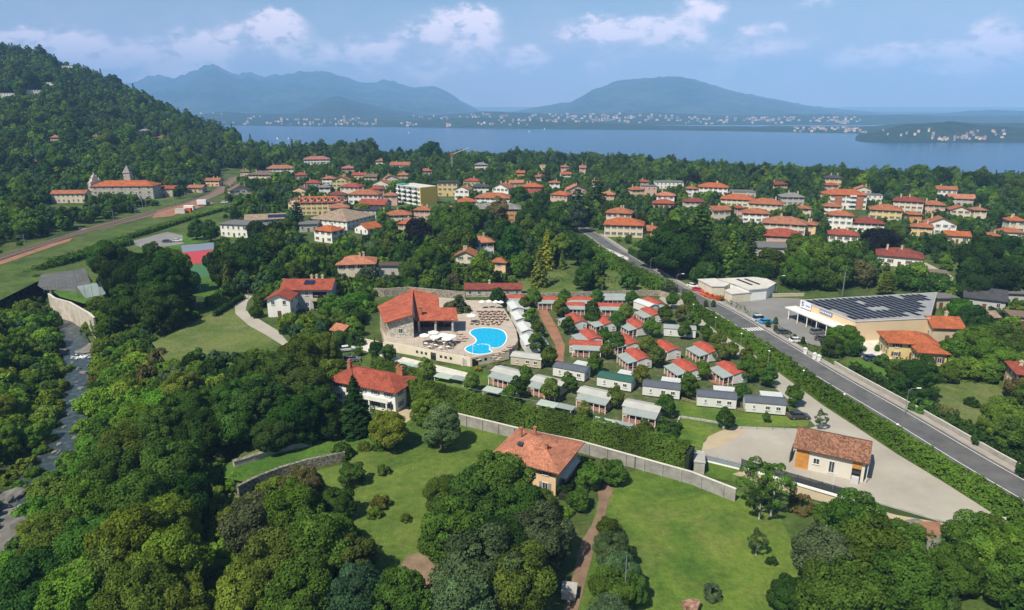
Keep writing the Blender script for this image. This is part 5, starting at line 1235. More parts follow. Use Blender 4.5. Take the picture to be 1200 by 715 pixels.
# long tiled shed, stone walls
p = at(578, 338.5, 3.0); w = 66 * depth_of(p) / FPX
house('shed', 'long low stone shed with dark red tile roof and cream chimney behind the pool', (p.x, p.y + 3, 0), R_(1), w, 5.5, 3.0, 'gable', 'darkred', 'stone', cat='shed', over=.4, pitch=.5, chim=1, shut=None, far=True, seed=4, door=True)
note((p.x, p.y + 3), 'long tiled shed', 11, (545, 328, 613, 346))
def wall_run(name, label, pix, zs, h, th, m, cap=None, z=None, posts=0, cat='wall', zp=0.0, capm=None):
    P = [at(x, y, zs) for x, y in pix]; o0 = Vector((P[0].x, P[0].y, 0)); e = empty(name, o0, 0, label, cat) if (cap or posts) else None
    q = MB(); cq = MB(); pq = MB()
    for i, (a, b) in enumerate(zip(P[:-1], P[1:])):
        a, b = a - o0, b - o0; d = Vector((b.x - a.x, b.y - a.y, 0)); L = d.length; ang = math.atan2(d.y, d.x)
        q.box((a.x + b.x) / 2, (a.y + b.y) / 2, zp + h / 2 - .2, L + th * .9, th, h + .4 - i * .004, ang)
        if cap: cq.box((a.x + b.x) / 2, (a.y + b.y) / 2, zp + h + .05, L + th, th + .14, .12 - i * .003, ang)
        if posts:
            n = max(1, int(L / posts))
            for k in range(n): pp = a.lerp(b, (k + .5) / n); pq.box(pp.x + math.sin(ang) * th * .55, pp.y - math.cos(ang) * th * .55, zp + h / 2 - .1, .35, .3, h, ang)
    if e:
        q.build('wall_body', m, e)
        if cap: cq.build('coping', capm or PALEC, e)
        if posts: pq.build('buttresses', m, e)
        return e
    return tag(q.build(name, m, loc=o0), label, cat)
wall_run('retaining_wall', 'pale low wall along the lane left of the pool terrace', [(398,389),(420,396),(452,402.5)], 1.4, 1.4, .3, MATS['wall_warm'], True)
wall_run('concrete_wall', 'long grey panelled wall with white coping below the camp hedge', [(537,485),(575,494),(612,503),(645,510),(680,517),(745,535),(810,553),(862,573)], 2.4, 2.4, .3, mat('panel_concrete', (.27, .255, .23), .9, .3, .5, detail=9), True, posts=3.4, capm=PALEC)
wall_run('stone_wall', 'old dark dry-stone wall crossing the lawn below the vivid green strip', [(281,580),(300,570),(330,558),(360,549),(403,540)], 0, 1.9, .6, stone_mat('dark_stone', (.10, .09, .07), (.30, .27, .22), 3))
wall_run('stone_wall', 'pale low stone wall with broad stone capping under the big trees', [(277,546),(300,539),(325,530),(362,522)], 0, 1.1, 1.0, mat('stone_pale_side', (.42, .37, .30), .9, .2, .8), True, capm=stone_mat('dark_stone'))
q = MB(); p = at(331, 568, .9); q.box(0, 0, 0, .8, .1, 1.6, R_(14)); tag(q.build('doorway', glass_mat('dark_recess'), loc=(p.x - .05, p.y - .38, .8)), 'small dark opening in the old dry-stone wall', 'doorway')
wall_run('stone_wall', 'rough stone garden wall behind the pool house and slope', [(384,340),(420,342),(450,343),(480,341),(545,347)], 1.5, 3.0, .5, stone_mat('mid_stone', (.20, .17, .12), (.40, .35, .27), 2.5))
wall_run('stone_wall', 'stone boundary wall behind the last row of mobile homes', [(600,347),(640,346),(700,344),(745,343),(772,343),(788,347)], 1.2, 2.0, .5, stone_mat('mid_stone'))
RPW = [p for p in ROADP if 935 < project(p)[0] < 1500 and p.y < 200]
def offset_wall(name, label, d, h, th, m, capm):
    P = side_offset(RPW, rside(d)); o0 = Vector((P[0].x, P[0].y, 0)); e = empty(name, o0, 0, label, 'wall'); q, cq = MB(), MB()
    for a, b in zip(P[:-1], P[1:]):
        a, b = a - o0, b - o0; dd = b - a; g = math.atan2(dd.y, dd.x); q.box((a.x + b.x) / 2, (a.y + b.y) / 2, h / 2, dd.length + .02, th, h + .1, g); cq.box((a.x + b.x) / 2, (a.y + b.y) / 2, h + .1, dd.length + .02, th + .06, .09, g)
    q.build('wall_body', m, e); cq.build('coping', capm, e)
offset_wall('parapet_wall', 'long pale parapet wall with white coping along the far side of the road', 8.85, 1.15, .24, mat('parapet_render', (.33, .30, .26), .9, .25, .5, detail=8), PALEC)
wall_run('roadside_wall', 'white roadside garden wall in front of the big cream villa', [(700,288),(716,294),(736,303)], .9, 1.2, .25, WHITE, True)
wall_run('embankment_wall', 'tall sunlit stone embankment wall above the stream', [(57,344),(64,349),(82,354),(105,367),(110,372)], -.1, 7.0, .5, mat('embankment_stone', (.46, .41, .33), .92, .3, .35, detail=10, bump=.4, bscale=4), True, zp=-7.2)
wall_run('garden_wall', 'low cream wall between the flat white building and the car park', [(881,345),(915,344.5),(942,344)], 1.0, 1.0, .25, WM('tan'), True)
wall_run('garden_wall', 'stone edge of the small square lawn', [(797,488),(842,495),(848,501)], .3, .45, .35, CONC)
wall_run('garden_wall', 'narrow stone edge left of the small square lawn', [(797,488),(784,520)], .3, .45, .35, CONC)
# slat fence of the yard
def slat_fence(label, A, B, hb, hs, n_slat, name='slat_fence', cat='fence', mm=None, base=True):
    a = at(*A, 0); b = at(*B, 0); d = b - a; L = d.length; ang = math.atan2(d.y, d.x); e = empty(name, a, ang, label, cat)
    if base: MB().b3(0, -.15, -.1, L, .15, hb).build('plinth', WHITE, e)
    q = MB()
    for k in range(n_slat): z = hb + .08 + k * hs / n_slat; q.b3(0, -.03, z, L, .03, z + hs / n_slat * .72)
    q.build('slats', mm or mat('anthracite_slats', (.035, .042, .055), .45, .05, 2), e)
    for k in range(int(L / 2) + 1): MB().b3(k * 2 - .04, .03, hb, k * 2 + .04, .11, hb + hs + .1).build('post', DARKM, e)
    return e
slat_fence('dark anthracite slat fence on a white plinth before the white reception house', (868, 549), (1001, 588), .45, 1.5, 7)
slat_fence('grey-blue panel fence beside the square block pillar', (827, 541), (868, 551), .3, 1.1, 3, mm=mat('grey_panels', (.25, .27, .31), .6, .05))
p = at(818, 549, 0); q = MB(); q.box(0, 0, 1.2, 1.9, 4.4, 2.4, R_(-12)); q.box(0, 0, 2.46, 2.1, 4.6, .12, R_(-12)); tag(q.build('utility_block', CONC, loc=p), 'pale concrete utility block at the end of the panelled wall', 'utility block')
p = at(1008, 586); q = MB(); a = at(1012, 585); b = at(1105, 612); d = b - a; q.box(d.x / 2, d.y / 2, .14, d.length, .18, .3, math.atan2(d.y, d.x)); tag(q.build('kerb', CONC, loc=a), 'concrete kerb edging the gravel yard', kind='structure')
a = at(1143, 607); b = at(1178, 612); d = b - a; q = MB(); q.box(d.x / 2, d.y / 2, .4, d.length, .2, .9, math.atan2(d.y, d.x)); tag(q.build('yard_wall', PALEC, loc=a), 'short low wall at the pointed end of the gravel yard', 'wall')
# ---- supermarket
A, B, C, D = at(938, 352, 6), at(1003, 377, 6), at(1090, 373, 6), at(1098, 343, 6)
sm = empty('supermarket', (B.x, B.y, 0), 0, 'large cream supermarket hall with flat roof covered in rows of solar panels', 'supermarket')
def loc2(p, o): return Vector((p.x - o.x, p.y - o.y, 0))
a, b, c, d = [loc2(p, B) for p in (A, B, C, D)]
MB().prism([(p.x, p.y) for p in (a, b, c, d)], -.3, 5.9).build('wall', mat('store_cream', (.66, .50, .32), .85, .04, .2), sm)
ce = (a + b + c + d) / 4
MB().prism([(ce.x + (p.x - ce.x) * .992, ce.y + (p.y - ce.y) * .992) for p in (a, b, c, d)], 5.85, 5.98).build('roof', mat('store_roof', (.27, .27, .27), .8, .15, .4), sm)
q = MB()
for p0, p1 in ((a, b), (b, c), (d, a)): dd = p1 - p0; q.box((p0.x + p1.x) / 2, (p0.y + p1.y) / 2, 6.02, dd.length + .2, .26, .22, math.atan2(dd.y, dd.x))
q.build('parapet', mat('store_trim', (.52, .49, .44), .7, .05), sm)
def bil(u, v): return a.lerp(b, u).lerp(d.lerp(c, u), v)
SOL = glass_mat('solar_glass', (.012, .02, .055)); SOL.node_tree.nodes['Principled BSDF'].inputs['Roughness'].default_value = .35; SOL.node_tree.nodes['Principled BSDF'].inputs['Specular IOR Level'].default_value = .35; MBs = []
dab = (b - a).normalized(); pab = Vector((-dab.y, dab.x, 0)); pab = pab if (c - b).dot(pab) > 0 else -pab
QD = [a, b, c, d]; Wd_ = max((p - a).dot(pab) for p in QD); row = 2.05; r = 0
while .9 + r * row < Wd_ - 1.2:
    w0_, w1_ = .9 + r * row, .9 + r * row + 1.55; span = []
    for w_ in (w0_, w1_):
        hits = []
        for p0, p1 in zip(QD, QD[1:] + QD[:1]):
            s0_, s1_ = (p0 - a).dot(pab) - w_, (p1 - a).dot(pab) - w_
            if s0_ * s1_ < 0: hits.append((p0.lerp(p1, s0_ / (s0_ - s1_)) - a).dot(dab))
        span.append((min(hits), max(hits)) if len(hits) > 1 else (0, 0))
    t0, t1 = max(x[0] for x in span) + .8, min(x[1] for x in span) - .8; n = int((t1 - t0) / 3.4)
    for k in range(n):
        if (r * 7 + k * 5) % 17 == 3 or (r in (6, 7) and k == 3) or (r == 0 and k in (3, 4)): continue
        P4 = [a + dab * (t0 + 3.4 * k + u_) + pab * w_ for u_, w_ in ((0, w0_), (3.25, w0_), (3.25, w1_), (0, w1_))]; hz = (6.45, 6.45, 6.15, 6.15)
        q = MB(); F4 = [(p.x, p.y, z_) for p, z_ in zip(P4, hz)]; q.face(F4); q.face([(x_, y_, z_ - .06) for x_, y_, z_ in F4[::-1]])
        for e0, e1 in ((0, 1), (1, 2), (2, 3), (3, 0)): q.face([(F4[e0][0], F4[e0][1], F4[e0][2] - .06), (F4[e1][0], F4[e1][1], F4[e1][2] - .06), F4[e1], F4[e0]])
        o = q.build('solar_panel', SOL, sm)
        if o.data.polygons[0].normal.z < 0: o.data.flip_normals()
    r += 1
dab = (b - a).normalized(); nab = Vector((dab.y, -dab.x, 0)); Lab = (b - a).length; aab = math.atan2(dab.y, dab.x)
if nab.x > 0: nab = -nab
q = MB(); mid = (a + b) / 2 + nab * 2.0 - dab * 1.0; q.box(mid.x, mid.y, 3.55, Lab + 1.5, 4.2, .35, aab); q.build('canopy', mat('canopy_pale', (.66, .64, .60), .7, .05), sm)
for k in range(7):
    p = a.lerp(b, (k + .5) / 7.6) + nab * .05; q = MB(); q.box(p.x, p.y, 1.6, Lab / 8.6, .1, 3.0, aab); q.build('shopfront_glass', glass_mat(), sm)
for k in range(6):
    p = a.lerp(b, k / 5.6) + nab * 3.8; MB().tube((p.x, p.y, 0), (p.x, p.y, 3.4), .14).build('canopy_post', WHITE, sm)
def sign_text(parent, txt, p, ang, size, m, depth=.06, name='sign_letter'):
    cu = bpy.data.curves.new('lettering', 'FONT'); cu.body = txt; cu.size = size; cu.extrude = depth; cu.align_x = 'CENTER'
    o = bpy.data.objects.new('tmp', cu); COL.objects.link(o); bpy.context.view_layer.update()
    me = bpy.data.meshes.new_from_object(o.evaluated_get(bpy.context.evaluated_depsgraph_get())); bpy.data.objects.remove(o)
    me.materials.clear(); me.materials.append(m); q = bpy.data.objects.new(name, me); COL.objects.link(q); q.parent = parent; q.location = p; q.rotation_euler = (R_(90), 0, ang); return q
NAVY = mat('sign_navy', (.02, .03, .12), .4, .05); BLUE2 = mat('sign_blue', (.16, .22, .42), .4, .05)
fa = aab if nab.dot(Vector((math.sin(aab), -math.cos(aab), 0))) > 0 else aab + math.pi
s0 = a.lerp(b, .13) + nab * .35; q = MB(); q.box(s0.x, s0.y, 5.3, 4.6, .2, 2.3, aab); sgn = q.build('sign_panel', mat('sign_white', (.66, .67, .72), .5, .04), sm)
e_ = s0 + nab * .14 - Vector((math.cos(fa), math.sin(fa), 0)) * 1.2; sign_text(sgn, 'S', (e_.x, e_.y, 4.75), fa, 2.0, NAVY)
for k in range(4):
    e_ = s0 + nab * .13 + Vector((math.cos(fa), math.sin(fa), 0)) * (.35 + k * .5); q = MB(); q.box(e_.x, e_.y, 5.15, .34, .05, .42, aab); q.build('sign_letter', BLUE2, sgn)
s1 = a.lerp(b, .50) + nab * .25; q = MB(); q.box(s1.x, s1.y, 5.25, 5.2, .15, .9, aab); sg2 = q.build('sign_panel', BLUE2, sm)
for k in range(7):
    e_ = s1 + nab * .12 + Vector((math.cos(fa), math.sin(fa), 0)) * (-2.1 + k * .7); q = MB(); q.box(e_.x, e_.y, 5.25, .4, .05, .4, aab); q.build('sign_letter', WHITE, sg2)
note((113, 198), 'solar-roofed supermarket', 26, (928, 345, 1102, 410))
FOOT.append((125, 205, 16)); FOOT.append((100, 195, 14))
# ---- flat white building
fb = empty('flat_roofed_building', at(866, 350), 0, 'low white building of flat-roofed blocks with two dark skylights by the road', 'building'); o0 = fb.location
def block(px, z, nm, m, mt):
    P = [at(x, y, z) - Vector((o0.x, o0.y, 0)) for x, y in px]; ce = sum(P, Vector()) / len(P)
    MB().prism([(ce.x + (p.x - ce.x) * .95, ce.y + (p.y - ce.y) * .95) for p in P], -.2, z - .3).build('wall', m, fb); MB().prism([(p.x, p.y) for p in P], z - .3, z).build('roof', mt, fb)
FR = mat('flat_roof_grey', (.52, .49, .44), .85, .12, .3, detail=8)
block([(841,326.5),(893,324),(910,331.5),(900,337.5),(878,339.5),(858,331.6)], 4.3, 'a', WHITE, FR)
block([(817.5,327),(838,326),(857,331.5),(850,335.3),(834,335.3)], 3.8, 'b', WM('cream'), FR)
block([(848.8,340),(862,336.2),(881,342.3),(857.6,344.4)], 3.3, 'c', WM('cream'), FR)
for x0, x1 in (((864,327.5),(881,334)),((873,327),(890,333.4))):
    a_ = at(*x0, 4.4) - Vector((o0.x, o0.y, 0)); b_ = at(*x1, 4.4) - Vector((o0.x, o0.y, 0)); d_ = b_ - a_; MB().box((a_.x + b_.x) / 2, (a_.y + b_.y) / 2, 4.45, math.hypot(d_.x, d_.y), .7, .25, math.atan2(d_.y, d_.x)).build('skylight', glass_mat('dark_recess'), fb)
p = at(889, 350, 0) - Vector((o0.x, o0.y, 0)); 
for k in range(3): MB().box(p.x + k * 1.0, p.y + 3.6, 1.4, .6, .2, 2.4).build('window', glass_mat(), fb)
note((80, 235), 'flat-roofed white building', 15, (816, 322, 945, 352)); FOOT.append((92, 240, 9)); FOOT.append((70, 240, 8))
# ---- yellow house by the road, houses behind
h6 = house('house', 'yellow house with two-part orange-red roof and shuttered windows behind the supermarket', (106.5, 173.5, 0), R_(-12), 11.5, 8.5, 5.0, 'hip', 'bright', 'yellow', over=.8, shut='brown', chim=0, far=False, seed=2)
house('', '', (0, 0, 0), 0, 6.5, 6, 4.4, 'hip', 'bright', 'yellow', over=.7, chim=0, far=False, parent=h6, cx=3.2, cy=-6.2, shut='brown', seed=6, sides=('f', 'l'), door=False)
note((107, 172), 'yellow two-part house', 10, (1034, 385, 1100, 425))
def eave_house(cx, ey, wp, h, rk, rc, wc, rot, label, ref, d=8, far=True, kp=True, cat='house', **kw):
    p = pos_eave(cx, ey, h); w = wp * depth_of(p) / FPX; rz = R_(rot); q = Vector((p.x - math.sin(rz) * d / 2, p.y + math.cos(rz) * d / 2, 0))
    o = house(kw.pop('name', 'house'), label, q, rz, w, d, h, rk, rc, wc, far=far, cat=cat, **kw); note(q, ref, max(w, d) * .55, (cx - wp / 2, ey - 14, cx + wp / 2, ey + h * 2.4) if kp else None); return o
eave_house(1112, 384, 33, 4.6, 'gable', 'bright', 'tan', -6, 'orange-red tiled house with white porch right behind the supermarket corner', 'porch house', d=9, shut=None)
o = MB().box(0, 0, 1.1, 3.2, .3, 2.2).build('awning', mat('red_orange_awning', (.62, .10, .03), .8, .08)); o.location = at(1115, 396); tag(o, 'bright orange-red awning screen in front of the porch house', 'awning')
eave_house(1164, 371, 14, 3.0, 'gable', 'tan', 'red', 5, 'tiny cabin with cream roof and crimson side among the right-hand trees', 'tiny crimson cabin', d=5, chim=0, shut=None, door=False)
eave_house(1155, 350, 40, 4.0, 'gable', 'dark', 'grey', -30, 'dark slate-roofed barn above the right-hand trees', 'dark slate barn', d=11, chim=0, shut=None)
eave_house(1192, 345, 22, 3.5, 'flat', 'grey', 'grey', -10, 'pale grey flat-roofed store at the right edge', 'pale grey store', d=8, chim=0, shut=None)
eave_house(1200, 372, 24, 3.2, 'flat', 'tan', 'tan', -20, 'sandy walled courtyard building at the right edge', 'sandy courtyard building', d=6, chim=0, shut=None)
eave_house(1104, 350, 36, 3.5, 'flat', 'grey', 'tan', 4, 'long pale outbuilding behind the solar roof', 'long pale outbuilding', d=5, chim=0, shut=None)
eave_house(1202, 438, 14, 5.5, 'hip', 'red', 'peach', -20, 'red-brown house just entering at the right edge above the field', 'right-edge field house', d=8)
eave_house(912, 291, 44, 4.0, 'flat', 'grey', 'grey', -6, 'grey unfinished building with bare concrete terraces', 'grey unfinished building', d=13, chim=0, shut=None)
eave_house(460, 312, 33, 4.5, 'flat', 'brown', 'grey', 0, 'ruined grey wall block with reddish coping beside the peach farmhouse', 'ruined grey block', d=5, chim=0, shut=None)
eave_house(1098, 320, 22, 3.0, 'flat', 'tan', 'tan', -20, 'sandy yard shelter below the dark red-roofed bungalow', 'sandy yard shelter', d=5, chim=0, shut=None)
sheet('drive', [(1066,310),(1085,308),(1118,325),(1112,338),(1088,334),(1100,328),(1085,318)], GRAVEL, 'pale sandy drive by the dark red-roofed bungalow', z=.1)
FOOT += [tuple(at(1100, 322)[:2]) + (8,), tuple(at(1085, 313)[:2]) + (6,)]
eave_house(395, 386.5, 16, 2.4, 'gable', 'peach', 'tan', -30, 'small hut with pale terracotta roof above the white parked car', 'small roofed hut', d=5, chim=0, shut=None, name='hut', cat='hut', far=False, wins=False)
eave_house(361, 263, 20, 4, 'flat', 'grey', 'grey', 10, 'blue-grey flat annexe at the end of the school', 'blue-grey annexe', d=10, chim=0, shut=None)
# small round pavilion roof by the sports ground
p = at(291, 334); e = empty('pavilion', p, 0, 'small open pavilion with pale domed roof beside the lane', 'pavilion')
q = MB(); n = 12
for k in range(n):
    a_, b_ = 2 * math.pi * k / n, 2 * math.pi * (k + 1) / n; q.face([(4 * math.cos(a_), 2.6 * math.sin(a_), 2.6), (4 * math.cos(b_), 2.6 * math.sin(b_), 2.6), (0, 0, 3.4)]); q.face([(4 * math.cos(b_), 2.6 * math.sin(b_), 2.45), (4 * math.cos(a_), 2.6 * math.sin(a_), 2.45), (0, 0, 3.2)])
q.build('roof', mat('slate_grey', (.30, .31, .30), .7, .1), e)
for x, y in ((-2.6, -1.2), (2.6, -1.2), (2.6, 1.2), (-2.6, 1.2)): MB().tube((x, y, 0), (x, y, 2.7), .1).build('post', METALG, e)
# ---- church
p = pos_eave(142, 218, 9.5); Ld = 70 * depth_of(p) / FPX; rz = R_(4)
chu = empty('church', (p.x, p.y, 0), rz, 'cream baroque church with long red nave roof at the foot of the wooded hill', 'church')
house('', '', (0, 0, 0), 0, Ld, 15, 9.5, 'hip', 'bright', 'stone', over=.6, pitch=.42, chim=0, door=False, far=True, parent=chu, cx=0, cy=7.5, wsp=6, ww=1.6, shut=None, seed=8)
CRM = mat('church_cream', (.68, .62, .50), .85, .12, .4, detail=8); x0 = -Ld / 2 - .9
q = MB(); q.b3(x0, .2, -.5, x0 + 1.4, 14.8, 12.2); q.b3(x0 - .15, 1, 12.2, x0 + 1.5, 14, 12.6)
for k, (y0_, y1_, z_) in enumerate(((3.2, 11.8, 14.3), (4.6, 10.4, 15.6), (5.8, 9.2, 16.6))): q.b3(x0 + .1 * k, y0_, 12.55, x0 + 1.3 - .1 * k, y1_, z_ + .002 * k)
q.build('facade', CRM, chu)
for y in (.4, 3.6, 6.1, 8.9, 11.4, 14.6): q = MB(); q.b3(x0 - .35, y - .45, -.4, x0 - .02, y + .45, 12.1); q.build('pilaster', CRM, chu)
for y, z_ in ((1.4, 12.6), (3.9, 14.3), (7.5, 16.6), (11.1, 14.3), (13.6, 12.6)):
    q = MB(); q.tube((x0 + .7, y, z_), (x0 + .7, y, z_ + 1.2), .35, .2, 8); q.tube((x0 + .7, y, z_ + 1.2), (x0 + .7, y, z_ + 2.1), .32, .04, 8); q.build('finial', CRM, chu)
q = MB(); q.box(x0 - .04, 7.5, 2.2, .1, 2.4, 4.4); q.build('portal', mat('door_wood'if 0 else 'portal_wood', (.10, .06, .04), .7), chu)
q = MB(); q.b3(-Ld * .12, 16, 0, -Ld * .12 + 4.6, 20.6, 17); q.build('bell_tower', WM('stone'), chu)
q = MB(); cx_, cy_ = -Ld * .12 + 2.3, 18.3
for k in range(4):
    a_ = [(-2.7, -2.7), (2.7, -2.7), (2.7, 2.7), (-2.7, 2.7)]; q.face([(cx_ + a_[k][0], cy_ + a_[k][1], 16.95), (cx_ + a_[(k + 1) % 4][0], cy_ + a_[(k + 1) % 4][1], 16.95), (cx_, cy_, 22.5)])
q.build('spire', mat('spire_grey', (.22, .21, .20), .8, .15), chu)
note(p, 'baroque church', 26, (95, 200, 182, 226))
FOOT += [(p.x - 18, p.y + 8, 12), (p.x + 18, p.y + 8, 12)]
eave_house(79, 227, 38, 6.5, 'gable', 'orange', 'cream', 4, 'long cream convent wing with orange roof left of the church front', 'convent wing', d=9, chim=0, shut=None)
eave_house(191, 221, 26, 6.0, 'gable', 'red', 'tan', 4, 'low red-roofed wing right of the church nave', 'church side wing', d=8, chim=1, shut=None)
# ---- parish hall with pyramid roof
eave_house(384, 257.5, 54, 5.0, 'hip', 'tan', 'white', -24, 'large white hall under a wide grey-brown pyramid roof', 'pyramid-roofed hall', d=26, chim=0, shut=None, pitch=.36)
eave_house(428, 246, 26, 5.0, 'flat', 'dark', 'grey', -10, 'dark solar-covered roof joined to the right of the pyramid-roofed hall', 'solar-covered annexe', d=12, chim=0, shut=None)
eave_house(374, 237, 57, 8.0, 'hip', 'bright', 'yellow', 6, 'long yellow hotel with orange dormered roof above the pyramid-roofed hall', 'dormered yellow hotel', d=11, chim=2, shut='brown', pitch=.5)
hot = [o for o in COL.objects if o.get('label', '').startswith('long yellow hotel')][0]
for k in range(9):
    q = MB(); x = -16 + k * 4.0; q.box(x, -4.6, 9.3, 1.5, 2.4, 1.6); o = q.build('dormer', WM('white'), hot); q = MB(); q.box(x, -4.7, 10.2, 2.0, 2.8, .2); q.build('dormer_roof', RM('red'), o); q = MB(); q.box(x, -5.83, 9.4, .9, .05, 1.0); q.build('pane', glass_mat(), o)
eave_house(378, 270, 28, 6.0, 'hip', 'bright', 'white', -30, 'white house with two-part bright orange roof in front of the pyramid-roofed hall', 'two-part orange house', d=9, chim=1)
eave_house(423, 267, 24, 3.4, 'gabley', 'bright', 'white', -40, 'low white garage with bright orange gable right of the two-part orange house', 'bright gabled garage', d=9, chim=0, shut=None)
# ---- apartment block, white front and yellow end
ab = empty('apartment_block', (-65.2, 469, 0), R_(-45), 'four-storey flats with white balcony front and plain yellow end wall', 'apartment block')
MB().b3(-13, -6.9, -.5, 12.6, 6.9, 11.6).build('wall', WM('white'), ab); MB().b3(12.6, -7, -.5, 13.4, 7, 12.0).build('end_wall', mat('strong_yellow', (.74, .48, .10), .85, .06, .3), ab); MB().b3(-13.3, -7.2, 11.6, 12.58, 7.2, 12.05).build('roof', mat('flat_roof_grey'), ab)
for k in range(4):
    for s in range(4):
        x = -10.4 + k * 6.2; q = MB(); q.b3(x - 1.9, -8.3, s * 2.9 + .3, x + 1.9, -6.92, s * 2.9 + .5); q.b3(x - 1.9, -8.3, s * 2.9 + .5, x + 1.9, -8.2, s * 2.9 + 1.3); o = q.build('balcony', WM('white'), ab)
        MB().b3(x - 1.4, -6.96, s * 2.9 + .55, x + 1.4, -6.91, s * 2.9 + 2.5).build('balcony_door', glass_mat(), o)
        if (k * 3 + s) % 4 == 1: MB().box(x, -7.8, s * 2.9 + 2.5, 3.6, 1.5, .12).build('awning', mat('green_awning', (.02, .22, .17), .8), o)
        add_window(ab, x + 3.1, -6.9, s * 2.9 + 1.0, 0, 1.2, 1.4, 'green', True)
q = MB(); q.b3(-13, -6.8, 12.05, -7, -1, 12.7); q.build('roof_awning', mat('teal_sheet', (.03, .28, .26), .7), ab)
note((-66, 470), 'white-and-yellow flats', 17, (464, 211, 514, 242)); FOOT += [(-74, 486, 10), (-58, 460, 10)]
eave_house(524, 214, 23, 10.0, 'flat', 'dark', 'yellow', 0, 'yellow block with dark flat roof right behind the white-and-yellow flats', 'dark-roofed yellow block', d=12, chim=0)
# ---- brick apartment block of the right-hand town
eave_house(992, 228, 46, 9.5, 'hip', 'bright', 'white', -10, 'tall brick and white apartment block with orange roof in the right-hand town', 'brick apartment block', d=13, chim=1)
ba = [o for o in COL.objects if o.get('label', '').startswith('tall brick and white')][0]
for x in (-12.5, -4.5, 8.5):
    q = MB(); q.b3(x - 2.2, -6.62, 0, x + 2.2, -6.4, 9.2); q.build('brick_panel', WM('brick'), ba)
for k in range(3):
    q = MB(); q.b3(2, -7.6, 2.8 * k + 2.6, 6, -6.5, 2.8 * k + 2.8); q.b3(2, -7.6, 2.8 * k + 2.8, 6, -7.5, 2.8 * k + 3.6); q.build('balcony', WM('white'), ba)
# ---- school
eave_house(273, 263.5, 35, 6.5, 'flat', 'grey', 'white', -14, 'white school block with pale front and twin blue windows', 'white school block', d=12, chim=0, shut=None)
eave_house(312, 257, 46, 5.5, 'gable', 'tan', 'grey', 18, 'school wing with long brown roof and a row of solar panels', 'brown-roofed school wing', d=15, chim=0, shut=None, pitch=.25)
sw = [o for o in COL.objects if o.get('label', '').startswith('school wing')][0]
for k in range(5): MB().box(0, 0, 0, 2.3, 4.0, .12).build('solar_panel', SOL, sw, loc=(2.0 + k * 2.5, -4.2, 6.55)).rotation_euler.x = math.atan(.25)
infill()
# ------------------------------------------------------------------ mobile homes
HW = mat('home_white', (.62, .61, .57), .6, .05, .6); HB = mat('home_beige', (.46, .40, .30), .7, .08, .6); HRED = tile_mat('home_red', (.48, .10, .06), .15, .75)
HGR = mat('porch_roof_grey', (.27, .30, .28), .75, .1, .4, detail=7); HGREEN = mat('home_green_roof', (.03, .095, .07), .7, .1); HDARK = mat('home_slate_roof', (.09, .10, .12), .75, .12); HPALE = mat('home_pale_roof', (.40, .395, .36), .8, .1, .4, detail=8); CANV = mat('canvas_pale', (.50, .51, .49), .8, .06)
DECKW = mat('terrace_boards', (.36, .20, .15), .85, .2, 2); PINKP = mat('pink_screen', (.52, .25, .20), .8, .1)
def gable_strip(w, d, z, rise, over, m, nm, root, cx=0, cy=0, ridge='x', th=.1):
    mb = MB(); roof_faces(mb, w, d, z, rise, over, 'gable' if ridge == 'x' else 'gabley', th=th, cx=cx, cy=cy); return mb.build(nm, m, root)
def veranda(root, x0, x1, y0, y1, zt0, zt1, side, nposts=5, roofm=None):
    """lean-to porch: deck, posts, rail, sloping roof; the low eave is on the given side"""
    e = None
    MB().b3(x0, y0, .25, x1, y1, .42).build('deck', DECKW, root)
    q = MB()
    if side == 'f': q.face([(x0 - .15, y0 - .25, zt0), (x1 + .15, y0 - .25, zt0), (x1 + .15, y1, zt1), (x0 - .15, y1, zt1)]); q.face([(x0 - .15, y1, zt1 - .08), (x1 + .15, y1, zt1 - .08), (x1 + .15, y0 - .25, zt0 - .08), (x0 - .15, y0 - .25, zt0 - .08)]); q.b3(x0 - .15, y0 - .27, zt0 - .14, x1 + .15, y0 - .24, zt0)
    else: q.face([(x0 - .25, y0 - .15, zt0), (x1, y0 - .15, zt1), (x1, y1 + .15, zt1), (x0 - .25, y1 + .15, zt0)]); q.face([(x0 - .25, y1 + .15, zt0 - .08), (x1, y1 + .15, zt1 - .08), (x1, y0 - .15, zt1 - .08), (x0 - .25, y0 - .15, zt0 - .08)]); q.b3(x0 - .27, y0 - .15, zt0 - .14, x0 - .24, y1 + .15, zt0); q.face([(x0 - .25, y0 - .15, zt0 - .14), (x1, y0 - .15, zt1 - .14), (x1, y0 - .15, zt1), (x0 - .25, y0 - .15, zt0)])
    q.build('porch_roof', roofm or HGR, root)
    P = [(x0 + (x1 - x0) * k / (nposts - 1), y0) for k in range(nposts)] if side == 'f' else [(x0, y0 + (y1 - y0) * k / (nposts - 1)) for k in range(nposts)] + [(x1 - .1, y0), ((x0 + x1) / 2, y0)]
    for x, y in P: MB().b3(x - .07, y - .07, 0, x + .07, y + .07, zt0 + (.0 if side == 'f' or x < x0 + .1 else (zt1 - zt0) * (x - x0) / (x1 - x0)) - .09).build('porch_post', WHITE, root)
    q = MB()
    if side == 'f':
        q.b3(x0, y0 - .03, 1.15, x1, y0 + .03, 1.22)
        for k in range(int((x1 - x0) / .35)): q.b3(x0 + k * .35, y0 - .02, .42, x0 + k * .35 + .16, y0 + .02, 1.14)
    else:
        q.b3(x0 - .03, y0, 1.15, x0 + .03, y1, 1.22); q.b3(x0, y0 - .03, 1.15, x1, y0 + .03, 1.22)
        for k in range(int((y1 - y0) / .35)): q.b3(x0 - .02, y0 + k * .35, .42, x0 + .02, y0 + k * .35 + .16, 1.14)
    q.build('railing', PINKP, root)
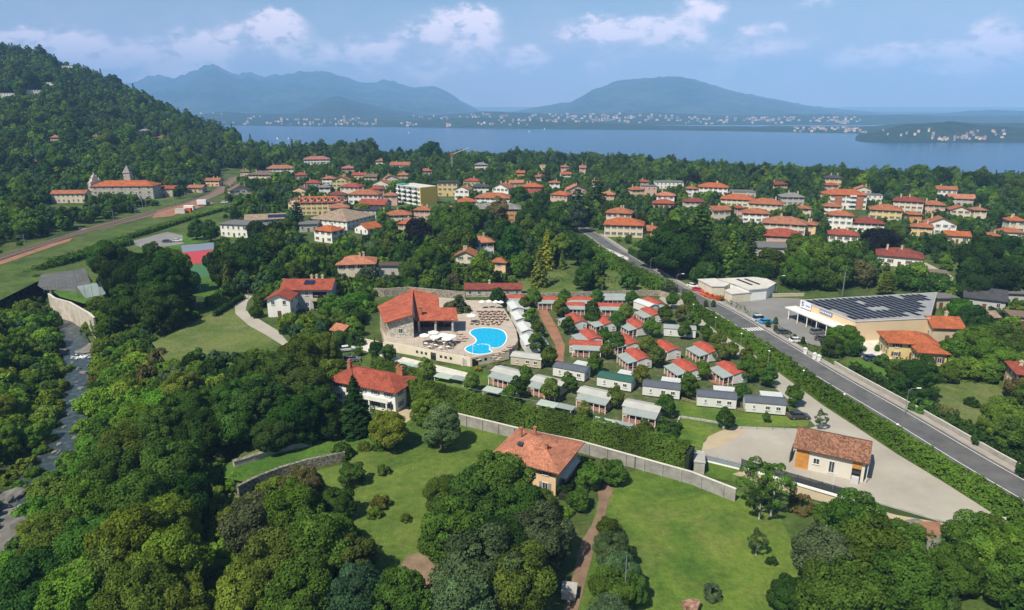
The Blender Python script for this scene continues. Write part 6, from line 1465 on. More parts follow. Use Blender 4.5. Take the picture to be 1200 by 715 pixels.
def home(kind, px, py, rot, label, ref, w=8.4, d=4.0, roofm=None, wallm=None, kp=None):
    rz = R_(rot); zref = 3.1 if kind in 'AR' else 0
    p = at(px, py, zref); p.z = 0; c, s = math.cos(rz), math.sin(rz)
    if kind not in 'AR': p = p + Vector((-s, c, 0)) * (d / 2 + (2.3 if kind == 'P' else 0))
    e = empty('mobile_home', p, rz, label, 'mobile home', 'mobile homes of the camp site')
    if kind in 'AR':      # gable end to the viewer, porch on one side
        w, L = 3.9, 7.6; sgn = -1 if kind == 'A' else 1
        MB().b3(-w / 2, -L / 2, .35, w / 2, L / 2, 2.75).build('wall', wallm or HW, e); gq = MB(); gq.face([(-w / 2, -L / 2, 2.75), (w / 2, -L / 2, 2.75), (0, -L / 2, 3.3)]); gq.build('gable', wallm or HW, e)
        gable_strip(w, L, 2.82, .55, .18, roofm or HRED, 'roof', e, ridge='y')
        if sgn < 0: veranda(e, -w / 2 - 2.7, -w / 2, -L / 2 + .1, L / 2 - 1.2, 2.2, 2.7, 'l')
        else: MB().b3(w / 2, -L / 2 + .4, 2.2, w / 2 + 2.6, L / 2 - .6, 2.35).build('porch_roof', HGR, e); [MB().b3(w / 2 + 2.4, y, 0, w / 2 + 2.5, y + .1, 2.2).build('porch_post', WHITE, e) for y in (-3, -.5, 2.4)]
        add_window(e, .9, -L / 2, 1.2, 0, .7, .8); add_window(e, w / 2 * (1 if sgn < 0 else -1), -1.5, 1.2, R_(90 if sgn < 0 else -90), 1.0, .9)
        if sgn < 0: MB().b3(-w / 2 - .04, -.6, .5, -w / 2 - .005, .6, 2.3).build('sliding_door', glass_mat(), e)
        note(p, ref, 4.6, kp or (px - 17, py - 8, px + 13, py + 12))
    else:
        MB().b3(-w / 2, -d / 2, .35, w / 2, d / 2, 2.7).build('wall', wallm or HW, e)
        MB().b3(-w / 2 + .2, -d / 2 + .2, 0, w / 2 - .2, d / 2 - .2, .34).build('chassis', DARKM, e)
        gq = MB()
        for x in (-w / 2, w / 2): gq.face([(x, -d / 2, 2.7), (x, d / 2, 2.7), (x, 0, 3.15)])
        gq.build('gable', wallm or HW, e); gable_strip(w, d, 2.76, .45, .16, roofm, 'roof', e)
        if kind == 'P':
            veranda(e, -w / 2 + .9, w / 2, -d / 2 - 2.4, -d / 2, 2.25, 2.72, 'f', 6)
            MB().b3(-w / 2 + 2.0, -d / 2 - .05, .5, -w / 2 + 4.2, -d / 2 - .01, 2.3).build('sliding_door', glass_mat(), e); add_window(e, w / 2 - 2.2, -d / 2, 1.15, 0, 1.3, 1.0); add_window(e, -w / 2 + .45, -d / 2, 1.2, 0, .5, .8)
        else:
            for x, ww_, hh_ in ((-w * .28, .5, .9), (w * .06, 1.0, .9), (w * .32, 1.0, .9)): add_window(e, x, -d / 2, 1.2, 0, ww_, hh_)
            add_window(e, w / 2, 0, 1.2, R_(90), 1.0, .9)
            if kind == 'C':   # canvas awning stretched behind
                MB().box(w * .22, d / 2 + 1.4, 2.75, w * .56, 2.7, .08).build('awning', CANV, e)
                for x in (w * .48, -.04 * w): MB().b3(x, d / 2 + 2.6, 0, x + .08, d / 2 + 2.7, 2.7).build('awning_post', WHITE, e)
        note(p, ref, 4.6, kp or (px - 22, py - 22, px + 22, py + 1))
    return e
# front rank: beige homes with grey porches
for i, (x, y, r) in enumerate(((585,456,-33),(633,468,-32),(690,483,-30),(746,500,-26))):
    home('P', x, y - 2, r, f'beige mobile home with grey veranda, {ords[i]} from the pool in the front rank', f'{ords[i]} beige front-rank home', w=7.8, roofm=HPALE, wallm=HB, kp=(x - 19, y - 26, x + 22, y + 2))
for i, (x, y, r) in enumerate(((484,437,-26),(528,450,-26),(586,467,-28),(651,484,-28),(717,505,-27))):
    p = at(x, y, 0); e = empty('awning_roof', p, R_(r), f'low pale canvas roof behind the long hedge, {ords[i]} from the left', 'awning', 'low canvas roofs behind the hedge'); MB().box(-2.2, .6, 1.5, 4.4, 2.6, .08).build('canvas', mat('canvas_greenish', (.36, .42, .36), .8, .08), e).rotation_euler.x = R_(4); MB().box(2.0, .9, 1.56, 4.0, 2.4, .1).build('roof', HGR, e)
    for a_ in (-4.2, 3.8):
        for b_ in (-.5, 1.7): MB().b3(a_ - .05, b_ - .05, 0, a_ + .05, b_ + .05, 1.5).build('post', WHITE, e)
    note(p, f'{ords[i]} hedge-side canvas roof', 4)
home('W', 616, 431, -20, 'beige mobile home with pale grey roof beside the near end of the pool', 'grey-roofed beige home', w=8.2, roofm=HPALE, wallm=HB, kp=(596, 404, 638, 433))
home('C', 666, 445, -28, 'white mobile home with slate-grey roof and canvas behind at the lane foot', 'slate-roofed lane home', roofm=HDARK, kp=(645, 420, 690, 446))
home('C', 719, 457, -26, 'white mobile home with dark green roof and pale canvas behind', 'green-roofed home', roofm=HGREEN, kp=(698, 430, 743, 458))
home('C', 774, 467, -18, 'white mobile home with slate roof, next right of the dark green roof', 'slate home right of the green one', roofm=HDARK, kp=(752, 441, 799, 468))
home('C', 839, 479, -13, 'white slate-roofed mobile home facing the mown strip, left one of the last two', 'left one of the last two white homes', roofm=HDARK, kp=(817, 451, 862, 481))
home('C', 896, 486, -12, 'white mobile home with slate roof nearest the gravel yard', 'white home nearest the yard', roofm=HDARK, kp=(872, 458, 920, 488))
# red roofs
for i, (x, y, r, a_) in enumerate(((675,372,18,'above the lane head'),(709,374,18,'behind the second cross row'),(747,378,18,'third of the upper red row'),(764,364,18,'topmost on the right'),(692.5,391,16,'left one of the middle pair'),(736,397,16,'right one of the middle pair'),
        (748,414,17,'under two round trees'),(782,404,18,'between two young trees in the centre'),(829,406,18,'farthest right of the middle red row'),(805,427,17,'just behind the slate-roofed homes'),(858,430,16,'farthest right of all, by the gravel'))):
    home('A', x, y, r, f'red-roofed mobile home with grey side veranda, {a_}', f'red-roofed home {a_.split(",")[0]}')
home('P', 685, 419, -8, 'white mobile home with red roof and wide grey front veranda beside the lane', 'red-roofed home with front veranda', roofm=HRED, kp=(666, 399, 706, 421))
for i, (x, y, r, w_) in enumerate(((606,361,-4,8.2),(642,363,-3,8.2),(680,363,-4,8.6),(672,370,-4,7),(716,371,-4,8.4),(719,359,0,8.8))):
    home('P', x, y, r, f'{"grey" if i == 5 else "red"}-ridged mobile home with porch, {["far left of the back row", "second in the back row", "third in the back row", "half hidden in front of the third back-row home", "in front of the grey-roofed back-row home", "grey one at the back wall with two chimney posts"][i]}', f'{["leftmost back-row", "second back-row", "third back-row", "half-hidden back", "right-hand red back", "grey back-row"][i]} home', w=w_, roofm=HGR if i == 5 else HRED, kp=(x - 19, y - 18, x + 19, y + 1))
home('R', 757, 354, 30, 'tall white box-like canvas-roofed home at the top of the camp', 'white canvas home at the top', roofm=CANV, kp=(740, 345, 772, 364))
for i, (x, y, a_) in enumerate(((604,357,'back'),(609,369,'second'),(616,382,'third'),(621,397,'nearest'))):
    home('R', x, y, 12, f'white-roofed mobile home in the column beside the pool, {a_} one', f'{a_} white pool-side home', roofm=CANV, kp=(x - 12, y - 9, x + 20, y + 11))
home('W', 796, 396, -12, 'low mobile home with curved grey roof behind a bluish tree', 'curved grey-roofed home', w=9, roofm=HGR, wallm=HW, kp=(776, 378, 816, 399))
home('A', 766, 352, 18, 'small mobile home with part red part grey roof at the upper hedge', 'part-red home at the upper hedge')
def rail_fence(label, A, B):
    a = at(*A); b = at(*B); d = b - a; L = d.length; e = empty('wooden_fence', a, math.atan2(d.y, d.x), label, 'fence', 'short wooden fences between homes'); q = MB()
    for z in (.35, .75): q.b3(0, -.04, z, L, .04, z + .13)
    q.build('rails', WOOD, e)
    for k in range(4): MB().b3(k * L / 3 - .05, -.07, 0, k * L / 3 + .05, .07, 1.0).build('post', WOOD, e)
rail_fence('wooden rail fence between the slate homes above the mown strip', (799, 470), (817, 475)); rail_fence('wooden rail fence between the last two white homes', (862, 482), (873, 484)); rail_fence('wooden rail fence at the yard end of the last white home', (920, 487), (937, 491)); rail_fence('wooden rail fence left of the green-roofed home', (690, 446), (700, 449))
e = empty('net_fence', at(785, 480), 0, 'thin wire net fence along the mown strip by the gravel yard', 'fence'); 
A_ = [at(*p) - at(785, 480) for p in ((792,489),(850,503),(905,504),(947,503))]; q = MB()
for a_, b_ in zip(A_[:-1], A_[1:]):
    n = max(1, int((b_ - a_).length / 2.5))
    for k in range(n): pp = a_.lerp(b_, k / n); q.tube(pp, pp + Vector((0, 0, 1.4)), .035, n=5)
    for z in (.3, .8, 1.35): q.tube(a_ + Vector((0, 0, z)), b_ + Vector((0, 0, z)), .012, n=4)
q.build('posts_and_wire', mat('green_wire', (.05, .12, .07), .6), e)

# ------------------------------------------------------------------ hedges
def pathpx(pts, z=0): return [tuple(at(x, y, z)[:2]) for x, y in pts]
P = [at(x, y, 2.4) for x, y in [(430,452),(480,468),(537,485),(612,503),(680,517),(745,535),(800,549)]]
P = side_offset(P, -3.1)
leafy_box('hedge', [(p.x, p.y) for p in P], 4.6, 5.4, 'very long tall clipped hedge between the panelled wall and the camp', 'mid', .30, 34, lumpy=.3, seed=1)
P = side_offset([at(x, y) for x, y in [(797,349),(805,365),(838,386),(872,406),(900,425),(965,474),(1001,498),(1027,514),(1093,558),(1140,586),(1177,610),(1230,645)]], -2.1)
leafy_box('hedge', [(p.x, p.y) for p in P], 3.6, 2.6, 'long bushy hedge between the gravel drive and the road', 'bright', .32, 34, lumpy=.4, seed=2)
P = side_offset(RPW, rside(11.0))[1::2]
leafy_box('hedge', [(p.x, p.y) for p in P], 3.0, 2.2, 'dark green hedge right behind the roadside parapet', 'dark', .32, 30, lumpy=.5, seed=3)
leafy_box('hedge', pathpx([(738,297),(750,304),(766,313)]), 2.2, 2.4, 'neat dark hedge beside the upper road pavement', 'dark', .45, 16, seed=4)
leafy_box('hedge', pathpx([(252,371),(268,361),(285,350)]), 1.8, 1.6, 'clipped dark hedge above the flowering meadow', 'dark', .3, 26, seed=5)
leafy_box('hedge', pathpx([(1010,290),(1060,289),(1100,291),(1126,296)]), 3.0, 3.0, 'long level hedge in the right-hand gardens', 'mid', .6, 8, seed=6)
leafy_box('hedge', pathpx([(612,395),(607,372),(600,358)]), .9, 1.3, 'thin dark hedge between the pool deck and the white-roofed homes', 'dark', .25, 26, seed=7)
leafy_box('hedge', pathpx([(140,283),(180,271),(220,258),(262,246)]), 4.0, 2.0, 'rough green hedge bank below the railway cutting', 'bright', .5, 12, lumpy=.5, seed=8)
leafy_box('hedge', pathpx([(20,322),(70,310),(110,298),(150,286)]), 6.0, 2.4, 'wide overgrown bramble bank across the rough meadow', 'mid', .55, 12, lumpy=.8, seed=9)
leafy_box('hedge', pathpx([(500,451),(475,442),(455,436),(440,430)]), 3.0, 2.6, 'hedge between the blue-shuttered villa and the mown strip', 'mid', .3, 26, seed=10)
leafy_box('hedge', pathpx([(676,283),(700,300),(730,318),(760,333),(783,344)]), 7.0, 3.0, 'broad wild hedge bank below the upper road', 'bright', .45, 18, lumpy=.8, seed=11)
leafy_box('hedge', pathpx([(660,585),(664,572)]), 2.4, 1.6, 'small clipped hedge block in front of the peach house terrace', 'dark', .22, 50, seed=12)
leafy_box('planting_bed', pathpx([(823,345),(832,349),(846,353)]), 3.2, .9, 'bright orange-red planting bed beside the flat white building', (.62, .10, .03), .3, 26, cat='flower bed', seed=13)
leafy_box('hedge', pathpx([(786,500),(780,512),(775,524)]), 4.5, 1.6, 'low bushy planting left of the small square lawn', 'mid', .3, 26, lumpy=.4, seed=14)
for p in ((730,298),): pass

# ------------------------------------------------------------------ street furniture
def lamp(label, px, py, h, kind='post', zb=0, group=None, name='street_lamp'):
    p = at(px, py, zb); e = empty(name, p, 0, label, 'street lamp', group)
    MB().tube((0, 0, 0), (0, 0, h), .09, .05, 8).build('pole', METALG, e)
    if kind == 'arm':
        q = MB(); q.tube((0, 0, h - .02), (.5, 0, h + .5), .05, n=6); q.tube((.5, 0, h + .5), (1.8, 0, h + .65), .045, n=6); q.build('arm', METALG, e); MB().box(2.1, 0, h + .66, .9, .3, .16).build('lamp_head', WHITE, e)
    else: q = MB(); q.tube((0, 0, h), (0, 0, h + .12), .22, .26, 8); q.tube((0, 0, h + .12), (0, 0, h + .3), .26, .05, 8); q.build('lamp_head', WHITE, e)
    return e
for i, (x, y, h) in enumerate(((812,369,3.4),(838,385,3.4),(868,404,3.2),(900,426,3.4),(940,450,3.4),(987,480,3.6),(1048.5,517,3.6))):
    lamp(f'small camp lamp beside the road hedge, {ords[i]} from the far end', x, y, h, group='lamps along the road hedge')
lamp('curved-arm street lamp standing at the roadside parapet', 1060, 486, 5.6, 'arm'); lamp('tall white street lamp at the upper corner of the camp', 792, 344, 6.6, 'arm'); lamp('grey street lamp above the supermarket car park entry', 909, 346, 6.5, 'arm')
lamp('slim lamp post under the great round tree', 762, 318, 5, 'arm')
def pole(label, px, py, h, r=.09, m=None, z=0): return tag(MB().tube((0, 0, 0), (0, 0, h), r, r * .7, 8).build('utility_pole', m or METALG, loc=at(px, py, z)), label, 'pole')
pole('thin pole rising from the hedge beside the panelled wall', 695, 519, 7.6); pole('green-grey pole in the hedge below the mown strip', 529, 470, 4.2); pole('leaning pale pole above the white gatehouse path', 731, 715, 8.5)
pole('tall floodlight mast beside the meadow bend', 294, 372, 9, .1); pole('tall mast at the stream end of the ball court', 90, 340, 10, .1); pole('slim mast beside the sports trees', 153, 293, 8, .09)
pole('slim pole in front of the black-roofed gardens', 988, 342, 9); pole('timber pole behind the solar roof', 986.5, 348, 9, .12); pole('pole near the dark red-roofed bungalow', 1051, 312, 8); pole('slim pole among the back-row mobile homes', 705, 352, 6); pole('slim pole near the upper road hedge', 779, 345, 6)
pole('white flagpole-like post before the white reception house', 975, 577, 3.2, .07, WHITE)
p0, p1 = at(462, 440, 5), at(745, 512, 6.8); q = MB()
a_ = at(450, 440, 5.2); b_ = at(529, 452, 4.0); c_ = at(695, 484, 7.4)
pa, pb = Vector((*at(529, 470)[:2], 4.1)), Vector((*at(695, 519)[:2], 7.5)); pz = Vector((*at(445, 470)[:2], 5.5))
for s_, t_ in ((pz, pa), (pa, pb)):
    for k in range(10):
        f0, f1 = k / 10, (k + 1) / 10; u0 = s_.lerp(t_, f0) - Vector((0, 0, 4 * .5 * f0 * (1 - f0))); u1 = s_.lerp(t_, f1) - Vector((0, 0, 4 * .5 * f1 * (1 - f1))); q.tube(u0, u1, .025, n=4, caps=False)
tag(q.build('overhead_cable', mat('cable_grey', (.3, .32, .3), .6)), 'thin overhead cable running along the tall hedge', 'cable')
mast_px = [(31,295),(96,285),(134,262),(160,259),(168,248),(172,247),(204,240),(218,239),(236,226),(246,221),(252,214),(261,208)]
for i, (x, y) in enumerate(mast_px):
    p = at(x, y, .1); e = empty('railway_mast', p, R_(20), f'grey railway mast, {ords[i]} from the left along the track', 'railway mast', 'masts along the railway')
    MB().tube((0, 0, 0), (0, 0, 8), .16, .12, 6).build('pole', METALG, e); MB().tube((0, 0, 6.6), (3.2 if i % 2 else -3.2, 0, 7.0), .07, n=5).tube((0, 0, 7.6), (3.0 if i % 2 else -3.0, 0, 7.0), .05, n=5).build('bracket', METALG, e)
# rails
RLN = [(-80,330),(0,303),(60,284),(110,268.5),(170,252),(215,238.5),(245,226),(266,211),(279,197)]
P = resample(RLN, 8)
for _ in range(3): P = [P[0]] + [(P[i - 1] + 2 * P[i] + P[i + 1]) / 4 for i in range(1, len(P) - 1)] + [P[-1]]
for d in (-2.6, -1.2, 1.0, 2.4): ribbon('rail_track', P, d, d + .16, .16, mat('rail_steel', (.22, .17, .14), .5, .2, 1, metal=.5), 'steel rail of the curving railway', h=.12)
# crossing stripes
q = MB(); n0 = at(867, 388); 
ctr = at(877, 386.5); 
i0 = min(range(len(ROADP)), key=lambda i: (ROADP[i] - ctr).length); tt_ = (ROADP[i0 + 1] - ROADP[i0 - 1]).normalized(); nn_ = Vector((-tt_.y, tt_.x, 0)); ang = math.atan2(tt_.y, tt_.x)
for k in range(7): pp = ROADP[i0] + nn_ * (.6 + k * .86) * (1 if nn_.y > 0 else -1); q.face([tuple(pp + tt_ * sx * 1.5 + nn_ * sy * .23)[:2] + (.168,) for sx, sy in ((-1, -1), (1, -1), (1, 1), (-1, 1))])
o = q.build('road_marking', PAINT); tag(o, 'white zebra crossing stripes on the road', kind='structure')
if o.data.polygons[0].normal.z < 0: o.data.flip_normals()
sheet('car_park', [(842,353),(868,349),(935,350),(942,352),(1003,388),(1005,400),(985,409),(958,406),(930,399),(890,381),(860,364)], ASPH2, 'grey supermarket car park', z=.13)
sheet('forecourt', [(988,402),(1030,398),(1058,410),(1040,425),(1012,420)], PALEC, 'pale paved yard of the yellow house', z=.12)
for i, (x, y) in enumerate(((943,415),(954,421),(959,423.5))):
    q = MB(); q.box(0, 0, .75, .7, .7, 1.5); q.box(0, 0, 1.56, .95, .95, .14); q.box(0, 0, 1.75, .5, .5, .25); tag(q.build('gate_pillar', WHITE, loc=at(x, y)), f'white gate pillar with cap beside the pavement, {ords[i]} from the left', 'gate pillar', 'white gate pillars')
# cars
GLS = glass_mat('car_glass', (.01, .012, .015)); TYRE = mat('tyre', (.02, .02, .02), .85); RIMM = mat('wheel_rim', (.45, .45, .46), .35, .05, 3, metal=.7)
def paint(nm, c=None):
    if c is None: return MATS[nm]
    m = mat(nm, c, .3, .02, 1, spec=.6); m.node_tree.nodes['Principled BSDF'].inputs['Coat Weight'].default_value = .6; return m
def car(label, px, py, rot, col, suv=False, van=False, name='parked_car'):
    e = empty(name, at(px, py, .14), R_(rot), label, 'car'); L, Wd = (4.5, 1.8); H = 1.45 + .22 * suv + .5 * van
    prof = [(-2.25, .32), (-2.25, .78), (-2.1, .95), (-1.75, 1.0), (1.2, .98), (1.95, .86), (2.22, .66), (2.25, .32)]
    q = MB(); n = len(prof)
    secs = []
    for y, k in ((-.9, .97), (-.82, 1.0), (.82, 1.0), (.9, .97)): secs.append([(x * k, y, z if z < .5 else z * (1.0 if abs(y) < .85 else .96)) for x, z in prof])
    for a_, b_ in zip(secs[:-1], secs[1:]):
        for i in range(n): j = (i + 1) % n; q.face([a_[i], b_[i], b_[j], a_[j]])
    q.face(secs[0][::-1]); q.face(secs[-1])
    q.build('body', col, e, bevel=.03)
    cab = [(-1.95 if not suv else -2.1, .98), (-1.45 if not suv else -1.85, H - .05), (-.2, H), (.35 if not van else .9, H - .06), (1.15 if not van else 1.5, .98)]
    q = MB(); m = len(cab); s0 = [(x, -.8 + (z - .98) * .22, z) for x, z in cab]; s1 = [(x, .8 - (z - .98) * .22, z) for x, z in cab]
    for i in range(m): j = (i + 1) % m; q.face([s0[i], s1[i], s1[j], s0[j]])
    q.face(s0[::-1]); q.face(s1); q.build('windows', GLS, e)
    q = MB(); q.b3(cab[1][0] + .05, -.68, H - .04, cab[3][0] - .05, .68, H + .02); q.build('roof', col, e, bevel=.02)
    for x in (-.45,): q = MB(); q.box(x, -.76, 1.18, .09, .06, .42); q.box(x, .76, 1.18, .09, .06, .42); q.build('door_pillar', col, e)
    for x in (-1.42, 1.38):
        for y in (-.82, .82):
            w_ = MB().tube((0, -.11, 0), (0, .11, 0), .33, n=16).build('wheel', TYRE, e, loc=(x, y, .33)); MB().tube((0, -.125, 0), (0, .125, 0), .2, n=12).build('rim', RIMM, w_)
    for y in (-.62, .62): MB().box(2.2, y, .72, .1, .36, .14).build('headlight', mat('lamp_glass', (.6, .6, .6), .2), e); MB().box(-2.24, y, .78, .06, .34, .16).build('tail_light', mat('tail_red', (.35, .01, .01), .3), e)
    for y in (-.95, .95): MB().box(.85, y, 1.0, .16, .14, .12).build('wing_mirror', col, e)
    note(at(px, py), label.split(' parked')[0].split(' standing')[0], 2.6, (px - 10, py - 7, px + 10, py + 4)); return e
car('dark grey hatchback parked alone in the middle of the car park', 918, 391, 8, paint('paint_anthracite', (.05, .052, .06)))
car('silver-grey estate parked close to the supermarket canopy', 958, 391, 10, paint('paint_grey', (.14, .145, .155)), suv=True)
car('white hatchback parked behind clipped cypresses near the gate pillars', 934, 401, 5, paint('paint_white', (.70, .70, .69)))
car('bright blue hatchback parked beside the pavement cypress', 898, 379, 12, paint('paint_blue', (.01, .26, .55)))
car('pale blue-white van parked left of the bright blue hatchback', 889, 376, 12, paint('paint_paleblue', (.45, .58, .66)), van=True)
car('red car parked in front of the flat white building', 818, 341.5, -40, paint('paint_red', (.50, .02, .02)))
car('white car parked left of the red one by the flat white building', 812, 336.5, -40, paint('paint_white'))
car('white hatchback parked by the small roofed hut above the big trees', 407, 411, 22, paint('paint_white'))
car('dark blue car parked in the yard of the yellow house', 1022, 422, 5, paint('paint_navy', (.03, .05, .12)))
car('dark car parked behind the yellow house yard hedge', 964, 399, -20, paint('paint_anthracite'))
car('white car parked at the bend of the railway works', 263, 238, 12, paint('paint_white'), name='parked_car')
car('dark car at the yard end of the last white home', 936, 490, 0, paint('paint_anthracite'))
car('light car parked in the school car park', 208, 283, 10, paint('paint_white')); car('dark car parked in the school car park', 196, 284, 10, paint('paint_anthracite'))
car('silver car in the drive below the blue-shuttered villa trees', 412, 423, 10, paint('paint_grey'))
e = empty('lorry', at(240, 241), R_(12), 'white box lorry with dark cab beside the railway works', 'lorry'); MB().b3(-4.5, -1.2, .9, 1.2, 1.2, 3.9).build('cargo_box', WHITE, e); MB().b3(1.4, -1.15, .6, 3.4, 1.15, 2.8).build('cab', paint('paint_navy', (.03,.05,.12)), e)
for x in (-3.2, -1.8, 2.4):
    for y in (-1.1, 1.1): MB().tube((x, y - .15, .5), (x, y + .15, .5), .5, n=12).build('wheel', TYRE, e)
for i, (x, y, c_) in enumerate(((212,250,'store_trim'),(219,249,'awn'),(222,246,'wht'))):
    q = MB(); q.b3(-3, -1.3, 0, 3, 1.3, 2.6); q.b3(-3.1, -1.4, 2.6, 3.1, 1.4, 2.75); tag(q.build('site_container', [MATS['store_trim'], mat('orange_container', (.62, .12, .03), .6), WHITE][i], loc=at(x, y)), ['pale site container left of the orange one by the railway', 'orange site container beside the railway', 'white site container behind the orange one'][i], 'container')
# sports ground fences and wall
def mesh_fence(label, pix, h, step=2.5, m=None, name='net_fence'):
    P = [at(*p) for p in pix]; o0 = P[0].copy(); e = empty(name, o0, 0, label, 'fence'); q = MB(); w_ = MB()
    for a_, b_ in zip(P[:-1], P[1:]):
        a_, b_ = a_ - o0, b_ - o0; n = max(1, int((b_ - a_).length / step))
        for k in range(n + 1): pp = a_.lerp(b_, k / n); q.tube(pp, pp + Vector((0, 0, h)), .06, n=5)
        for k in range(int(h / .5) + 1): w_.tube(a_ + Vector((0, 0, k * .5)), b_ + Vector((0, 0, k * .5)), .018, n=4)
    q.build('posts', m or METALG, e); w_.build('wires', m or METALG, e); return e
mesh_fence('tall net fence round the small grey ball court', [(90,341),(92,350),(118,350),(122,343)], 5); mesh_fence('grey fence along the sports yard edge', [(52,343),(98,329),(106,325)], 2.2, 1.6); mesh_fence('tall court fence beside the red tennis court', [(222,346),(262,334),(288,330)], 3)
mesh_fence('wire fence along the court path in front of the big trees', [(224,365),(250,352),(284,342)], 2)
# stream
SW = [(-60,350),(0,358),(50,366),(80,388),(92,412),(96,438),(87,478),(74,508),(64,536),(38,570),(10,620),(-30,690),(-60,760)]
P = []
for x, y in SW: P.append(at(x, y, -7.2))
PP = []
for a_, b_ in zip(P[:-1], P[1:]):
    n = max(1, int((b_ - a_).length / 3)); PP += [a_.lerp(b_, k / n) for k in range(n)]
PP.append(P[-1])
for _ in range(4): PP = [PP[0]] + [(PP[i - 1] + 2 * PP[i] + PP[i + 1]) / 4 for i in range(1, len(PP) - 1)] + [PP[-1]]
m_, N_, L_, B_ = ntree('stream_water'); B_.inputs['Specular IOR Level'].default_value = .15; B_.inputs['Roughness'].default_value = .3
tc = N_.new('ShaderNodeTexCoord'); v = N_.new('ShaderNodeTexNoise'); v.inputs['Scale'].default_value = .7; v.inputs['Detail'].default_value = 8; L_.new(tc.outputs['Object'], v.inputs[0])
rr = N_.new('ShaderNodeValToRGB'); rr.color_ramp.elements[0].position = .50; rr.color_ramp.elements[0].color = (.035, .05, .055, 1); rr.color_ramp.elements[1].position = .72; rr.color_ramp.elements[1].color = (.10, .12, .12, 1); L_.new(v.outputs[0], rr.inputs[0]); L_.new(rr.outputs[0], B_.inputs['Base Color'])
b_ = N_.new('ShaderNodeBump'); b_.inputs['Strength'].default_value = .8; L_.new(v.outputs[0], b_.inputs['Height']); L_.new(b_.outputs[0], B_.inputs['Normal'])
q = MB(); A_ = side_offset(PP, -3.9); Bb = side_offset(PP, 3.9)
for i in range(len(PP) - 1): q.face([(p.x, p.y, -7.25) for p in (A_[i], A_[i + 1], Bb[i + 1], Bb[i])])
o = q.build('stream', m_); tag(o, 'dark shallow stream running down the left valley', kind='structure')
if o.data.polygons[0].normal.z < 0: o.data.flip_normals()
def rock(label, px, py, r, z=-7.2, fl=.5, seed=0, m=None, name='boulder', group=None):
    rng = np.random.RandomState(seed); import bmesh
    bm = bmesh.new(); bmesh.ops.create_icosphere(bm, subdivisions=3, radius=1)
    ph = rng.rand(8) * 6
    for v_ in bm.verts:
        c_ = v_.co; k = 1 + .22 * math.sin(c_.x * 3 + ph[0]) * math.cos(c_.y * 2.6 + ph[1]) + .12 * math.sin(c_.z * 5 + c_.x * 4 + ph[2]) + .06 * math.sin(c_.y * 11 + ph[3]); v_.co = Vector((round(c_.x * k * 3) / 3 * .35 + c_.x * k * .65, c_.y * k, c_.z * k * fl))
    me = bpy.data.meshes.new(name); bm.to_mesh(me); bm.free(); me.materials.append(m or mat('river_rock', (.17, .16, .14), .95, .3, 1.2, bump=.6, bscale=5, detail=9)); o = bpy.data.objects.new(name, me); COL.objects.link(o)
    o.location = at(px, py, z); o.scale = (r, r * .8, r); o.rotation_euler.z = rng.rand() * 6; return tag(o, label, 'boulder', group)
rock('broad flat tan rock beside the little stream fall', 110, 409, 5.6, fl=.16, seed=1); rock('angular tan rock on the left side of the stream fall', 72, 413, 2.4, fl=.4, seed=2)
rock('pale boulder midstream below the fall', 98, 437, 1.1, seed=3); rock('smaller pale boulder midstream by the bank', 92, 432, .8, seed=4); rock('long pale boulder lower in the stream', 95, 455, 1.0, fl=.3, seed=5)
rock('big grey slab at the left edge of the picture', 3, 588, 4.2, fl=.35, seed=6); rock('huge pale rock face at the lower left edge', 4, 628, 5.5, fl=.3, seed=7); rock('sloping grey rock above the lower left bank', 20, 603, 3.0, fl=.4, seed=8)
for i, (x, y, r) in enumerate(((85,425,.5),(104,428,.6),(90,448,.5),(84,470,.5),(76,500,.6),(90,505,.7),(70,520,.6),(100,466,.5),(80,486,.4),(106,440,.8),(66,530,.9),(88,513,.7))): rock('small grey stone in the dark stream', x, y, r, seed=20 + i, group='small stones in the stream')
q = MB()
rng = random.Random(4)
for k in range(60):
    p = at(93 + rng.gauss(0, 5), 418.5 + rng.gauss(0, 1.3), -7.15); a_ = rng.uniform(.2, .7); q.box(p.x, p.y, -7.14 + rng.uniform(0, .15), a_, a_ * .6, .1, rng.uniform(0, 3))
tag(q.build('foam', mat('foam', (.7, .73, .74), .6)), 'white foam of the little stream fall', kind='stuff')
p = at(667, 697, .1); q = MB(); q.box(0, 0, .55, 1.9, 2.2, 1.1, R_(-10)); q.box(0, 0, 1.15, 2.1, 2.4, .1, R_(-10)); tag(q.build('concrete_tank', CONC, loc=p), 'square pale concrete tank on the dirt track', 'tank')
q = MB(); rng = random.Random(9)
for k in range(3): q.box(rng.uniform(-.6, .6), rng.uniform(-.6, .6), .5 + k * .1, 1.8, 1.2, .9, rng.uniform(0, 2))
tag(q.build('masonry_stump', stone_mat('brick_ruin', (.22, .10, .06), (.38, .24, .17), 3), loc=at(808, 712)), 'broken brick masonry stump at the bottom edge of the lawn', 'ruin')
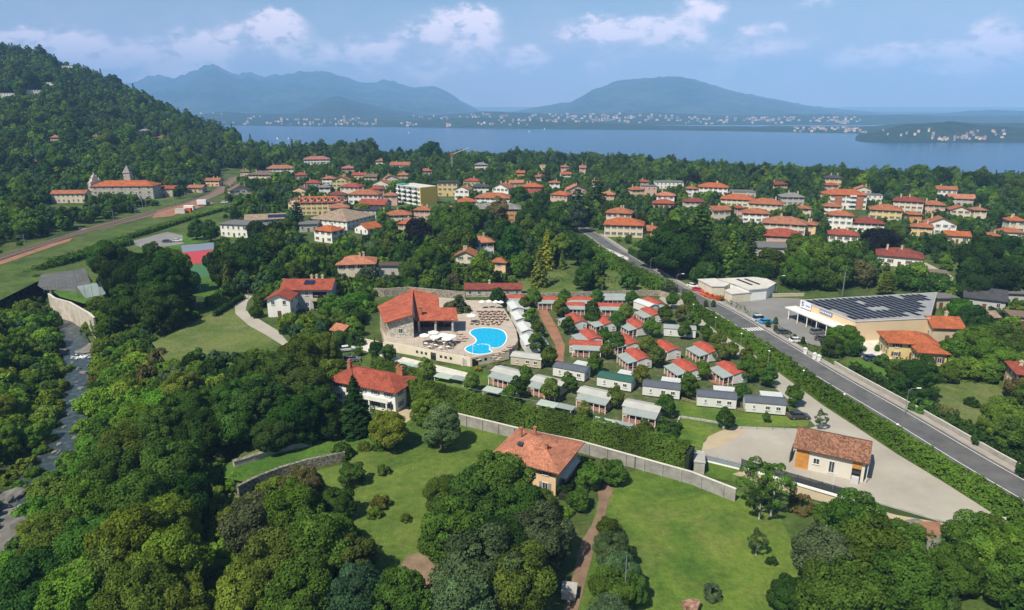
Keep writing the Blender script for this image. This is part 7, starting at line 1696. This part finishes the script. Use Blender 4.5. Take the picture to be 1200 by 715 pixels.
# boats on the far water
for i, (x, y) in enumerate(((325,163),(338,163),(343,172),(349,170),(344,176),(337,174),(479,156),(620,154.5),(638,151.5),(351,168))):
    p = at(x, y, -84.9); s_ = 9 if i < 6 or i == 9 else 8; e = empty('sailing_boat', p, R_(20 * i), f'tiny white boat on the lake, {ords[i]} from the left', 'boat', 'boats on the lake')
    if True:
        q = MB(); q.prism([(-s_ / 2, -1.3), (s_ * .25, -1.3), (s_ / 2, 0), (s_ * .25, 1.3), (-s_ / 2, 1.3)], -.2, 1.3); q.build('hull', WHITE, e); MB().face([(-s_ * .3, 0, 1.5), (s_ * .4, 0, 1.5), (0, .1, s_ * 1.1)]).build('sail', WHITE, e) if 0 else None
        q = MB(); q.face([(-s_ * .35, 0, 1.5), (s_ * .4, .2, 1.5), (0, .0, s_ * 1.1)]); q.face([(-s_ * .35, -.08, 1.5), (0, -.08, s_ * 1.1), (s_ * .4, .12, 1.5)]); q.build('sail', WHITE, e)
for i, e in enumerate(sorted([o for o in COL.objects if o.name.startswith('sailing_boat')], key=lambda o: project(o.location)[0])): e['label'] = f'tiny white boat on the lake, {ords[i]} from the left'
# tower crane in the town
p = pos_eave(530, 205, 0); e = empty('tower_crane', (p.x, p.y, 0), 0, 'small construction crane with red top rising behind the yellow block', 'crane'); MB().box(0, 0, 9, 1.2, 1.2, 18).build('mast', METALG, e); MB().box(0, 0, 19, 3, 2, 2.2).build('cab', mat('crane_red', (.4, .06, .05), .6), e); MB().tube((0, 0, 19), (16, 4, 25), .35, n=5).build('jib', METALG, e)
p = pos_eave(490, 180, 0); e = empty('bell_tower', (p.x, p.y, gh(p.x, p.y)), 0, 'slim white campanile poking above the lakeside trees', 'tower'); MB().box(0, 0, 12, 4, 4, 24).build('shaft', WHITE, e); q = MB(); q.tube((0, 0, 24), (0, 0, 29), 2.6, .1, 8); q.build('spire', WHITE, e); keep(486, 165, 495, 178, p.y)
# ------------------------------------------------------------------ trees that the photo shows one by one
CAMP = [(584,347),(615,355),(625,347),(621,371),(630,384),(628,400),(643,416),(661,347),(656,359),(665,380),(694,360),(694,371),(700,347),(741,348),(733,365),(724,375),(709,392),(723,399),(711,409),(697,424),(615,438),(667,447),(752,439),
 (780,367),(799,366),(812,374),(764,382),(802,386),(828,388),(842,397),(857,409),(843,412),(770,416),(823,432),(875,415),(890,429),(874,434),(901,439),(807,447),(722,463),(553,446),(685,480),(781,474),(808,452),(871,459),(932,461),(878,424),(757,503),(500,430),(646,455),(607,452),(788,350),(760,403),(851,489),(598,462)]
for x, y in CAMP: tree_px('camp', x, y, 10.2 + (y - 400) * .018 + trng.uniform(-1, 1.2), trng.choice(['mid', 'mid', 'dark', 'olive']), 1.0, parts=True, lod=1)
tree_px('camp', 898, 488, 5.5, 'mid', 1.1, lod=1); tree_px('birch', 963, 489, 9, 'grey', 1.0); tree_px('round', 455, 413, 9, 'mid'); tree_px('round', 441, 407, 8, 'dark')
for x, y in ((827,372 - 16),(836,356),(909,376),(909,385),(931,396),(941,399),(900,380)):
    tree_px('column', x, y, 2.6, 'dark', .62 if y > 370 else .6)
T = tree_px
# sports ground group
for a in [('oval',165,330,26,'dark',.95),('oval',197,330,27,'dark',1),('oval',138,320,24,'dark',1),('oval',183,312,22,'dark',1),('round',126,300,19,'mid',1),('oval',208,318,18,'deep',1),('oval',150,360,24,'dark',.9),('oval',186,362,24,'dark',.9),('round',118,365,17,'mid',.9),('round',212,355,16,'dark',.9),('round',128,385,16,'mid',.7),('shrub',107,385,12,'bright',1),
  ('round',262,318,17,'dark',1),('round',278,304,18,'dark',1),('round',300,296,18,'dark',1),('round',290,314,15,'dark',1),('round',312,284,14,'dark',1),('round',322,272,12,'dark',1),('round',250,306,13,'dark',1),('round',300,270,12,'dark',1),('round',338,266,11,'deep',1),
  ('oval',229,268,10,'deep',.9),('oval',246,270,10,'deep',.9),('round',490,272,17,'purple',1),('cedar',348,250,11,'blue',1.2),('column',341,258,6,'blue',.7),
  ('cone',641,300,11,'yellow',.95),('cone',632,320,13,'lime',.85),('cedar',677,240,15,'blue',1.25),('oval',677,255,12,'blue',1),
  ('round',797,292,34,'dark',.95),('round',770,296,20,'dark',.9),('round',826,303,22,'dark',.9),('cedar',822,262,20,'deep',1.2),('cone',879,300,12,'dark',1.1),('cone',857,308,16,'olive',.8),('round',845,280,16,'mid',1),
  ('round',1032,283,18,'purple',.9),('round',790,252,10,'purple',1.05),('round',812,212,10,'purple',1),('oval',582,248,14,'brown',.9),('round',625,256,19,'dark',1),('round',610,232,12,'mid',1),
  ('round',545,260,24,'mid',1),('round',520,262,22,'mid',1),('round',565,262,18,'dark',1),('round',505,300,20,'mid',.9),('round',480,318,13,'mid',.9),('round',540,285,18,'mid',1),('oval',566,314,15,'bright',1),('oval',600,292,18,'dark',1.05),('round',612,310,15,'mid',1),('oval',592,278,15,'dark',1),
  ('cedar',432,190,11,'deep',1),('cone',373*1+120,205,5,'deep',1),('round',424,246,9,'lime',.9),('round',340,300,14,'mid',1),('round',365,300,18,'mid',.9),('round',395,312,13,'mid',.9),('round',455,285,14,'mid',1),('round',440,300,13,'mid',.9),('round',430,322,11,'grey',.9),('round',455,330,9,'grey',.9),('round',500,332,9,'bright',.8),('round',531,328,8,'brown',1),('round',480,333,9,'mid',.9),
  ('cedar',538,357,15,'grey',.8),('round',528,362,10,'grey',.9),('round',545,365,9,'grey',.9),('round',583,345,8,'bright',.6),
  ('round',405,362,18,'mid',.8),('round',388,358,16,'mid',.8),('round',418,352,13,'mid',.8),('round',398,376,13,'mid',.7),('shrub',360,382,16,'bright',1),('shrub',340,378,14,'bright',1),('round',305,352,9,'mid',.9),('round',300,365,8,'mid',.9),
  # big mass between the meadow and the villa
  ('round',352,420,26,'olive',1),('round',378,410,20,'olive',1),('round',330,440,26,'deep',1),('round',360,455,26,'deep',1),('round',292,435,20,'deep',1),('round',310,470,30,'deep',1),('round',345,490,30,'dark',1),('round',372,475,24,'dark',1),('round',272,466,24,'mid',.85),('round',238,474,24,'mid',.8),('round',275,500,28,'mid',1),('round',320,510,22,'deep',.9),('round',390,435,17,'olive',1),('round',385,500,16,'dark',.9),
  ('cone',416,482,25,'dark',.74),('cone',440,418,7,'dark',1),('round',455,503,23,'lime',1),('round',502,478,20,'bright',1),('oval',517,498,24,'grey',.85),('round',412,556,16,'mid',.8),('shrub',400,530,13,'mid',1.1),('shrub',449,552,9,'mid',1),('shrub',446,590,12,'olive',1),('shrub',440,602,10,'olive',1),('shrub',475,608,7,'olive',1),('shrub',428,523,9,'olive',1),('shrub',445,523,8,'mid',1),('cone',473,463,6,'dark',1.1),('round',560,432,5,'yellow',.6),
  # left woods
  ('round',212,484,28,'mid',.85),('round',186,508,30,'deep',.9),('shrub',160,470,22,'bright',1),('round',240,515,32,'dark',1),('round',150,520,30,'mid',.85),('round',205,550,38,'deep',1),('round',125,555,34,'deep',1),('round',100,590,36,'mid',1),('round',165,585,36,'deep',1),('round',215,590,30,'dark',1),('round',70,630,36,'mid',1),('round',110,640,40,'mid',1),('round',35,690,44,'deep',1),
  ('round',195,615,34,'lime',1),('round',150,640,44,'moss',1),('round',200,665,44,'moss',1),('round',165,700,46,'olive',1),('round',95,700,44,'bright',1),('round',215,715,38,'moss',1),('round',130,670,40,'olive',1),('round',45,660,32,'mid',1),
  ('shrub',115,470,24,'fresh',1),('shrub',125,500,24,'mid',1),('shrub',135,440,22,'fresh',1),('shrub',150,455,20,'fresh',1),('shrub',120,520,22,'mid',1),('shrub',135,415,16,'fresh',1),('shrub',160,425,20,'fresh',1),('shrub',185,420,14,'brown',1.3),('shrub',172,440,16,'brown',1.2),('shrub',205,440,18,'grey',1),('shrub',100,545,24,'mid',1),('shrub',125,395,12,'mid',1),('shrub',150,395,10,'bright',1),
  ('shrub',225,428,14,'dark',1.2),('shrub',250,435,16,'dark',1.2),
  # middle foreground
  ('round',300,615,38,'grey',1),('round',345,600,36,'mid',1),('round',372,640,42,'mid',1),('round',315,665,44,'olive',1),('round',290,700,40,'moss',1),('round',410,655,30,'olive',1),('round',350,700,44,'olive',1),('round',415,700,40,'blue',1),('round',470,705,38,'mid',1),('round',355,568,24,'brown',1),('round',397,590,20,'dark',.9),('round',400,625,22,'mid',.9),
  ('round',585,570,42,'mid',1),('round',555,590,38,'mid',1),('round',605,600,34,'mid',1),('round',530,620,36,'mid',1),('round',590,640,36,'dark',1),('round',632,632,36,'grey',1),('round',560,670,46,'grey',1),('round',606,682,40,'mid',1),('round',540,710,40,'grey',1),('round',520,580,22,'mid',1),('round',630,590,22,'mid',.9),
  ('round',719,645,23,'grey',.9),('round',726,672,24,'grey',.9),('round',716,694,26,'mid',.9),('round',735,690,22,'mid',.9),('round',714,618,13,'mid',.9),('round',714,722,26,'grey',.9),
  ('round',718,553,17,'mid',.85),('round',690,560,16,'mid',.9),('round',678,585,14,'mid',.9),('shrub',686,545,12,'mid',1),('shrub',665,600,9,'bright',1),('shrub',600,622,12,'brown',1),
  ('birch',886,560,22,'mid',1),('birch',908,568,24,'mid',1),('birch',892,585,17,'dark',.9),('birch',888,632,13,'grey',.95),('shrub',940,592,16,'brown',1),('shrub',905,658,7,'dark',1),('shrub',835,695,12,'grey',1.2),
  ('round',1005,615,34,'mid',1),('round',965,650,36,'grey',1),('round',1020,655,46,'mid',1),('round',985,700,46,'mid',1),('round',1060,690,46,'mid',1),('round',1055,635,26,'mid',.9),('round',930,700,26,'dark',.9),('round',970,605,18,'deep',.7),('round',1140,640,34,'bright',1),('round',1175,655,34,'bright',1),('round',1120,665,28,'mid',1),('round',1195,680,36,'mid',1),('round',1095,700,26,'deep',1),('round',1160,615,18,'mid',.8),('round',1200,630,22,'bright',.8),
  # right side
  ('oval',1078,440,21,'dark',.95),('round',988,396,21,'mid',.7),('round',975,406,14,'dark',.8),('round',1000,408,12,'dark',.7),('column',1028,408,3,'mid',.5),('round',1050,434,12,'mid',.9),('round',1064,450,10,'mid',.9),('round',1034,422,9,'mid',.8),('round',1118,412,18,'mid',.9),('round',1145,400,22,'mid',.9),('round',1172,395,22,'mid',.9),('round',1140,375,20,'dark',.9),('round',1125,365,16,'mid',.9),('round',1165,420,24,'bright',.8),('round',1190,410,20,'mid',.9),('round',1130,430,18,'bright',.7),('round',1195,455,16,'brown',.9),('round',1200,515,10,'dark',.9),('round',1206,550,12,'dark',.9),('shrub',1110,488,14,'brown',1.1),('shrub',1140,472,9,'dark',1),('shrub',1168,480,7,'dark',1.2),('shrub',1152,498,7,'mid',1),
  ('round',1100,335,18,'mid',.8),('round',1140,335,20,'dark',1),('round',1165,325,24,'dark',1),('round',1190,322,22,'dark',1),('round',1150,300,24,'dark',1),('round',1178,295,20,'dark',1),
  ('round',955,300,22,'bright',1),('round',935,318,20,'mid',1),('round',985,318,18,'mid',1),('round',1010,320,16,'brown',1),('round',965,326,14,'mid',1),('round',905,308,18,'mid',1),('round',935,290,15,'mid',1),('cedar',1040,330,14,'olive',.9),('round',890,330 - 8,14,'dark',1),('round',1060,325,15,'mid',1)]:
    T(*a)
for a in [('round',505,180,13,'dark',1),('round',492,184,9,'mid',1),('cone',524,196,4,'dark',.9),('cone',637,194,4.5,'deep',.95),('cone',690,196,5,'dark',.9),('cone',712,195,5.5,'dark',.95),('cone',676,198,4,'deep',.9),('round',655,187,9,'dark',1),('round',728,190,10,'dark',1),('round',770,198,8,'mid',1),('cone',846,204,3.5,'dark',.9),('cone',944,212,5.5,'dark',.95),('cone',958,214,4,'deep',.9),('round',888,208,12,'purple',1),('round',925,208,10,'dark',1),('round',1000,210,13,'dark',1),('round',1012,214,11,'bright',1),('round',1042,210,12,'dark',1),('round',1078,208,15,'mid',1),('round',1100,210,14,'dark',1),('cedar',1065,212,10,'deep',1),('round',1140,214,14,'dark',1),('round',1165,216,12,'dark',1),('round',1190,222,13,'mid',1),('cedar',700,225,14,'deep',1.2),('cedar',640,205,9,'blue',1.1),('round',560,190,8,'mid',1),('round',596,190,9,'dark',1),('round',440,184,8,'dark',1),('round',410,182,8,'dark',1),('round',468,184,7,'mid',1)]: T(*a)
NLIST = len(TREES)
# ------------------------------------------------------------------ trees and bushes that fill the gardens
def inpoly(x, y, P):
    c = False; n = len(P)
    for i in range(n):
        a, b = P[i], P[(i + 1) % n]
        if (a[1] > y) != (b[1] > y) and x < (b[0] - a[0]) * (y - a[1]) / (b[1] - a[1]) + a[0]: c = not c
    return c
NOGO = [[(790,336),(850,362),(900,388),(1215,585),(1215,640),(1180,650),(1000,600),(780,370)],[(985,425),(1035,425),(1040,448),(1010,445)],[(1215,585),(1500,745),(1500,800),(1215,650)],[(655,256),(672,254),(1300,610),(1300,640),(780,352)], [(-80,340),(0,312),(60,296),(118,280),(180,262),(262,246),(268,240),(262,226),(284,196),(272,194),(240,222),(170,246),(60,278),(-80,318)],
  [(40,345),(56,330),(130,298),(150,280),(215,270),(262,262),(262,285),(262,350),(225,366),(210,350),(110,372)], [(176,404),(230,374),(270,350),(300,342),(345,402),(320,420),(262,428)], [(418,398),(440,345),(604,340),(790,340),(812,372),(960,488),(1180,612),(1090,618),(860,575),(800,555),(430,460)],
  [(712,545),(860,560),(1000,590),(960,720),(745,720),(740,620)], [(492,480),(600,505),(570,600),(505,680),(440,640),(400,570),(290,585),(260,560),(300,520),(430,510)], [(650,720),(690,600),(690,560),(720,560),(720,600),(680,720)],
  [(845,345),(1005,340),(1100,345),(1104,398),(1040,425),(975,418)], [(985,425),(1010,415),(1050,430),(1040,450)], [(1060,468),(1090,448),(1190,452),(1190,505),(1130,512)], [(612,318),(690,318),(672,345),(600,345)], [(700,318),(740,316),(770,336),(700,342)], [(905,352),(900,332),(985,330),(990,350)],
  [(60,372),(112,372),(118,420),(112,470),(96,520),(70,560),(20,640),(-20,700),(-20,560),(50,520),(70,440)], [(1066,310),(1085,306),(1120,325),(1112,338),(1090,338)], [(148,296),(262,258),(300,258),(300,290),(240,300)]]
cell = {}
def near_ok(x, y, dmin, reg_=True):
    g = 8.0; i, j = int(x // g), int(y // g); k = int(dmin // g) + 1
    for a in range(i - k, i + k + 1):
        for b in range(j - k, j + k + 1):
            for (u, v, r) in cell.get((a, b), ()):
                if (u - x) ** 2 + (v - y) ** 2 < (dmin * .5 + r * .5) ** 2: return False
    return True
def addcell(x, y, r): cell.setdefault((int(x // 8), int(y // 8)), []).append((x, y, r))
for t in TREES: addcell(t['p'].x, t['p'].y, t['r'] * 1.5)
for x, y, h_ in [(-10,318,12),(20,316,14),(50,306,15),(80,298,14),(105,290,14),(130,284,12),(150,276,14),(175,268,14),(200,262,14),(225,257,13),(248,254,11),(12,296,7),(40,288,7),(70,278,7),(100,269,7),(125,264,7),(150,257,7),(175,250,7),(200,242,7),(225,234,6),(250,224,5),(264,212,5),(272,202,5),(236,305,10),(228,290,7),(240,290,7),(75,328,6),(90,338,8),(110,338,7),(250,372,12),(280,390,14),(225,405,12),(200,412,10),(300,400,10),(85,360,12),(70,352,8),(98,366,8)]:
    p_ = at(x, y); KEEP.append((x - 14, y - h_, x + 14, y + h_, p_.y + 25))
for p_ in ROADP[6:]:
    u, v, dep = project((p_.x, p_.y, 0)); w_ = 5.5 * FPX / dep; KEEP.append((u - w_ * .4, v - w_ * .5, u + w_ * 1.1, v + 1, p_.y + 8))
keepc = [(x0, y0, x1, y1, d) for x0, y0, x1, y1, d in KEEP]
def blocks(p, r, top):
    u, v0, dep = project(p); _, v1, _ = project((p.x, p.y, p.z + top)); rp = r * FPX / dep * .9
    x0, x1, y0, y1 = u - rp, u + rp, v1 + (v0 - v1) * .05, v0
    for a, b, c, d, dist in keepc:
        if dist > p.y - 3 and x1 > a + 1 and x0 < c - 1 and y1 > b and y0 < d - 1: return True
    return False
rng = random.Random(123)
FILL = []
def fill(n, yr, tf, rr, kinds, tones, gap, k=(.85, 1.15), nogo=True, shrub=False):
    got = 0
    for _ in range(n):
        y = math.sqrt(rng.uniform(yr[0] ** 2, yr[1] ** 2)); t = rng.uniform(*tf); x = t * y; z = gh(x, y)
        u, v, dep = project((x, y, z))
        if nogo and any(inpoly(u, v, P) for P in NOGO): continue
        if any((x - a) ** 2 + (y - b) ** 2 < (c + 1.2) ** 2 for a, b, c in FOOT): continue
        r = rng.uniform(*rr) * (1 + .25 * hnoise(x, y) * .5); kd = rng.choice(kinds)
        if kd == 'cone': r *= .55
        if kd == 'column': r *= .4
        if not near_ok(x, y, r * gap): continue
        kk = rng.uniform(*k); top = TOPZ[kd] * r * kk
        if blocks(Vector((x, y, z)), r, top):
            r *= .45; top *= .45
            if r < 1.0 or blocks(Vector((x, y, z)), r, top): continue
        addcell(x, y, r * gap); FILL.append((kd, (x, y, z), r, rng.choice(tones), kk)); got += 1
    return got
TN = ['dark', 'dark', 'mid', 'mid', 'deep', 'bright', 'olive', 'mid', 'deep', 'grey', 'dark']
g1 = fill(12000, (235, 640), (-.62, .80), (2.2, 4.5), ['round'] * 8 + ['oval'] * 3 + ['cone', 'cedar'], TN, 1.45)
g2 = fill(7000, (560, 880), (-.42, .80), (2.9, 5.0), ['round'] * 8 + ['oval'] * 2 + ['cone', 'cone', 'cedar'], ['dark', 'dark', 'deep', 'mid', 'dark', 'deep', 'blue'], 1.35)
g2b = fill(5000, (460, 700), (-.9, -.3), (3.6, 6.5), ['round'] * 8 + ['oval'] * 2 + ['cedar'], ['dark', 'mid', 'deep', 'mid', 'bright', 'dark'], 1.25)
g3b = fill(4000, (50, 235), (.92, 1.3), (2.2, 4.2), ['round', 'round', 'shrub'], TN, 1.4)
g3 = fill(4000, (100, 235), (.62, .92), (2.2, 4.2), ['round', 'round', 'shrub', 'oval'], TN, 1.4)
g4 = fill(3000, (250, 520), (-.95, -.42), (3.0, 5.6), ['round'] * 5 + ['oval'], ['mid', 'dark', 'bright', 'mid', 'deep', 'lime'], 1.3)
for _x, _y in ((12,560),(30,545),(50,530),(8,540),(24,570),(40,556),(60,560),(52,590),(40,610),(30,632),(14,655),(104,500),(108,475),(112,448),(66,478),(60,500),(54,516),(70,455),(76,432)): T('shrub', _x, _y, rng.uniform(9, 14), rng.choice(['bright', 'fresh', 'moss']), 1.0)
# left bank of the stream, lower left slopes
g5 = fill(7000, (70, 250), (-1.2, -.36), (1.6, 3.6), ['shrub', 'shrub', 'round'], ['fresh', 'bright', 'fresh', 'bright', 'moss', 'fresh'], 1.05, (.8, 1.05))
g6 = fill(2500, (140, 240), (-.5, -.05), (1.5, 3.2), ['round', 'shrub'], TN, 1.3)
print('fill', g1, g2, g2b, g3, g4, g5, g6, 'listed', NLIST)
# the nearest stand as single trees, the rest as one wood
cap = {'tree': 290, 'shrub': 240, 'conifer': 120, 'cedar': 80, 'cypress': 60, 'birch': 20, 'young tree': 100}
cnt = {}
for t in TREES: cnt[KCAT[t['kind']]] = cnt.get(KCAT[t['kind']], 0) + 1
def size_px(f): 
    u, v, dep = project(f[1]); return (-1 if (u < -20 or u > 1220 or v > 760) else 1) * f[2] * FPX / dep
FILL.sort(key=lambda f: -size_px(f))
REST = []
for f in FILL:
    c = KCAT[f[0]]
    if cnt.get(c, 0) < cap[c] and size_px(f) > 0: cnt[c] = cnt.get(c, 0) + 1; plant(f[0], f[1], f[2], f[3], f[4])
    else: REST.append(f)
print('singles', cnt, 'rest', len(REST))
# ------------------------------------------------------------------ labels: what each tree stands beside
def rel(dx, dy):
    if abs(dx) > abs(dy) * .8: return 'left of' if dx < 0 else 'right of'
    return 'in front of' if dy < 0 else 'behind'
EXTRA = [((-90,118),'stream boulders'),((-62,100),'lower left bank'),((-48,84),'dark gully'),((-26,96),'old dry-stone wall'),((14,92),'dirt track'),((36,84),'wide mown lawn'),((60,88),'gravel yard point'),((-75,190),'flowering meadow'),((-110,240),'ball court'),((-95,300),'red tennis court'),((95,140),'sunny rough field'),((-190,330),'railway curve'),((-40,140),'vivid green strip'),((-95,160),'stream fall')]
for (x, y), r_ in EXTRA: LM.append((x, y, r_))
LM_A = np.array([(a, b) for a, b, _ in LM]); seen = {}
for t in sorted(TREES, key=lambda t: (t['p'].y, t['p'].x)):
    if t['label']: continue
    d = np.hypot(LM_A[:, 0] - t['p'].x, LM_A[:, 1] - t['p'].y); k = int(np.argmin(d)); dx, dy = t['p'].x - LM_A[k, 0], t['p'].y - LM_A[k, 1]
    key = (t['tone'], t['kind'], rel(dx, dy), k); seen.setdefault(key, []).append((float(d[k]), t))
for (tone, kind, r_, k), L in seen.items():
    L.sort(key=lambda q: q[0]); ref = LM[k][2]
    if not ref.startswith(('the ', 'left one', 'white home nearest')): ref = 'the ' + ref
    for i, (_, t) in enumerate(L):
        pre = '' if len(L) == 1 else ('nearest ' if i == 0 else ords[min(i, 19)] + ' ')
        t['label'] = f'{pre}{WORDS[tone]} {KWORD[kind]} {r_} {ref}' + ('' if i < 20 else f', {i - 18} farther')
        w = t['label'].split()
        if len(w) > 16: t['label'] = ' '.join(f'{pre}{tone} {kind if kind not in ("camp", "open") else "young"} tree {r_} {ref}'.split()[:16])
    for _, t in L: t['group'] = {'tree': 'broadleaf trees of the valley', 'shrub': 'wild bushes', 'conifer': 'conifers among the gardens', 'cedar': 'cedars among the gardens', 'cypress': 'clipped cypresses', 'birch': 'pale-trunked trees on the lawn', 'young tree': 'young trees between the mobile homes'}[KCAT[t['kind']]]
for t in TREES: emit_tree(t)
# ------------------------------------------------------------------ the wooded hill and the farther town trees as one mass each
def wood_mat():
    m = leaf_mat('wood_foliage', (1, 1, 1), .16, .02); N, L = m.node_tree.nodes, m.node_tree.links
    hs = [n for n in N if n.bl_idname == 'ShaderNodeHueSaturation'][0]; oi = [n for n in N if n.bl_idname == 'ShaderNodeObjectInfo'][0]
    r = N.new('ShaderNodeValToRGB'); r.color_ramp.interpolation = 'CONSTANT'; cr = r.color_ramp; cols = [TONE[k] for k in ('dark', 'deep', 'mid', 'dark', 'olive', 'deep', 'mid', 'blue', 'bright')]
    while len(cr.elements) < len(cols): cr.elements.new(.5)
    for i, (e, c) in enumerate(zip(cr.elements, cols)): e.position = i / len(cols); e.color = c4(c)
    mu = N.new('ShaderNodeMath'); mu.operation = 'MULTIPLY'; mu.inputs[1].default_value = 13.7; fr = N.new('ShaderNodeMath'); fr.operation = 'FRACT'; L.new(oi.outputs['Random'], mu.inputs[0]); L.new(mu.outputs[0], fr.inputs[0]); L.new(fr.outputs[0], r.inputs[0]); L.new(r.outputs[0], hs.inputs['Color']); return m
WOODM = wood_mat()
def scatter(name, label, items, templates, kind='stuff'):
    """items: (template index, x, y, z, r, k); one object, its trees placed by geometry nodes"""
    me = bpy.data.meshes.new(name); n = len(items); me.vertices.add(n); me.vertices.foreach_set('co', np.array([i[1:4] for i in items], np.float32).ravel())
    a = me.attributes.new('which', 'INT', 'POINT'); a.data.foreach_set('value', np.array([i[0] for i in items], np.int32))
    b = me.attributes.new('size', 'FLOAT_VECTOR', 'POINT'); b.data.foreach_set('vector', np.array([(i[4], i[4], i[4] * i[5]) for i in items], np.float32).ravel())
    rr_ = np.random.RandomState(3); c = me.attributes.new('turn', 'FLOAT', 'POINT'); c.data.foreach_set('value', (rr_.rand(n) * 6.28).astype(np.float32))
    me.update(); o = bpy.data.objects.new(name, me); COL.objects.link(o)
    ng = bpy.data.node_groups.new(name + '_nodes', 'GeometryNodeTree'); ng.interface.new_socket('Geometry', in_out='INPUT', socket_type='NodeSocketGeometry'); ng.interface.new_socket('Geometry', in_out='OUTPUT', socket_type='NodeSocketGeometry')
    N, L = ng.nodes, ng.links; gi = N.new('NodeGroupInput'); go = N.new('NodeGroupOutput'); jn = N.new('GeometryNodeJoinGeometry')
    def named(nm, ty): q = N.new('GeometryNodeInputNamedAttribute'); q.data_type = ty; q.inputs['Name'].default_value = nm; return q.outputs[0]
    wh, sz, tu = named('which', 'INT'), named('size', 'FLOAT_VECTOR'), named('turn', 'FLOAT'); cb = N.new('ShaderNodeCombineXYZ'); L.new(tu, cb.inputs['Z'])
    for i, ob in enumerate(templates):
        oi = N.new('GeometryNodeObjectInfo'); oi.transform_space = 'ORIGINAL'; oi.inputs['Object'].default_value = ob
        cmp = N.new('FunctionNodeCompare'); cmp.data_type = 'INT'; cmp.operation = 'EQUAL'; L.new(wh, cmp.inputs[2]); cmp.inputs[3].default_value = i
        ip = N.new('GeometryNodeInstanceOnPoints'); L.new(gi.outputs[0], ip.inputs['Points']); L.new(cmp.outputs[0], ip.inputs['Selection']); L.new(oi.outputs['Geometry'], ip.inputs['Instance']); L.new(cb.outputs[0], ip.inputs['Rotation']); L.new(sz, ip.inputs['Scale'])
        sm_ = N.new('GeometryNodeSetMaterial'); sm_.inputs['Material'].default_value = WOODM; L.new(ip.outputs[0], sm_.inputs['Geometry']); L.new(sm_.outputs[0], jn.inputs[0])
    L.new(jn.outputs[0], go.inputs[0]); md = o.modifiers.new('trees', 'NODES'); md.node_group = ng
    return tag(o, label, kind=kind)
def template(kind, i):
    me = CROWN[(kind, 0)][i]
    for o in COL.objects:
        if o.data == me: return o
    # none of the placed trees uses this crown: take the closest single tree and give it this one
    for o in COL.objects:
        if o.type == 'MESH' and o.data in CROWN[(kind, 0)]: return o
    return None
TPL = [t for t in [template('round', i) for i in range(4)] + [template('oval', 0), template('cone', 0), template('cedar', 0)]]
print('templates', [t.name if t else None for t in TPL])
ok_idx = [i for i in range(4) if TPL[i]] or [0]
if not any(TPL[:4]):
    TPL[:4] = [next(o for o in COL.objects if o.type == 'MESH' and o.data in CROWN[('round', 1)])] * 4; ok_idx = [0, 1, 2, 3]
for j, kd in ((4, 'oval'), (5, 'cone'), (6, 'cedar')):
    if TPL[j] is None: TPL[j] = next((o for o in COL.objects if o.type == 'MESH' and o.data in CROWN[(kd, 1)]), TPL[ok_idx[0]])
IDX = {'oval': 4, 'cone': 5, 'cedar': 6}
rs = random.Random(8)
items = [(IDX.get(kd, rs.choice(ok_idx)), p[0], p[1], p[2] - .2, r, k) for kd, p, r, tn, k in REST if kd in ('round', 'oval', 'cone', 'cedar', 'shrub')]
if items: scatter('distant_trees', 'mass of small garden trees among the far houses down to the lake', items, TPL)
hill = []; cell.clear()
for (x0, y0, x1, y1, d) in keepc: pass
for _ in range(26000):
    t = rs.uniform(-1.0, -.20); y = math.sqrt(rs.uniform(540 ** 2, 1420 ** 2)); x = t * y; yb = float(np.interp(t, [-1.0, -.55, -.38, -.30], [540, 560, 640, 800])); yr_ = float(np.interp(t, RT, RY))
    if y < yb - 5 or y > yr_ + 130: continue
    r = rs.uniform(4.2, 8.5) * (1 + .12 * hnoise(x, y)); kd = rs.choices(['round', 'oval', 'cone', 'cedar'], [10, 3, 2.2 if y > yr_ - 170 else .6, .6])[0]
    if kd == 'cone': r *= .62
    if any((x - a) ** 2 + (y - b) ** 2 < (c + 2) ** 2 for a, b, c in FOOT): continue
    if not near_ok(x, y, r * 1.12): continue
    z = gh(x, y)
    if blocks(Vector((x, y, z)), r, TOPZ[kd] * r): continue
    addcell(x, y, r * 1.12); hill.append((IDX.get(kd, rs.choice(ok_idx)), x, y, z - .5, r, rs.uniform(.8, 1.15)))
print('hill', len(hill))
scatter('hill_forest', 'dense dark forest covering the hill on the left', hill, TPL)
# low wild growth and grass tufts on the open ground
def tufts():
    rg = np.random.RandomState(12); P = []
    n = 170000; y = np.sqrt(rg.uniform(78 ** 2, 260 ** 2, n)); t = rg.uniform(-1.0, .9, n); x = t * y; z = height(x, y)
    u = 600 + FPX * x / (y * CP + (CAMZ - z) * SP); v = 357.5 - FPX * (y * SP + (z - CAMZ) * CP) / (y * CP + (CAMZ - z) * SP)
    keepm = np.ones(n, bool); 
    NG = [NOGO[i] for i in (0, 2, 3, 5, 6, 7, 8, 9, 10, 11, 12, 13, 17)] + [[(600,330),(800,335),(1240,610),(1180,640),(1000,602),(860,582),(600,520)], [(640,560),(760,545),(990,600),(900,740),(620,740)], [(240,545),(500,470),(620,520),(560,640),(500,715),(420,715),(270,600)]]
    for i in range(n):
        if any(inpoly(u[i], v[i], Q) for Q in NG): keepm[i] = False
    # mounds
    P = np.stack([x, y, z], 1)[keepm]; m = len(P); hh = .5 + .9 * (np.sin(P[:, 0] * .35) * np.cos(P[:, 1] * .31) + 1) * .5
    P[:, 2] += rg.rand(m) * hh
    V, F = quads(P, rg.normal(size=(m, 3)) * .5 + np.array([0, 0, .8]), .42, rg); o = np_mesh('undergrowth', V, F, leaf_mat('undergrowth_leaves', (.06, .10, .022), .25, .02), np.repeat(rg.rand(m), 4)); tag(o, 'rough weeds and low undergrowth on the wild ground', kind='stuff')
tufts()
